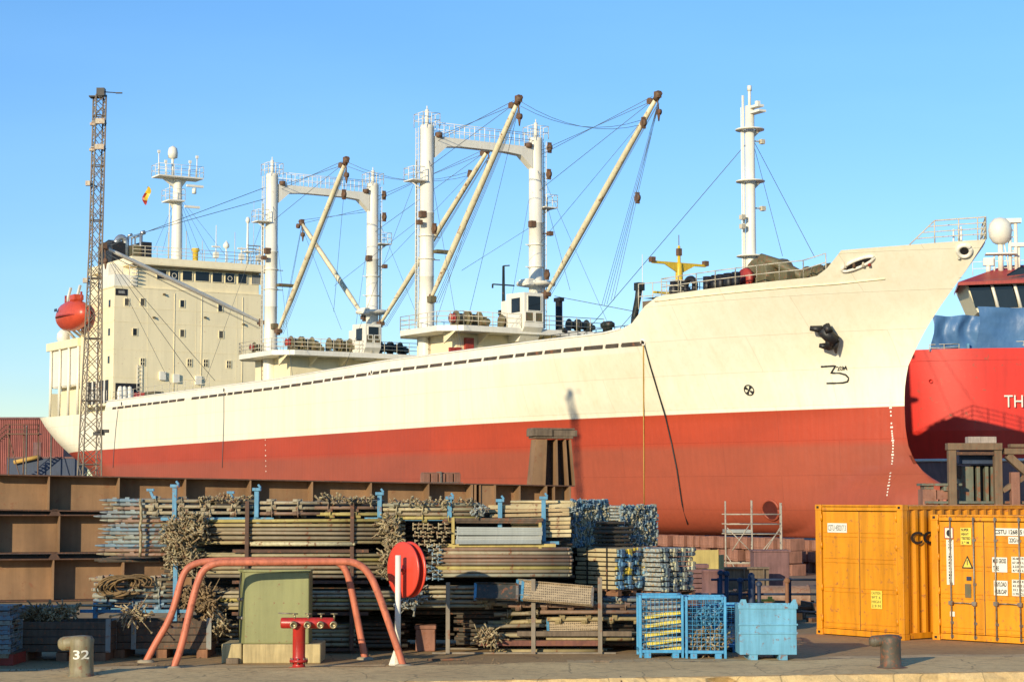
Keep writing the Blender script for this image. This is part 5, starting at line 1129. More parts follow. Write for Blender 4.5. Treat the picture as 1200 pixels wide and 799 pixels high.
plank(557, 693, 606, 694, 17, YF-.25, 'dark shaded metal plank with a blue end on the low rack', paint('dark_plank_steel', (.06, .06, .05), .4, 6, .7, rust=.2))
plank(642, 733, 704, 731, 15, YF+.15, 'small perforated metal plank lying inside the low rack', m_perf)
plank(606, 689, 622, 690, 17, YF-.1, 'short bluish metal plank between the dark and tan planks', m_ends)
a = at(640, 749, YF-.2); 
for i, (x0, x1, y, h, mt, lb_) in enumerate(((560, 706, 753, .10, m_redp, 'rust red steel channel at the bottom of the low rack'), (606, 740, 742, .09, m_greyb, 'grey flat beam above the rust red channel in the low rack'))):
    p, q = at(x0, y, YF-.1), at(x1, y, YF-.1); m = MB(); L = q.x-p.x; m.bx(-L/2, L/2, -.04, .0, -h/2, h/2).bx(-L/2, L/2, 0, .12, h/2-.012, h/2).bx(-L/2, L/2, 0, .12, -h/2, -h/2+.012)
    ob = m.build('steel_channel', paint('rust_red_channel', (.20, .07, .045), .35, 3, .7, rust=.3) if i == 0 else m_timber); ob.location = (p+q)/2; tag(ob, lb_, 'steel channel')
m = MB(); m.bx(-.19, .19, -.2, .2, 0, .42).bx(-.21, .21, -.22, .22, .42, .5); ob = m.build('brick_stack', m_keel, None, .02); ob.location = Vector((at(499, 755, 37.6).x, 37.6, 0)); tag(ob, 'salmon coloured block stack in the dark gap right of the hose reel', 'block')

# bundles turned end-on, resting on pallets
def endbundle(label, px, pyt, pyb, Y, L, wdt, ang, rows, cols, mside, mends, head=True, square=False, strap=True, group=None):
    d_ = Vector((math.cos(ang), -math.sin(ang), 0)); e_ = Vector((math.sin(ang), math.cos(ang), 0))
    c = at(px, pyb, Y); H = at(px, pyt, Y).z-c.z; root = thing('ledger_bundle' if not square else 'board_bundle', label, 'bundle', c)
    ms, me_ = MB(), MB()
    for i in range(rows):
        for j in range(cols):
            if i not in (0, rows-1) and j > 1 and j < cols-1 and False: continue
            z = H*(i+.5)/rows; o = e_*(wdt*(j+.5)/cols)+Vector((0, 0, z)); off = R(-.05, .02)
            if square: ms.box(o-d_*(L/2-off), (L, wdt/cols*.97, H/rows*.72), (d_, e_, Vector((0, 0, 1))))
            else: ms.tube(o-d_*L, o+d_*off, .5*H/rows*.88, 5)
            if head:
                for _ in range(2 if not square else 1):
                    p = o+d_*(off+R(0, .03))+Vector((0, 0, R(-.02, .02)))+e_*R(-.02, .02)
                    if square: me_.box(p, (.05, wdt/cols*.80, H/rows*.60), (d_, e_, Vector((0, 0, 1)))); me_.box(p+d_*.03, (.05, wdt/cols*.3, H/rows*.9), (d_, e_, Vector((0, 0, 1))))
                    else: me_.box(p, (R(.05, .12), R(.018, .03), R(.05, .085)), (d_, (e_+Vector((0, 0, R(-.9, .9)))).normalized(), Vector((0, 0, 1)))); me_.tube(p, p+d_*R(0, .08)+Vector((R(-.03, .03), 0, R(-.07, .07))), .013, 5)
    a_ = ms.build('members', mside, root); tag(a_, None, None, None, 'stuff')
    if head: b_ = me_.build('end_heads', mends, root); tag(b_, None, None, None, 'stuff')
    if strap:
        for f in (.22, .72):
            m = MB(); p = -d_*L*f; m.box(p-e_*.012+Vector((0, 0, H/2)), (.03, .012, H+.03), (d_, e_, Vector((0, 0, 1)))).box(p+e_*wdt/2+Vector((0, 0, H+.012)), (.03, wdt+.03, .012), (d_, e_, Vector((0, 0, 1)))); m.build('strap', m_black, root)
    return root, c, d_, e_
AN = math.radians(42)
endbundle('dense bundle of ledgers with blue grey ends, larger one beside the pale battens', 668, 586, 641, 38.3, 1.6, 1.22, AN, 14, 19, m_tubey, m_lend, strap=False)
endbundle('dense bundle of ledgers with blue grey ends, smaller one nearest the open ship floor', 727, 592, 640, 38.9, 1.2, 1.16, AN, 13, 17, m_ends, m_lend, strap=False)
_, c1_, d_, e_ = endbundle('strapped bundle of tan boards with blue end caps', 722, 642, 691, 37.6, 1.0, 1.05, AN, 9, 4, m_tubey, m_bend, square=True)
_, c2_, _, _ = endbundle('strapped bundle of boards with pale weathered ends above the blue cages', 775, 642, 693, 37.9, 1.0, 1.1, AN, 9, 4, m_ends, m_bend2, square=True, strap=False)
for nm, c, lb_ in (('a', c1_, 'reddish pallet under the blue capped boards'), ('b', c2_, 'reddish pallet under the pale ended boards')):
    pr = thing('pallet', lb_, 'pallet', c+Vector((0, 0, -.13))); e2, d2 = e_, d_
    for t_ in (.08, .5, .92): MB().box(e2*1.1*t_-d2*.5+Vector((0, 0, .055)), (1.05, .12, .09), (d2, e2, Vector((0, 0, 1)))).build('bearer', m_pallet, pr)
    for t_ in (.06, .28, .5, .72, .94): MB().box(-d2*1.02*t_+e2*.55+Vector((0, 0, .113)), (.13, 1.15, .022), (d2, e2, Vector((0, 0, 1)))).build('slat', m_pallet, pr)
# stillage carrying the pallets
zs = c1_.z-.13; rk = thing('stillage', 'dark blue steel stillage filled with standards beneath the pallets', 'stillage', Vector((at(745, 760, 37.9).x, 37.9, 0)))
m = MB()
for sx in (-1.2, 0, 1.5):
    for sy in (-.1, 1.1): m.bx(sx-.04, sx+.04, sy-.04, sy+.04, 0, zs-.07)
m.bx(-1.25, 1.55, -.14, -.06, zs-.07, zs).bx(-1.25, 1.55, 1.06, 1.14, zs-.07, zs).bx(-1.25, 1.55, -.14, 1.14, .1, .16); m.build('frame', m_navy, rk, .01)
lay(706, 752, 700, 752, 37.7, 6, 4, 'standard', m_tubeb, 'scaffold_standard', 'shaded standard inside the stillage left of the blue cages', 'scaffold standard', r=.04, dy=.2)

# ------------------------------------------------------------------ blue mesh cages, bin
def cage(label, pxa, pxb, pyt, pyb, Y, dep, ang=0.0):
    o = onz((pxa+pxb)/2, pyb); o = at((pxa+pxb)/2, pyb, Y); o.z = 0; wx = (at(pxb, 700, Y).x-at(pxa, 700, Y).x)/2; H = at(pxa, pyt, Y).z
    c = thing('mesh_cage', label, 'cage', o, ang)
    fr = MB(); 
    for sx in (-wx+.03, wx-.03):
        for sy in (.03, dep-.03): fr.bx(sx-.023, sx+.023, sy-.03, sy+.023, .0, H)
    for zz in (.12, H-.03):
        fr.bx(-wx+.06, wx-.06, .0, .055, zz-.028, zz+.028).bx(-wx+.06, wx-.06, dep-.055, dep, zz-.028, zz+.028)
        for sx in (-wx+.03, wx-.03): fr.bx(sx-.028, sx+.028, .06, dep-.06, zz-.027, zz+.027)
    fr.build('frame', m_cage, c, .006)
    for nm, (a, b) in {'front': ((-wx+.06, .03), (wx-.06, .03)), 'back': ((-wx+.06, dep-.03), (wx-.06, dep-.03)), 'l': ((-wx+.03, .06), (-wx+.03, dep-.06)), 'r': ((wx-.03, .06), (wx-.03, dep-.06))}.items():
        m = MB(); a, b = Vector((*a, 0)), Vector((*b, 0)); n = int((b-a).length/.075)
        for i in range(1, n): p = a.lerp(b, i/n); m.tube(p+Vector((0, 0, .15)), p+Vector((0, 0, H-.06)), .0045, 4, cap=False)
        k = int((H-.2)/.075)
        for i in range(1, k): z = Vector((0, 0, .15+(H-.21)*i/k)); m.tube(a+z, b+z, .0045, 4, cap=False)
        m.build('mesh_panel', m_cage, c)
    MB().bx(-wx+.05, wx-.05, .05, dep-.05, .09, .11).build('floor_plate', m_cage, c)
    m = MB(); m.bx(-wx+.1, -wx+.22, 0, dep, 0, .09).bx(wx-.22, wx-.1, 0, dep, 0, .09); m.build('foot', m_cage, c)
    return c, o
cage('left blue wire mesh cage filled with yellow ended braces', 749, 802, 697, 769, 35.9, .85)
cage('right blue wire mesh cage holding rusty clamps at its bottom', 803, 852, 699, 770, 35.75, .85, -.05)
cage('smaller blue mesh cage standing behind and right of the others', 838, 872, 708, 762, 37.2, .8)
lay(755, 798, 702, 765, 36.15, 9, 3, 'batten', m_ends, 'brace', 'grey brace stacked in the left mesh cage', 'brace', dy=.16, rise=.06)
lay(756, 798, 718, 764, 36.05, 5, 1, 'batten', m_ytag, 'brace', 'yellow ended brace at the front of the left mesh cage', 'brace', dy=.1, rise=.14)
tangle('rusty clamps at the bottom of the right mesh cage', 808, 848, 735, 766, 36.3, 220, m_coup, .35)
tangle('blue clamps higher up in the right mesh cage', 812, 848, 708, 732, 36.4, 90, m_bluep, .3)
bo = at(900.5, 771, 35.4); bo.z = 0; bn = thing('steel_bin', 'pale blue dented steel skip bin with lifting lugs beside the mesh cages', 'bin', bo)
wx = (at(934, 740, 35.4).x-at(867, 740, 35.4).x)/2; H = at(900, 709, 35.4).z
m = MB(); m.bx(-wx, wx, 0, .03, .1, H).bx(-wx, wx, .77, .8, .1, H).bx(-wx, -wx+.03, .03, .77, .1, H).bx(wx-.03, wx, .03, .77, .1, H).bx(-wx+.03, wx-.03, .03, .77, .1, .13); m.build('body', m_bin, bn, .008)
m = MB(); m.bx(-wx-.02, wx+.02, -.02, .0, H-.06, H+.01).bx(-wx-.02, wx+.02, -.022, 0, H-.36, H-.33).bx(-wx-.02, wx+.02, -.022, 0, H*.5-.02, H*.5+.02); m.build('rim', m_bin, bn)
for s in (-1, 1):
    m = MB(); m.prism([(-.09, 0), (.09, 0), (.06, .13), (-.03, .13)] if s < 0 else [(-.09, 0), (.09, 0), (.05, .13), (0, .13)], (s*(wx-.06), -.01, H-.02), (1, 0, 0), (0, 0, 1), (0, .025, 0)); m.build('lifting_lug', m_bin, bn)
    MB().bx(s*(wx-.25)-.08, s*(wx-.25)+.08, 0.02, .78, 0, .1).build('foot', m_bin, bn)

# ------------------------------------------------------------------ timber crates on the left
def crate(label, pxa, pxb, pyt, Y, dep, posts):
    o = at((pxa+pxb)/2, 770, Y); o.z = 0; wx = (at(pxb, 740, Y).x-at(pxa, 740, Y).x)/2; H = at((pxa+pxb)/2, pyt, Y).z
    c = thing('timber_crate', label, 'crate', o)
    nb_ = 4
    for (a, b, cc, d2) in ((-wx, wx, 0, .03), (-wx, wx, dep-.03, dep), (-wx, -wx+.03, .032, dep-.032), (wx-.03, wx, .032, dep-.032)):
        m = MB()
        for i in range(nb_): z0 = .16+(H-.16)*i/nb_; m.bx(a, b, cc+R(-.004, .004), d2, z0+.006, .16+(H-.16)*(i+1)/nb_-.006)
        m.build('side_boards', m_plk, c, .006)
    MB().bx(-wx+.03, wx-.03, .03, dep-.03, H*.55, H*.57).build('inner_shelf', m_plk, c)
    for px in posts: x = at(px, 740, Y).x-o.x; MB().bx(x-.045, x+.045, -.03, -.005, .16, H+.05).build('steel_strap', m_grey, c)
    for f in (-.85, 0, .82): MB().bx(wx*f-.1, wx*f+.1, .0, dep, 0, .155).build('pallet_foot', m_pallet, c)
    return c
crate('dark timber crate on a pallet with steel straps behind the numbered bollard', 17, 127, 728, 35.2, 1.1, (24, 127))
crate('timber crate on a pallet half lit behind the left feet of the salmon hoops', 131, 247, 727, 35.9, 1.0, (134, 157, 245))
m = MB(); a = at(1, 706, 34.9); 
bs = thing('board_stack_base', 'small red base under the stack of shaded boards at the left edge', 'base', Vector((at(2, 780, 34.3).x, 34.3, 0)))
MB().bx(-.5, .2, 0, .9, 0, .22).build('block', m_redp, bs, .01); MB().bx(-.52, .22, -.02, .92, .2, .235).build('top_plate', m_plk, bs)
lay(-22, 14, 709, 769, 34.35, 11, 3, 'plank', m_tubeb, 'scaffold_board', 'shaded board with weathered end stacked at the far left edge', 'scaffold board', dy=.27, r=.03, stag=.02)

# ------------------------------------------------------------------ bollards
def text_on_cyl(s, c, r, px_ang, z, w_, h, par, mat):
    t = text(s, (0, 0, 0), (1, 0, 0), (0, 0, 1), w_, h, mat, par, 'number_lettering', .02)
    for v in t.data.vertices:
        a = px_ang+(v.co.x-w_/2)/r; v.co = Vector((math.sin(a)*(r+.006), -math.cos(a)*(r+.006), z+v.co.z))
    return t
def bollard(label, px, pyb, pyt, pyh0, rpx, hornpx, mat, num=None):
    o = onz(px, pyb); Y = o.y; sc_ = 2250/Y; r = rpx/sc_; H = at(px, pyt, Y).z; b = thing('mooring_bollard', label, 'bollard', o)
    m = MB(); m.lathe((0, 0, 0), (0, 0, 1), [(r*1.25, 0), (r*1.22, .03), (r*1.02, .05), (r, H*.3), (r*.97, H*.72), (r*1.02, H*.9), (r*.85, H*.98), (r*.3, H), (0, H)], 28)
    hx = -hornpx/sc_; hr = H*.165
    pts = [(r*.2, 0, H-hr), (-r*.6, 0, H-hr*1.05), (hx*.85, 0, H-hr*1.15), (hx, 0, H-hr*1.2)]
    m.path(pts, hr, 14); m.lathe(Vector(pts[-1])-Vector((-.0, 0, 0)), (-1, 0, -.1), [(hr, 0), (hr*.9, hr*.35), (hr*.6, hr*.7), (0, hr*.85)], 14)
    m.build('body', mat, b)
    m = MB(); m.lathe((0, 0, 0), (0, 0, 1), [(r*1.7, 0), (r*1.7, .025), (r*1.2, .03)], 24); m.build('base_plate', m_block, b)
    if num: text_on_cyl(num, None, r, .18, H*.46, .27, .15, b, m_wt)
bollard('olive brown mooring bollard numbered 32 at the lower left of the quay', 95, 794, 744, 0, 14, 21, m_boll, '32')
bollard('dark unnumbered mooring bollard in front of the orange container', 1044, 783, 743, 0, 12, 20, paint('dark_bollard', (.11, .09, .06), .3, 3, .6, rust=.3))

# ------------------------------------------------------------------ hydrant
o = onz(350, 784); hy = thing('fire_hydrant', 'red fire hydrant with a four valve manifold in front of the olive cabinet', 'hydrant', o); k = o.y/2250
def hz(py): return at(350, py, o.y).z
m = MB(); m.lathe((0, 0, 0), (0, 0, 1), [(.17, 0), (.17, .04), (.11, .05), (.105, .12), (.16, .13), (.16, .17), (.115, .18), (.11, .22), (.11, hz(737)), (.12, hz(736)), (.12, hz(732))], 24); m.build('standpipe', m_hyd, hy)
m = MB()
for i in range(8): a = i*math.pi/4; m.tube((math.cos(a)*.14, math.sin(a)*.14, .10), (math.cos(a)*.14, math.sin(a)*.14, .20), .014, 6)
m.build('flange_bolt', m_steel, hy)
x0, x1 = (329-350)*k, (391-350)*k; zc = hz(729.5); m = MB(); m.lathe((x0, 0, zc), (1, 0, 0), [(0, 0), (.085, 0), (.095, .02), (.095, x1-x0-.02), (.085, x1-x0), (0, x1-x0)], 18); m.build('manifold', m_hyd, hy)
for px in (345, 361, 376, 391):
    x = (px-350)*k; m = MB(); m.lathe((x, -.07, zc-.01), (0, -1, -.12), [(.045, 0), (.045, .07), (.065, .075), (.065, .13), (.04, .135), (.04, .1), (0, .1)], 14); m.tube((x, -.04, zc+.06), (x, -.04, zc+.16), .018, 6); vo_ = m.build('valve', m_brass, hy)
    m = MB(); m.path([(x+math.cos(t)*.055, -.04+math.sin(t)*.055, zc+.16) for t in [i*math.pi/6 for i in range(13)]], .010, 5); m.tube((x-.05, -.04, zc+.16), (x+.05, -.04, zc+.16), .007, 5); m.build('handwheel', m_brass, vo_)
m = MB(); m.tube(((326-350)*k, -.02, zc+.17), ((346-350)*k, -.03, zc+.16), .012, 5); m.build('operating_key', m_steel, hy)

# ------------------------------------------------------------------ olive cabinet on its plinth
o = onz(318, 777); Y = o.y; k = Y/2250; pl = thing('concrete_plinth', 'cream stained concrete plinth carrying the olive cabinet', 'plinth', o)
x0, x1 = (260-318)*k, (375-318)*k; zp = at(318, 754, Y).z
m = MB(); m.bx(x0, x0+.36, 0, .95, 0, zp).bx(x0+.38, x1, 0, .95, 0, zp-.004); m.build('block', m_plinth, pl, .02)
m = MB(); m.bx(x0+.1, x0+.32, -.11, 0, 0, .10); m.build('broken_brick', m_timber, pl, .01)
Yc = Y+.02; cbx = Vector((o.x, Yc, zp)); cb = thing('equipment_cabinet', 'olive green steel cabinet on the cream plinth under the salmon hoops', 'cabinet', cbx); k = Yc/2250
xa, xb, xm_ = (277-318)*k, (361-318)*k, (286-318)*k; zt = at(318, 667, Yc).z-zp
m = MB(); m.bx(xm_, xb, 0, .6, 0, zt-.04); m.build('body', m_cab, cb, .012)
m = MB(); m.prism([(xa, 0.34), (xm_, 0), (xm_, .58), (xa, .60)], (0, 0, 0), (1, 0, 0), (0, 1, 0), (0, 0, zt-.05)); m.build('side_door', m_cab, cb)
m = MB(); m.prism([(xa-.03, .32), (xm_-.02, -.03), (xb+.03, -.03), (xb+.03, .64), (xa-.03, .64)], (0, 0, zt-.04), (1, 0, 0), (0, 1, 0), (0, 0, .035)); m.build('roof_sheet', m_cab, cb)
m = MB(); m.bx(xm_+.015, xb-.015, -.006, .0, .03, zt-.07); m.build('front_panel', m_cab, cb, .004)
for z in (.45, .78): m = MB().tube((xa-.01, .26, z), (xm_-.03, .06, z+.0), .03, 8); m.build('hinge', m_steel, cb)
MB().path([(xa+.05, .2, zt-.06), (xa+.02, .2, zt-.3), (xa+.01, .22, .55), (xa, .24, .1)], .015, 6).build('conduit', m_black, cb)

# ------------------------------------------------------------------ salmon hoops
def smooth(pts, n=3):
    for _ in range(n):
        q = [pts[0]]
        for a, b in zip(pts, pts[1:]): q += [a.lerp(b, .25), a.lerp(b, .75)]
        q.append(pts[-1]); pts = q
    return pts
def hoop(label, left, right, Yl, Yr):
    allp = left+right; x0, x1 = allp[0][0], allp[-1][0]
    pts = [at(px, py, Yl+(Yr-Yl)*(px-x0)/(x1-x0)) for px, py in allp]; pts[0].z = 0; pts[-1].z = 0
    o = pts[0].copy(); o = Vector((o.x, o.y, 0)); pts = smooth([p-o for p in pts]); h = thing('barrier_hoop', label, 'barrier', o)
    MB().path(pts, .064, 14).build('bent_tube', m_hoop, h)
    for p in (pts[0], pts[-1]): MB().lathe(p, (0, 0, 1), [(.16, 0), (.15, .03), (.09, .05)], 16).build('foot_collar', m_conc, h)
hoop('front salmon red tubular hoop guarding the olive cabinet', [(203, 782), (213, 757), (222, 717), (231, 683), (238, 667), (252, 659), (275, 658.5), (340, 658)], [(400, 657.5), (415, 658), (430, 667), (442, 690), (464, 754), (473, 779)], 33.7, 34.1)
hoop('rear salmon red tubular hoop with a kinked left leg behind the cabinet', [(171, 773), (182, 754), (197, 729.6), (205, 708), (212, 680), (219, 665), (232, 658.5), (255, 656.5), (300, 656.5)], [(380, 657), (396, 657.5), (406, 667), (413, 695), (418, 721), (428, 767)], 35.0, 35.6)

# ------------------------------------------------------------------ hose reel
o = onz(467, 778); Y = o.y; rl = thing('hose_reel', 'bright red round hose reel on a white post right of the cabinet', 'hose reel', o); k = Y/2250
cx_, cz = (473.5-467)*k, at(470, 667.5, Y).z; axd = Vector((math.sin(.92), math.cos(.92), 0)); axd = Vector((.79, .61, 0)).normalized(); c = Vector((cx_, .16, cz))
m = MB(); m.lathe(c-axd*.06, axd, [(0, 0), (.47, 0), (.50, .01), (.50, .035), (.46, .045), (.30, .05), (.30, .14), (.46, .145), (.50, .155), (.50, .18), (.47, .19), (0, .19)], 44); m.build('drum', m_disc, rl)
m = MB(); m.lathe(c-axd*.09, axd, [(0, 0), (.07, 0), (.09, .02), (.09, .035), (0, .035)], 18); m.build('hub', m_disc, rl)
m = MB(); xx = (466.5-467)*k; m.tube((xx, -.13, 0), (xx, -.13, at(466, 650, Y).z), .052, 12); m.build('post', m_wt, rl)
m = MB(); m.tube((xx, -.13, cz+.02), c-axd*.09, .03, 8); m.build('axle', m_steel, rl)
m = MB(); m.prism([(-.11, 0), (.05, 0), (.02, .2), (-.02, .26)], (xx-.05, -.13, 0), (1, 0, 0), (0, 0, 1), (0, .03, 0)); m.box((xx, -.12, .012), (.28, .22, .02)); m.build('foot_bracket', m_wt, rl)

# ------------------------------------------------------------------ containers
def container(label, corner, fdir, sdir, H, Wd, Ld, z0=0.0, bars=True):
    """corner = left front lower corner; fdir along the door end, sdir along the side"""
    r_ = thing('shipping_container', label, 'container', (*corner[:2], z0))
    f, s, u = fdir, sdir, Vector((0, 0, 1))
    P3 = lambda a, b, c_: f*a+s*b+u*c_
    ax = (f, s, u)
    def blk(m, a0, a1, b0, b1, c0, c1): return m.box(P3((a0+a1)/2, (b0+b1)/2, (c0+c1)/2), (a1-a0, b1-b0, c1-c0), ax)
    m = MB()
    for a in (0, Wd-.16):
        for b in (0, Ld-.16): blk(MB(), a, a+.16, b, b+.16, .12, H-.12).build('corner_post', m_cont, r_, .01)
    m = MB()
    for a in (-.005, Wd-.175):
        for b in (-.005, Ld-.175):
            for c_ in (0, H-.12): blk(MB(), a, a+.18, b, b+.18, c_, c_+.12).build('corner_casting', m_cont, r_, .008)
    m = MB()
    for a in (.03, Wd-.13):
        for c_ in (.03, H-.115): blk(m, a, a+.07, .165, .172, c_, c_+.06)
    m = MB(); [blk(m, a, a+.06, -.012, -.004, c_, c_+.05) for a in (.05, Wd-.12) for c_ in (.035, H-.085)]; m.build('casting_hole', m_black, r_)
    m = MB()
    rl_ = [(a, a+.1, .18, Ld-.18, c0, c1) for a in (0.02, Wd-.12) for c0, c1 in ((.02, .14), (H-.1, H-.02))]+[(.18, Wd-.18, b0, b1, c0, c1) for b0, b1 in ((.02, .12), (Ld-.12, Ld-.02)) for c0, c1 in ((.02, .14), (H-.13, H-.005))]
    for q_ in rl_: blk(MB(), *q_).build('rail', m_cont, r_, .006)
    blk(MB(), .02, Wd-.02, .02, Ld-.02, H-.06, H-.03).build('roof', m_cont, r_)
    def corr(m, o_, along, inward, L, zb, zt):
        n = int(L/.28); pts = []
        for i in range(n):
            x = L*i/n; w_ = L/n
            pts += [(x, 0), (x+w_*.26, 0), (x+w_*.5, .04), (x+w_*.76, .04)]
        pts.append((L, 0)); vs = [o_+along*a+inward*b+u*z for z in (zb, zt) for a, b in pts]; k_ = len(pts)
        m.add(vs, [(i, i+1, k_+i+1, k_+i) for i in range(k_-1)])
    m = MB(); corr(m, P3(.05, .16, 0), s, f, Ld-.32, .13, H-.09); m.build('side_wall', m_cont, r_)
    m = MB(); corr(m, P3(Wd-.03, .16, 0), s, -f, Ld-.32, .13, H-.09); m.build('side_wall', m_cont, r_)
    m = MB(); corr(m, P3(.16, Ld-.04, 0), f, -s, Wd-.32, .13, H-.09); m.build('end_wall', m_cont, r_)
    # doors
    dw = (Wd-.36)/2
    for i in range(2):
        a0 = .18+i*dw+.008; a1 = a0+dw-.016; dm = MB(); blk(dm, a0, a1, .03, .075, .15, H-.15)
        for c_ in (.15+.0, (H-.3)*.30+.15, (H-.3)*.55+.15, (H-.3)*.77+.15): blk(dm, a0+.03, a1-.03, .012, .03, c_+.03, c_+.05) ; blk(dm, a0+.03, a1-.03, .012, .03, c_+.12, c_+.14)
        dr = dm.build('door', m_cont, r_, .006)
        for q_ in ((.27, .80) if bars else ()):
            a = a0+(a1-a0)*q_; rod = MB(); rod.tube(P3(a, -.012, .05), P3(a, -.012, H-.05), .017, 8)
            for c_ in (.07, .35, .75, 1.15, H-.55, H-.12): blk(rod, a-.035, a+.035, -.004, .03, c_, c_+.05)
            rd = rod.build('locking_bar', m_steel, dr)
            hd = MB(); hc = .78+.02*i; hd.tube(P3(a, -.03, hc), P3(a+(.30 if q_ < .5 else -.28)*1, -.04, hc+.01), .012, 6); blk(hd, a-.05, a+.05, -.045, -.012, hc-.04, hc+.04); hd.build('handle', m_steel, rd)
        for c_ in (.3, .95, H-.95, H-.35):
            aa = a0-.01 if i == 0 else a1+.01; hg = MB(); hg.tube(P3(aa, .0, c_), P3(aa, .0, c_+.14), .022, 8); hg.build('hinge', m_cont, dr)
    gs = MB(); blk(gs, .18+dw-.008, .18+dw+.008, .035, .05, .15, H-.15); gs.build('door_seal', m_black, r_)
    return r_, P3, ax, blk
f45 = Vector((.72, -.69, 0)).normalized(); s45 = Vector((-f45.y, f45.x, 0))
cC = onz(1093, 749); cC.z = 0
rC, P3, ax, blk = container('orange shipping container with lettered doors at the right edge', cC, f45, s45, 2.60, 2.44, 6.05)
def tagp(a0, a1, c0, c1, mat, lines=(), th=.0, r=rC, P3_=None, b=.0, ink=m_ink, ruled=False, blkf=None):
    P_ = P3_ or P3; o_ = (blkf or blk)(MB(), a0, a1, .004+b, .0115+b, c0, c1).build('placard', mat, r)
    n = len(lines)
    for i, s in enumerate(lines):
        hh = (c1-c0)/n; lh = hh*.62; z = c1-(i+1)*hh+hh*.2
        text(s, P_(a0+.02, .001+b, z), f45, (0, 0, 1), (a1-a0-.04)*min(1, len(s)/max(len(x) for x in lines)*1.0), lh, ink, o_, 'lettering', .03)
    return o_
# placards on the lettered doors (positions across and up the doors)
tagp(.32, .53, 1.55+.55, 2.33, m_wt)
o_ = MB(); o_.add([P3(.425+.055*math.cos(t), .0, 2.215+.07*math.sin(t)) for t in [i*math.pi/8 for i in range(16)]], [tuple(range(16))]); o_.build('round_emblem', m_ink, rC)
fr_ = MB(); blk(fr_, .32, .53, .001, .004, 2.32, 2.335); blk(fr_, .32, .53, .001, .004, 2.10, 2.115); blk(fr_, .32, .335, .001, .004, 2.115, 2.32); blk(fr_, .515, .53, .001, .004, 2.115, 2.32); fr_.build('emblem_border', m_redp, rC)
pl_ = MB(); blk(pl_, .36, .53, .004, .0115, 1.15, 2.08); pn = pl_.build('placard', m_wt, rC)
for i, ch in enumerate('CONTAINERSHIPS'): text(ch, P3(.41, .001, 2.02-i*.063), f45, (0, 0, 1), .075, .045, m_ink, pn, 'lettering', .02)
tagp(.70, .95, 1.98, 2.33, m_ytag, ('SUPER', 'HEAVY', 'TESTED', '2.9 M'))
tr_ = MB(); tr_.add([P3(.72, .001, 1.50), P3(.98, .001, 1.50), P3(.85, .001, 1.76)], [(0, 1, 2)]); t1 = tr_.build('warning_triangle', m_ink, rC)
tr_ = MB(); tr_.add([P3(.755, -.002, 1.52), P3(.945, -.002, 1.52), P3(.85, -.002, 1.71)], [(0, 1, 2)]); tr_.build('warning_symbol', m_ytag, t1)
MB().add([P3(.842, -.004, 1.56), P3(.858, -.004, 1.56), P3(.862, -.004, 1.67), P3(.838, -.004, 1.67)], [(0, 1, 2, 3)]).build('warning_stroke', m_ink, t1)
tagp(.82, .93, 1.25, 1.33, m_navy); tagp(.78, .92, .90, 1.18, m_khaki); tagp(.42, .53, .50, .60, m_wt)
tagp(1.48, 2.22, 2.18, 2.33, m_wt, ('CSTU 126815 0',)); tagp(1.80, 2.02, 2.02, 2.16, m_wt, ('22G1',))
tagp(1.42, 1.76, 1.44, 1.74, m_wt, ('MAX GROSS', 'TARE')); tagp(1.86, 2.20, 1.44, 1.76, m_wt, ('30.480 KG', '67.200 LB', ' 2.230 KG', ' 4.920 LB'))
tagp(1.45, 1.76, .97, 1.27, m_wt, ('PAYLOAD', 'CUB.CAP')); tagp(1.86, 2.20, .97, 1.30, m_wt, ('28.250 KG', '62.280 LB', '33.2 CU.M', '1170 CU.F'))
cA = onz(957, 742.5); cA.z = 0
fA = Vector((.62, -.78, 0)).normalized(); sA = Vector((-fA.y, fA.x, 0))
rA, P3A, axA, blkA = container('taller orange shipping container with corrugated side, left of the lettered doors', cA, fA, sA, 2.80, 2.44, 12.0, bars=False)
o_ = blkA(MB(), 1.55, 1.85, .004, .0115, .62, 1.0).build('placard', m_ytag, rA)
for i, s in enumerate(('CAUTION', '9FT 6', 'HIGH', '2.9 M')): text(s, P3A(1.57, .001, .92-i*.09), fA, (0, 0, 1), .24, .055, m_ink, o_)
o_ = blkA(MB(), .35, .9, .004, .0115, 2.2, 2.4).build('placard', m_wt, rA); text('CSTU 450217 3', P3A(.37, .001, 2.24), fA, (0, 0, 1), .5, .12, m_ink, o_)
text('CONTAINERSHIPS', P3A(2.447, .24, 1.98), sA, (0, 0, 1), 4.6, .26, m_ink, rA, 'side_lettering', .03)

# ------------------------------------------------------------------ junk in the middle distance on the right
random.seed(41)
def simple(name, label, cat, px, py, Y, build, z=None):
    o = at(px, py, Y); o.z = o.z if z is None else z; return thing(name, label, cat, o), o
t_, o = simple('sheet_panel', 'ochre yellow upright sheet panel with a folded green edge', 'panel', 826, 684, 58, None, 0)
z1 = at(826, 644, 58).z; MB().bx(-.42, .42, 0, .05, 0, z1).build('sheet', m_ochre, t_, .01); MB().prism([(.43, 0), (.62, .35), (.60, .38), (.43, .06)], (0, 0, 0), (1, 0, 0), (0, 1, 0), (0, 0, z1-.15)).build('folded_edge', m_cab, t_)
for i, f_ in enumerate((-.3, .3)): MB().bx(f_-.03, f_+.03, .05, .5, 0, .06).build('foot', m_steel, t_)
t_, o = simple('block_pile', 'mauve pile of flat plates left of the ochre panel foot', 'pile', 822, 700, 52, None, 0)
for i in range(9): MB().bx(-.26+R(-.06, .06), .24+R(-.05, .05), 0, .5, i*.13, i*.13+.11).build('plate', m_mauve, t_, .01)
t_, o = simple('concrete_bunker', 'rounded grey mauve drum standing beside the mauve plates', 'drum', 836, 700, 51, None, 0)
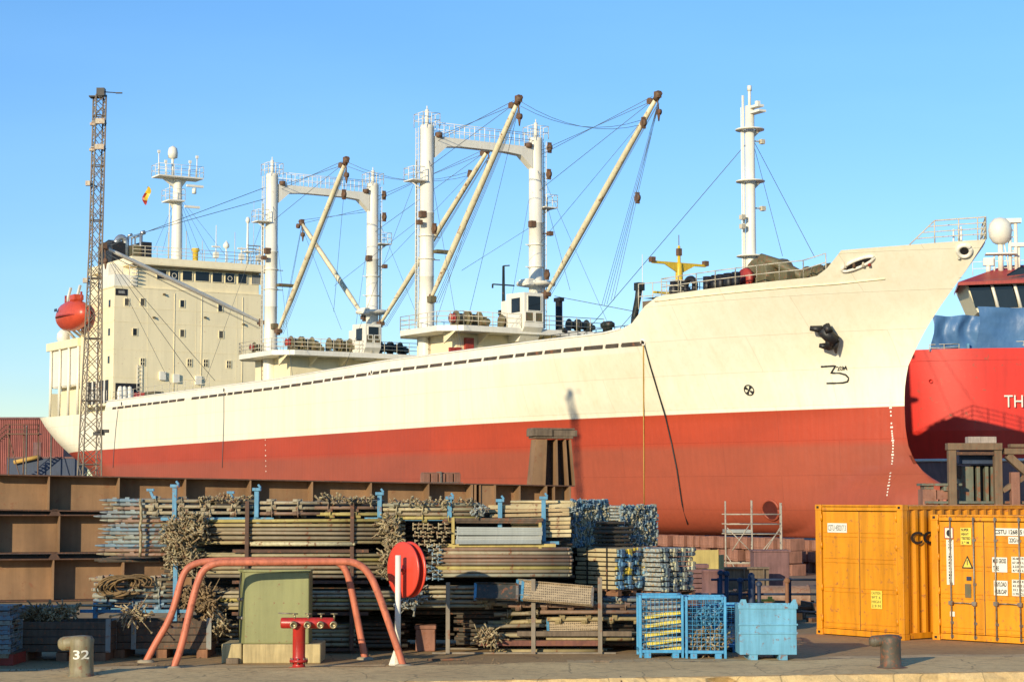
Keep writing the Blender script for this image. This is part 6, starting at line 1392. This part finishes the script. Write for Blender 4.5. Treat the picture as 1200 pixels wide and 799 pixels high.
MB().lathe((0, 0, 0), (0, 0, 1), [(.3, 0), (.3, .4), (.33, .42), (.33, .46), (.3, .48), (.3, 1.0), (.32, 1.02), (.28, 1.05), (0, 1.05)], 18).build('body', m_mauve, t_)
t_, o = simple('steel_beam', 'long grey brown steel beam lying across the yard behind the bin', 'beam', 872, 684, 60, None, 0)
xw = (901-843)/2*60/2250; MB().bx(-xw, xw, 0, .05, .12, .72).bx(-xw, xw, -.12, .17, .72, .78).bx(-xw, xw, -.12, .17, .06, .12).build('profile', m_timber, t_); 
for x in (-.6, .0, .6): MB().bx(x-.02, x+.02, -.1, 0, .12, .72).build('stiffener', m_timber, t_)
t_, o = simple('steel_box', 'dark mauve brown steel box behind the grey beam', 'box', 907, 690, 61, None, 0)
MB().bx(-.62, .5, 0, 1.0, 0, 1.22).build('body', m_mauve, t_, .03); MB().bx(-.66, .54, -.03, 1.03, 1.22, 1.27).build('lid', m_mauve, t_)
t_, o = simple('steel_pipe', 'large horizontal pinkish pipe length lying in front of the container', 'pipe', 914, 700, 49, None, 0)
MB().lathe((-.68, 0, .42), (1, 0, 0), [(.30, 0), (.30, 1.36), (.33, 1.365), (.33, 1.42), (.27, 1.42), (.27, 0), (.30, 0)], 20).build('barrel', paint('pinkish_pipe', (.32, .19, .12), .3, 2, .6, rust=.25), t_)
for x in (-.45, .45): MB().prism([(-.35, 0), (.35, 0), (.2, .16), (-.2, .16)], (x-.06, 0, 0), (0, 1, 0), (0, 0, 1), (.12, 0, 0)).build('cradle', m_plk, t_)
for i, (px, py0, py1) in enumerate(((845, 671, 735), (852, 672, 735), (868, 680, 738), (881, 674, 736), (890, 684, 740), (923, 680, 742))):
    o = onz(px, py1+0); Y = 44; o = at(px, py1, Y); o.z = 0; H = at(px, py0, Y).z
    t_ = thing('fence_post', ['dark paired fence post, left one, right of the ochre panel', 'dark paired fence post, right one, right of the ochre panel', 'thin dark fence post in front of the grey beam', 'thick dark fence post with a rounded head', 'short dark fence post right of the rounded one', 'pale rusty post standing in front of the pink pipe'][i], 'post', o)
    MB().tube((0, 0, 0), (0, 0, H), .045 if i != 3 else .075, 8).build('shaft', m_navy if i < 5 else m_pallet, t_); MB().lathe((0, 0, H-.04), (0, 0, 1), [(.07, 0), (.08, .05), (.04, .10), (0, .11)], 10).build('cap', m_navy if i < 5 else m_pallet, t_)
o = at(880, 700, 44.1); t_ = thing('steel_railing', 'dark horizontal railing bars behind the bin', 'railing', (o.x, 44.15, 0))
for z in (.35, .75, 1.08): MB().tube((-.9, 0, z), (1.6, 0, z), .03, 6).build('bar', m_navy, t_)
for px in (842, 884, 926): x = at(px, 700, 44.15).x-o.x; MB().tube((x, 0, 0), (x, 0, 1.12), .03, 6).build('support', m_navy, t_)
t_, o = simple('cable_drum', 'tan timber cable drum lying among the junk behind the bin', 'cable drum', 862, 730, 46, None, 0)
MB().lathe((0, -.3, .36), (0, 1, 0), [(0, 0), (.36, 0), (.36, .05), (.18, .06), (.18, .5), (.36, .51), (.36, .56), (0, .56)], 20).build('spool', m_pallet, t_)
t_, o = simple('yellow_bar', 'yellow bar lying on the junk right of the cable drum', 'bar', 878, 703, 46.5, None)
MB().box((0, 0, 0), (1.2, .06, .06)).box((.5, 0, .04), (.1, .1, .1)).build('bar', m_ytag, t_)
m = MB()                                     # scrap heap: nobody could count it
for i in range(260):
    x, y = R(at(790, 700, 50).x, at(960, 700, 50).x), R(45.5, 56); s = R(.08, .5); a = R(0, 3)
    m.box((x, y, R(0.02, .32)), (s, R(.05, .3), R(.04, .22)), (Vector((math.cos(a), math.sin(a), R(-.2, .2))).normalized(), Vector((-math.sin(a), math.cos(a), 0)), Vector((0, 0, 1))))
tag(m.build('scrap_heap', m_block), 'dark scrap and offcuts scattered between the store and the ship', 'scrap', kind='stuff')

# scaffold tower beside the bow thruster
TY = 88.0; o = at(880, 700, TY); o.z = -1.6; o = Vector((o.x, TY, -1.6)); st = thing('scaffold_tower', 'slender steel scaffold tower standing beside the bow thruster tunnel', 'scaffold', o)
def tp(px, py, dy=0): q = at(px, py, TY); return Vector((q.x-o.x, dy, q.z-o.z))
for dy in (0, 1.5):
    for px, pt_ in ((850, 587), (881, 586), (915.5, 589)):
        x = px+(4 if dy else 0); q = tp(x, pt_, dy); MB().tube((q.x, dy, 0), q, .036, 6).build('standard', m_steel2, st)
    for py in (602.5, 614, 625.5, 660): MB().tube(tp(850, py, dy), tp(916, py, dy), .028, 6).build('ledger', m_steel2, st)
for a, b in (((850, 648), (869, 677)), ((916, 615), (885, 665)), ((852, 618), (884, 650)), ((880, 612), (858, 645)), ((881, 660), (916, 618))): MB().tube(tp(*a), tp(*b), .026, 6).build('brace', m_steel2, st)
MB().bx(tp(851, 624).x, tp(880, 624).x, 0, 1.5, tp(851, 624).z, tp(851, 624).z+.14).build('working_platform', m_greyb, st)

# keel and bilge blocks under the bow, one object each
def keelblocks():
    first = None; random.seed(9)
    for row, (ys, x0, x1, dx, top_) in enumerate(((-2.4, -22, 1, .78, .36), (-6.2, -26, -2, .78, .55))):
        x = x0
        while x < x1:
            nst = 3 if row != 2 else 3
            for k_ in range(nst):
                h = (top_+1.6)/nst
                if first is None:
                    m = MB(); m.bx(-.33, .33, -.5, .5, .0, .60).bx(-.28, .28, -.54, .54, .1, .5); o = m.build('keel_block', m_keel, None, .03); first = o
                else: o = first.copy(); col.objects.link(o)
                if R(0, 1) < .08: continue
                o.location = W(x+R(-.07, .07), ys+R(-.25, .25), -1.6+k_*h); o.rotation_euler = (R(-.03, .03), R(-.03, .03), math.atan2(FV.y, FV.x)+R(-.10, .10)); o.scale = (R(.7, 1.05), 1, h/.61*R(.93, 1.0))
                lb_ = ['square reddish support block in the row under the near side of the keel', 'square reddish support block in the outer row nearest the scaffold tower'][row]
                tag(o, lb_, 'support block', group=lb_)
            x += dx
keelblocks()

# ------------------------------------------------------------------ steel supports on the right
random.seed(51)
SY = 66.0; kk = SY/2250
def sup(name, label, px, parts):
    o = Vector((at(px, 600, SY).x, SY, -1.6)); t_ = thing(name, label, 'dock support', o)
    for nm, pa, pb, ya, yb, dy0, dy1, mt in parts:
        x0, x1 = at(pa, 600, SY).x-o.x, at(pb, 600, SY).x-o.x; z1, z0 = at(px, ya, SY).z+1.6, at(px, yb, SY).z+1.6
        MB().bx(x0, x1, dy0, dy1, max(z0, 0), z1).build(nm, mt, t_, .01)
    return t_, o
sup('steel_support_frame', 'tan steel portal support with a pale block on top, right of the bulb', 1143, [('leg', 1113, 1122, 527, 592, 0, .3, m_supp), ('leg', 1167, 1176, 527, 592, 0.02, .3, m_supp), ('cap_beam', 1112, 1176, 519, 527, -.05, .4, m_supp), ('cross_rail', 1122, 1167, 529, 533, .05, .2, m_beamd)])
o = at(1151, 519, SY); ob = MB().bx(-.48, .48, -.05, .45, 0, .22).bx(-.1, -.07, -.06, .46, .0, .225).build('packing_block', paint('pale_packing', (.42, .34, .28), .3, 3, .8), None, .01); ob.location = o; tag(ob, 'pale packing block on top of the tan support frame', 'block')
t_, o = sup('ribbed_dock_pier', 'dark grey green ribbed steel pier under the tan support frame', 1151, [('body', 1133, 1149, 546, 640, .9, 1.5, m_ggreen), ('rib', 1153, 1157, 546, 600, .9, 1.3, m_ggreen), ('rib', 1163, 1167, 546, 600, .9, 1.3, m_ggreen), ('rib', 1170, 1175, 546, 640, .9, 1.3, m_ggreen), ('back_plate', 1149.5, 1176, 544, 640, 1.32, 1.5, m_black), ('head', 1130, 1177, 527, 543, .6, 1.6, m_navy), ('collar', 1126, 1134, 545, 560, .8, 1.2, m_beamd)])
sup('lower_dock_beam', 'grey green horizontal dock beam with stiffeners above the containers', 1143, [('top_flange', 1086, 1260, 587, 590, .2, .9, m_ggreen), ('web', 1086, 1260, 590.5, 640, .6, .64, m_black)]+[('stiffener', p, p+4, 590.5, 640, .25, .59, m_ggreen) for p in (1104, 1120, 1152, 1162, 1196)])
sup('reddish_block_stack', 'reddish block stack with machinery at the foot of the bulb', 1110, [('block', 1084, 1100, 573, 640, .3, 1.1, m_keel), ('block', 1101, 1127, 574, 585, .3, 1.0, m_keel), ('plate', 1083, 1130, 566, 569, .2, 1.2, m_ggreen), ('block', 1086, 1097, 568.5, 573, .3, 1.0, m_ggreen), ('motor', 1108, 1118, 569.5, 575, .2, .8, m_ggreen), ('stiffener', 1104, 1108, 585, 640, .3, .6, m_keel), ('stiffener', 1114, 1118, 583, 640, .3, .6, m_keel)])
t_, o = sup('steel_support_frame', 'tan support with a diagonal brace, cut by the right edge', 1195, [('cap_beam', 1179, 1240, 525, 532, 0, .4, m_supp), ('packing', 1186, 1215, 520, 524, 0, .4, m_supp), ('leg', 1186, 1196, 553, 600, 0, .3, m_keel), ('leg', 1225, 1234, 532, 640, 0, .3, m_supp)])
a, b = at(1182, 533, SY)-o, at(1204, 553, SY)-o; m = MB(); dd = (b-a).normalized(); m.box((a+b)/2+Vector((0, .2, 0)), ((b-a).length, .3, .25), (dd, Vector((0, 1, 0)), dd.cross(Vector((0, 1, 0))))); a, b = at(1176, 575, SY)-o, at(1206, 556, SY)-o; dd = (b-a).normalized(); m.box((a+b)/2+Vector((0, .2, 0)), ((b-a).length, .3, .16), (dd, Vector((0, 1, 0)), dd.cross(Vector((0, 1, 0))))); m.build('brace', m_supp, t_)

# ------------------------------------------------------------------ red ship on the right
RY = 150.0; xr = at(1058, 450, RY).x-5; zd = at(1150, 410, RY).z; zb = at(1150, 541, RY).z; ro = Vector((xr, RY, -1.6))
rs = thing('red_vessel', 'bright red offshore vessel with blue sheeted superstructure behind the bow', 'ship', ro, math.radians(-8))
prof2 = [(-1.0, 6.5, .70), (.5, 4.2, .82), (3.0, 1.8, .92), (zb+1.6, .6, .97), (zb+4, .1, 1.0), (zd+1.6, -0.6, 1.03)]
def outline(off, k_): 
    pts = []
    for i in range(9): t = i/8; a = math.pi/2*t; pts.append((off+9*(1-math.sin(a)), 9-9*k_*math.cos(a)*0-9*math.sin(a)*k_+0) if False else (off+11*(1-math.sin(a))**1.0, 9-9*k_*math.sin(a)**.8))
    pts += [(off+11*0, 9-9*k_)] if False else []
    return pts
def ring2(off, k_):
    near = []
    for i in range(11): a = math.pi/2*i/10; near.append((off+12-12*math.cos(a), 9-9*k_*math.sin(a)))
    near += [(off+20, 9-9*k_), (off+60, 9-9*k_)]
    far = [(x, 18-y) for x, y in reversed(near)]
    return near+far[:-1]
m1, m2 = MB(), MB()
rr = [[Vector((x, y, z)) for x, y in ring2(off, k_)] for z, off, k_ in prof2]
for i in range(len(rr)-1):
    mm = m2 if i < 3 else m1; n = len(rr[0]); mm.add(rr[i]+rr[i+1], [(j, (j+1) % n, n+(j+1) % n, n+j) for j in range(n)], True)
m1.build('hull', m_redhull, rs); m2.build('lower_hull', paint('grey_antifouling', (.27, .16, .14), .2, .5, .7), rs)
MB().add([p-Vector((0, 0, .9)) for p in rr[-1]], [tuple(range(len(rr[-1])))]).build('deck', m_deck, rs)
m = MB(); wl2 = [Vector((x, y-.02 if y < 9 else y, zb+1.6)) for x, y in ring2(.55, .973)][:13]; m.path([p+Vector((0, 0, .12)) for p in wl2], .13, 5); m.build('waterline_stripe', m_wt, rs)
Mi = Matrix.Rotation(math.radians(8), 3, 'Z')
def rp(px, py, Y): return Mi @ (at(px, py, Y)-ro)
def rbox(name, pa, pb, ya, yb, Y, dep, mat, bev=0, par=None):
    p, q = rp(pa, yb, Y), rp(pb, ya, Y); m = MB(); m.bx(p.x, q.x, p.y, p.y+dep, p.z, q.z); return m.build(name, mat, par or rs, bev)
sh = rbox('superstructure', 1108, 1290, 385, 411, 152, 10, m_grey); rbox('upper_superstructure', 1150, 1290, 358, 387, 152.5, 9, m_grey)
# wheelhouse: raked windows under a red roof
p0, p1 = rp(1146, 366, 151.5), rp(1290, 366, 151.5); zt = rp(1160, 330, 151.5).z
m = MB(); m.prism([(0, 0), (-1.0, zt-p0.z), (14, zt-p0.z), (14, 0)], (p0.x, p0.y, p0.z), (1, 0, 0), (0, 0, 1), (0, 8, 0)); wh = m.build('wheelhouse', m_cream, rs)
for i in range(6):
    x0 = p0.x+.15+i*1.75; m = MB(); m.prism([(x0-.35, .35), (x0+1.25, .35), (x0+.85, zt-p0.z-.3), (x0-.85, zt-p0.z-.3)], (0, p0.y-.06, p0.z), (1, 0, 0), (0, 0, 1), (0, .08, 0)); m.build('window', m_glass, wh)
    m = MB(); dz = zt-p0.z; m.tube((x0+1.45, p0.y-.3, p0.z+.1), (x0+.85, p0.y-.45, zt-.05), .14, 6); m.build('window_pillar', m_white, wh)
m = MB(); za_ = rp(1140, 345, 151.5).z; m.add([(p0.x-1.6, p0.y-1.2, zt-.15), (p0.x+16, p0.y-1.2, zt+.3), (p0.x+16, p0.y+4, zt+1.9), (p0.x+2.5, p0.y+3, zt+1.6), (p0.x+16, p0.y+8, zt+.3), (p0.x-1.2, p0.y+7, zt-.15), (p0.x-1.6, p0.y-1.2, zt-.4), (p0.x+16, p0.y-1.2, zt+0), (p0.x-1.2, p0.y+7, zt-.4)], [(0, 1, 2, 3), (0, 3, 5), (3, 2, 4, 5), (0, 6, 7, 1), (0, 5, 8, 6)]); m.build('wheelhouse_roof', m_redp, wh)
m = MB(); m.prism([(2.2, .3), (4.2, .5), (4.6, .95), (3.2, .9)], (p0.x, p0.y-1.0, zt), (1, 0, 0), (0, 0, 1), (0, .15, .12)); m.prism([(5.2, .5), (7.6, .7), (8.0, 1.15), (5.9, 1.0)], (p0.x, p0.y-1.0, zt), (1, 0, 0), (0, 0, 1), (0, .15, .12)); m.build('roof_window', m_glass, wh)
# radome and masts
c = rp(1172, 271, 153); m = MB(); m.lathe(c-Vector((0, 0, 1.0)), (0, 0, 1), [(0, -.1), (.35, -.05), (.6, .1), (.88, .55), (.95, 1.1), (.85, 1.6), (.5, 2.0), (0, 2.12)], 24); m.build('radome', m_wt, rs)
zr = rp(1172, 318, 153).z; m = MB(); m.tube((c.x, c.y, zr), (c.x, c.y, c.z-1), .22, 10); m.tube((c.x+.6, c.y, zr), (c.x+.3, c.y, c.z-.9), .06, 5); m.bx(c.x-1.2, c.x+1.2, c.y-.6, c.y+.6, c.z-1.9, c.z-1.8); m.build('radome_mast', m_white, rs)
m = MB(); 
for px, pt_, r in ((1158, 308, .22), (1165, 300, .08), (1183, 262, .16), (1190, 258, .16), (1194, 285, .09), (1203, 270, .15)): q = rp(px, pt_, 153); m.tube((q.x, q.y, zr-.3), (q.x, q.y, q.z), r, 6)
q = rp(1186, 260, 153); m.bx(q.x-.5, q.x+.7, q.y-.3, q.y+.3, q.z-.1, q.z+.25); q = rp(1193, 287, 153); m.box(q, (1.5, .5, .3)); m.box(rp(1158, 307, 153), (.8, .5, .6))
for zz in (262, 270, 278, 286, 294, 302): a = rp(1183, zz, 153); b = rp(1190, zz, 153); m.tube(a, b, .05, 4)
m.build('instrument_mast', m_white, rs)
rail([rp(1140, 323, 153), rp(1290, 318, 153)], 1.1, 1.2, 2, mat=m_white, par=rs)
rail([rp(1089, 412, 149.2), rp(1124, 411, 149.2)], .55, 1.0, 2, mat=m_rail, par=rs); rail([rp(1146, 410.5, 149.2), rp(1290, 406, 149.2)], .6, 1.2, 2, mat=m_rail, par=rs)
q = rp(1134, 418, 149.3); m = MB(); m.bx(q.x-.8, q.x+.5, q.y-.4, q.y+1, q.z-.1, q.z+.6); m.bx(q.x-.1, q.x+.1, q.y-.5, q.y, q.z, q.z+1); m.build('fairlead', m_bluep, rs)
for px, py in ((1143, 441), (1157, 440), (1090, 447), (1110, 480)):
    q = rp(px, py, 150); m = MB(); m.lathe((q.x, q.y-1.5, q.z), (0, 1, 0), [(.16, 0.9), (.1, .92), (.1, 1.5)], 12)
    m.build('overboard_pipe', m_redhull, rs)
yh = None
# lettering on the red hull
# near side plane of hull at full beam: y = 9-9*k
hy_ = 9-9*1.0
def onred(px, py):
    d = Mi @ ray(px, py); o_ = Mi @ (Vector((0, 0, CH))-ro); t = (hy_-.35-o_.y)/d.y; return o_+d*t
a, b = onred(1177, 477), onred(1200, 476); zt_ = onred(1177, 463).z
text('TH', Vector((a.x, a.y, a.z)), (1, 0, 0), (0, 0, 1), (b.x-a.x)*.95, zt_-a.z, m_wt, rs, 'name_lettering')
# blue sheets: things of their own
def tarp(label, pa, pb, ya, yb, Y, amp):
    p, q = at(pa, yb, Y), at(pb, ya, Y); n, k_ = 22, 12; m = MB(); vs = []
    for i in range(k_+1):
        for j in range(n+1):
            u, v = j/n, i/k_; vs.append((u*(q.x-p.x)+.12*math.sin(v*5+u*3), -amp*(.5+.5*math.sin(u*13+math.sin(v*4)*1.8))*(.4+.6*math.sin(math.pi*min(1, v*1.1+.1)))+R(-.04, .04), (1-v)*(q.z-p.z)+.05*math.sin(u*9+2)*(v < .1)))
    m.add(vs, [(i*(n+1)+j, (i+1)*(n+1)+j, (i+1)*(n+1)+j+1, i*(n+1)+j+1) for i in range(k_) for j in range(n)], True)
    ob = m.build('tarpaulin', m_tarp); ob.location = Vector((p.x, p.y, p.z)); return tag(ob, label, 'tarpaulin')
tarp('lower blue tarpaulin with deep vertical folds beside the cream bow', 1092, 1149, 370, 412, 149.4, .5)
tarp('upper blue tarpaulin below the wheelhouse windows of the red vessel', 1146, 1290, 360, 409, 149.2, .35)

# ------------------------------------------------------------------ far left yard: red shed, navy hull, stairs
random.seed(61)
FY = 250.0; o = Vector((at(-60, 550, FY).x, FY, -1.6)); sd_ = thing('red_shed', 'faded red corrugated shed beyond the ship stern', 'shed', o)
x0, x1 = at(-60, 500, FY).x-o.x, at(74, 500, FY).x-o.x; z1 = at(30, 491, FY).z+1.6
m = MB(); n = 60; pts = []
for i in range(n): a = (x1-x0)*i/n; w_ = (x1-x0)/n; pts += [(a, 0), (a+w_*.4, 0), (a+w_*.5, .1), (a+w_*.9, .1)]
pts.append((x1-x0, 0)); vs = [(a, -b, z) for z in (0, z1) for a, b in pts]; k_ = len(pts); m.add(vs, [(i, i+1, k_+i+1, k_+i) for i in range(k_-1)]); m.bx(x0, x1, .05, 14, z1-.1, z1); m.bx(x1-.1, x1, .05, 14, 0, z1-.1); m.build('wall', m_shed, sd_)
x_ = at(44, 520, FY).x-o.x; MB().bx(x_-.5, x_+.5, -.2, -.12, at(44, 537, FY).z+1.6, at(44, 518, FY).z+1.6).build('door', m_mauve, sd_)
MB().bx(x0, x1+.2, -.3, 14.1, z1, z1+.25).build('roof_edge', m_mauve, sd_)
o = Vector((at(55, 545, 245).x, 244, -1.6)); nv = thing('navy_barge', 'dark navy steel barge side behind the lattice mast foot', 'barge', o)
z1 = at(55, 536, 244).z+1.6; a, b = at(8, 545, 244).x-o.x, at(92, 545, 244).x-o.x
m = MB(); m.prism([(a, 0), (b-1, 0), (b, z1), (a, z1)], (0, 0, 0), (1, 0, 0), (0, 0, 1), (0, 6, 0)); m.build('hull', m_navy, nv); MB().bx(a, b, -.1, 0, z1-.1, z1+.1).build('gunwale', m_mauve, nv)
MB().tube((a+1, -.4, z1-.6), (a+4.2, -.4, z1+.1), .28, 7).build('rope_fender', m_ropey, nv)
o = Vector((at(10, 550, 236).x, 236, -1.6)); sr = thing('steel_stairway', 'dark steel access stairs and landing in front of the red shed', 'stairs', o)
zt = at(10, 509, 236).z+1.6; 
for x in (-2, 0, 1.8, 3.6): MB().tube((x, 0, 0), (x, 0, zt+1.2 if x > -1 else zt-1), .09, 6).build('post', m_block, sr)
m = MB(); m.bx(-.2, 3.8, -.6, .8, zt, zt+.12); m.build('landing', m_block, sr); m = MB()
for i in range(9): m.bx(-.3-i*.35-.35, -.3-i*.35, -.6, .6, zt-.28*i-.3, zt-.28*i-.24)
m.tube((-.2, -.6, zt), (-3.4, -.6, zt-2.7), .08, 5); m.build('step', m_block, sr)
m = MB()
for h in (.6, 1.2): m.tube((-.2, -.6, zt+h), (3.8, -.6, zt+h), .05, 5); m.tube((-.2, -.6, zt+h), (-3.4, -.6, zt-2.7+h), .05, 5)
m.tube((3.6, -.6, 0), (0, -.6, zt), .07, 5); m.build('handrail', m_block, sr)
for px, lb_ in ((60, 'thin pale pole right of the access stairs'), (31, 'thin pale pole left of the shed door')):
    q = at(px, 520, 232); ob = MB().lathe((0, 0, 0), (0, 0, 1), [(.09, 0), (.07, at(px, 500, 232).z+1.6), (.12, at(px, 500, 232).z+1.62), (0, at(px, 500, 232).z+1.8)], 8).build('yard_pole', m_grey); ob.location = (q.x, 232, -1.6); tag(ob, lb_, 'pole')

cO = Vector((-11.6, 29.9, 0)); rO, _, _, _ = container('added container out of view beyond the left edge, shading the crates', cO, Vector((-1, 0, 0)), Vector((0, 1, 0)) , 2.3, 2.44, 2.2) if False else (None,)*4
t_ = thing('shade_container', 'added rust brown container, out of view beyond the left edge, shading the crates', 'container', (-12.3, 30.2, 0))  # unseen container, added to cast shade over the left crates
m = MB(); n = 16; pts = []
for i in range(n): a = 4.8*i/n-2.4; pts += [(a, 0), (a+.1, 0), (a+.15, .05), (a+.25, .05)]
pts.append((2.4, 0))
for yy, sg in ((0, 1), (2.2, -1)): m.add([(a, yy+b*sg, z) for z in (.1, 2.3) for a, b in pts], [(i, i+1, len(pts)+i+1, len(pts)+i) for i in range(len(pts)-1)])
m.bx(-2.4, 2.4, .02, 2.18, 2.2, 2.3).bx(-2.42, -2.38, 0, 2.2, .1, 2.3).bx(2.38, 2.42, 0, 2.2, .1, 2.3); m.build('walls', m_shed, t_)
for x in (-2.35, 2.35):
    for y in (0.05, 2.15): MB().bx(x-.08, x+.08, y-.08, y+.08, 0, 2.36).build('corner_post', m_shed, t_, .01)
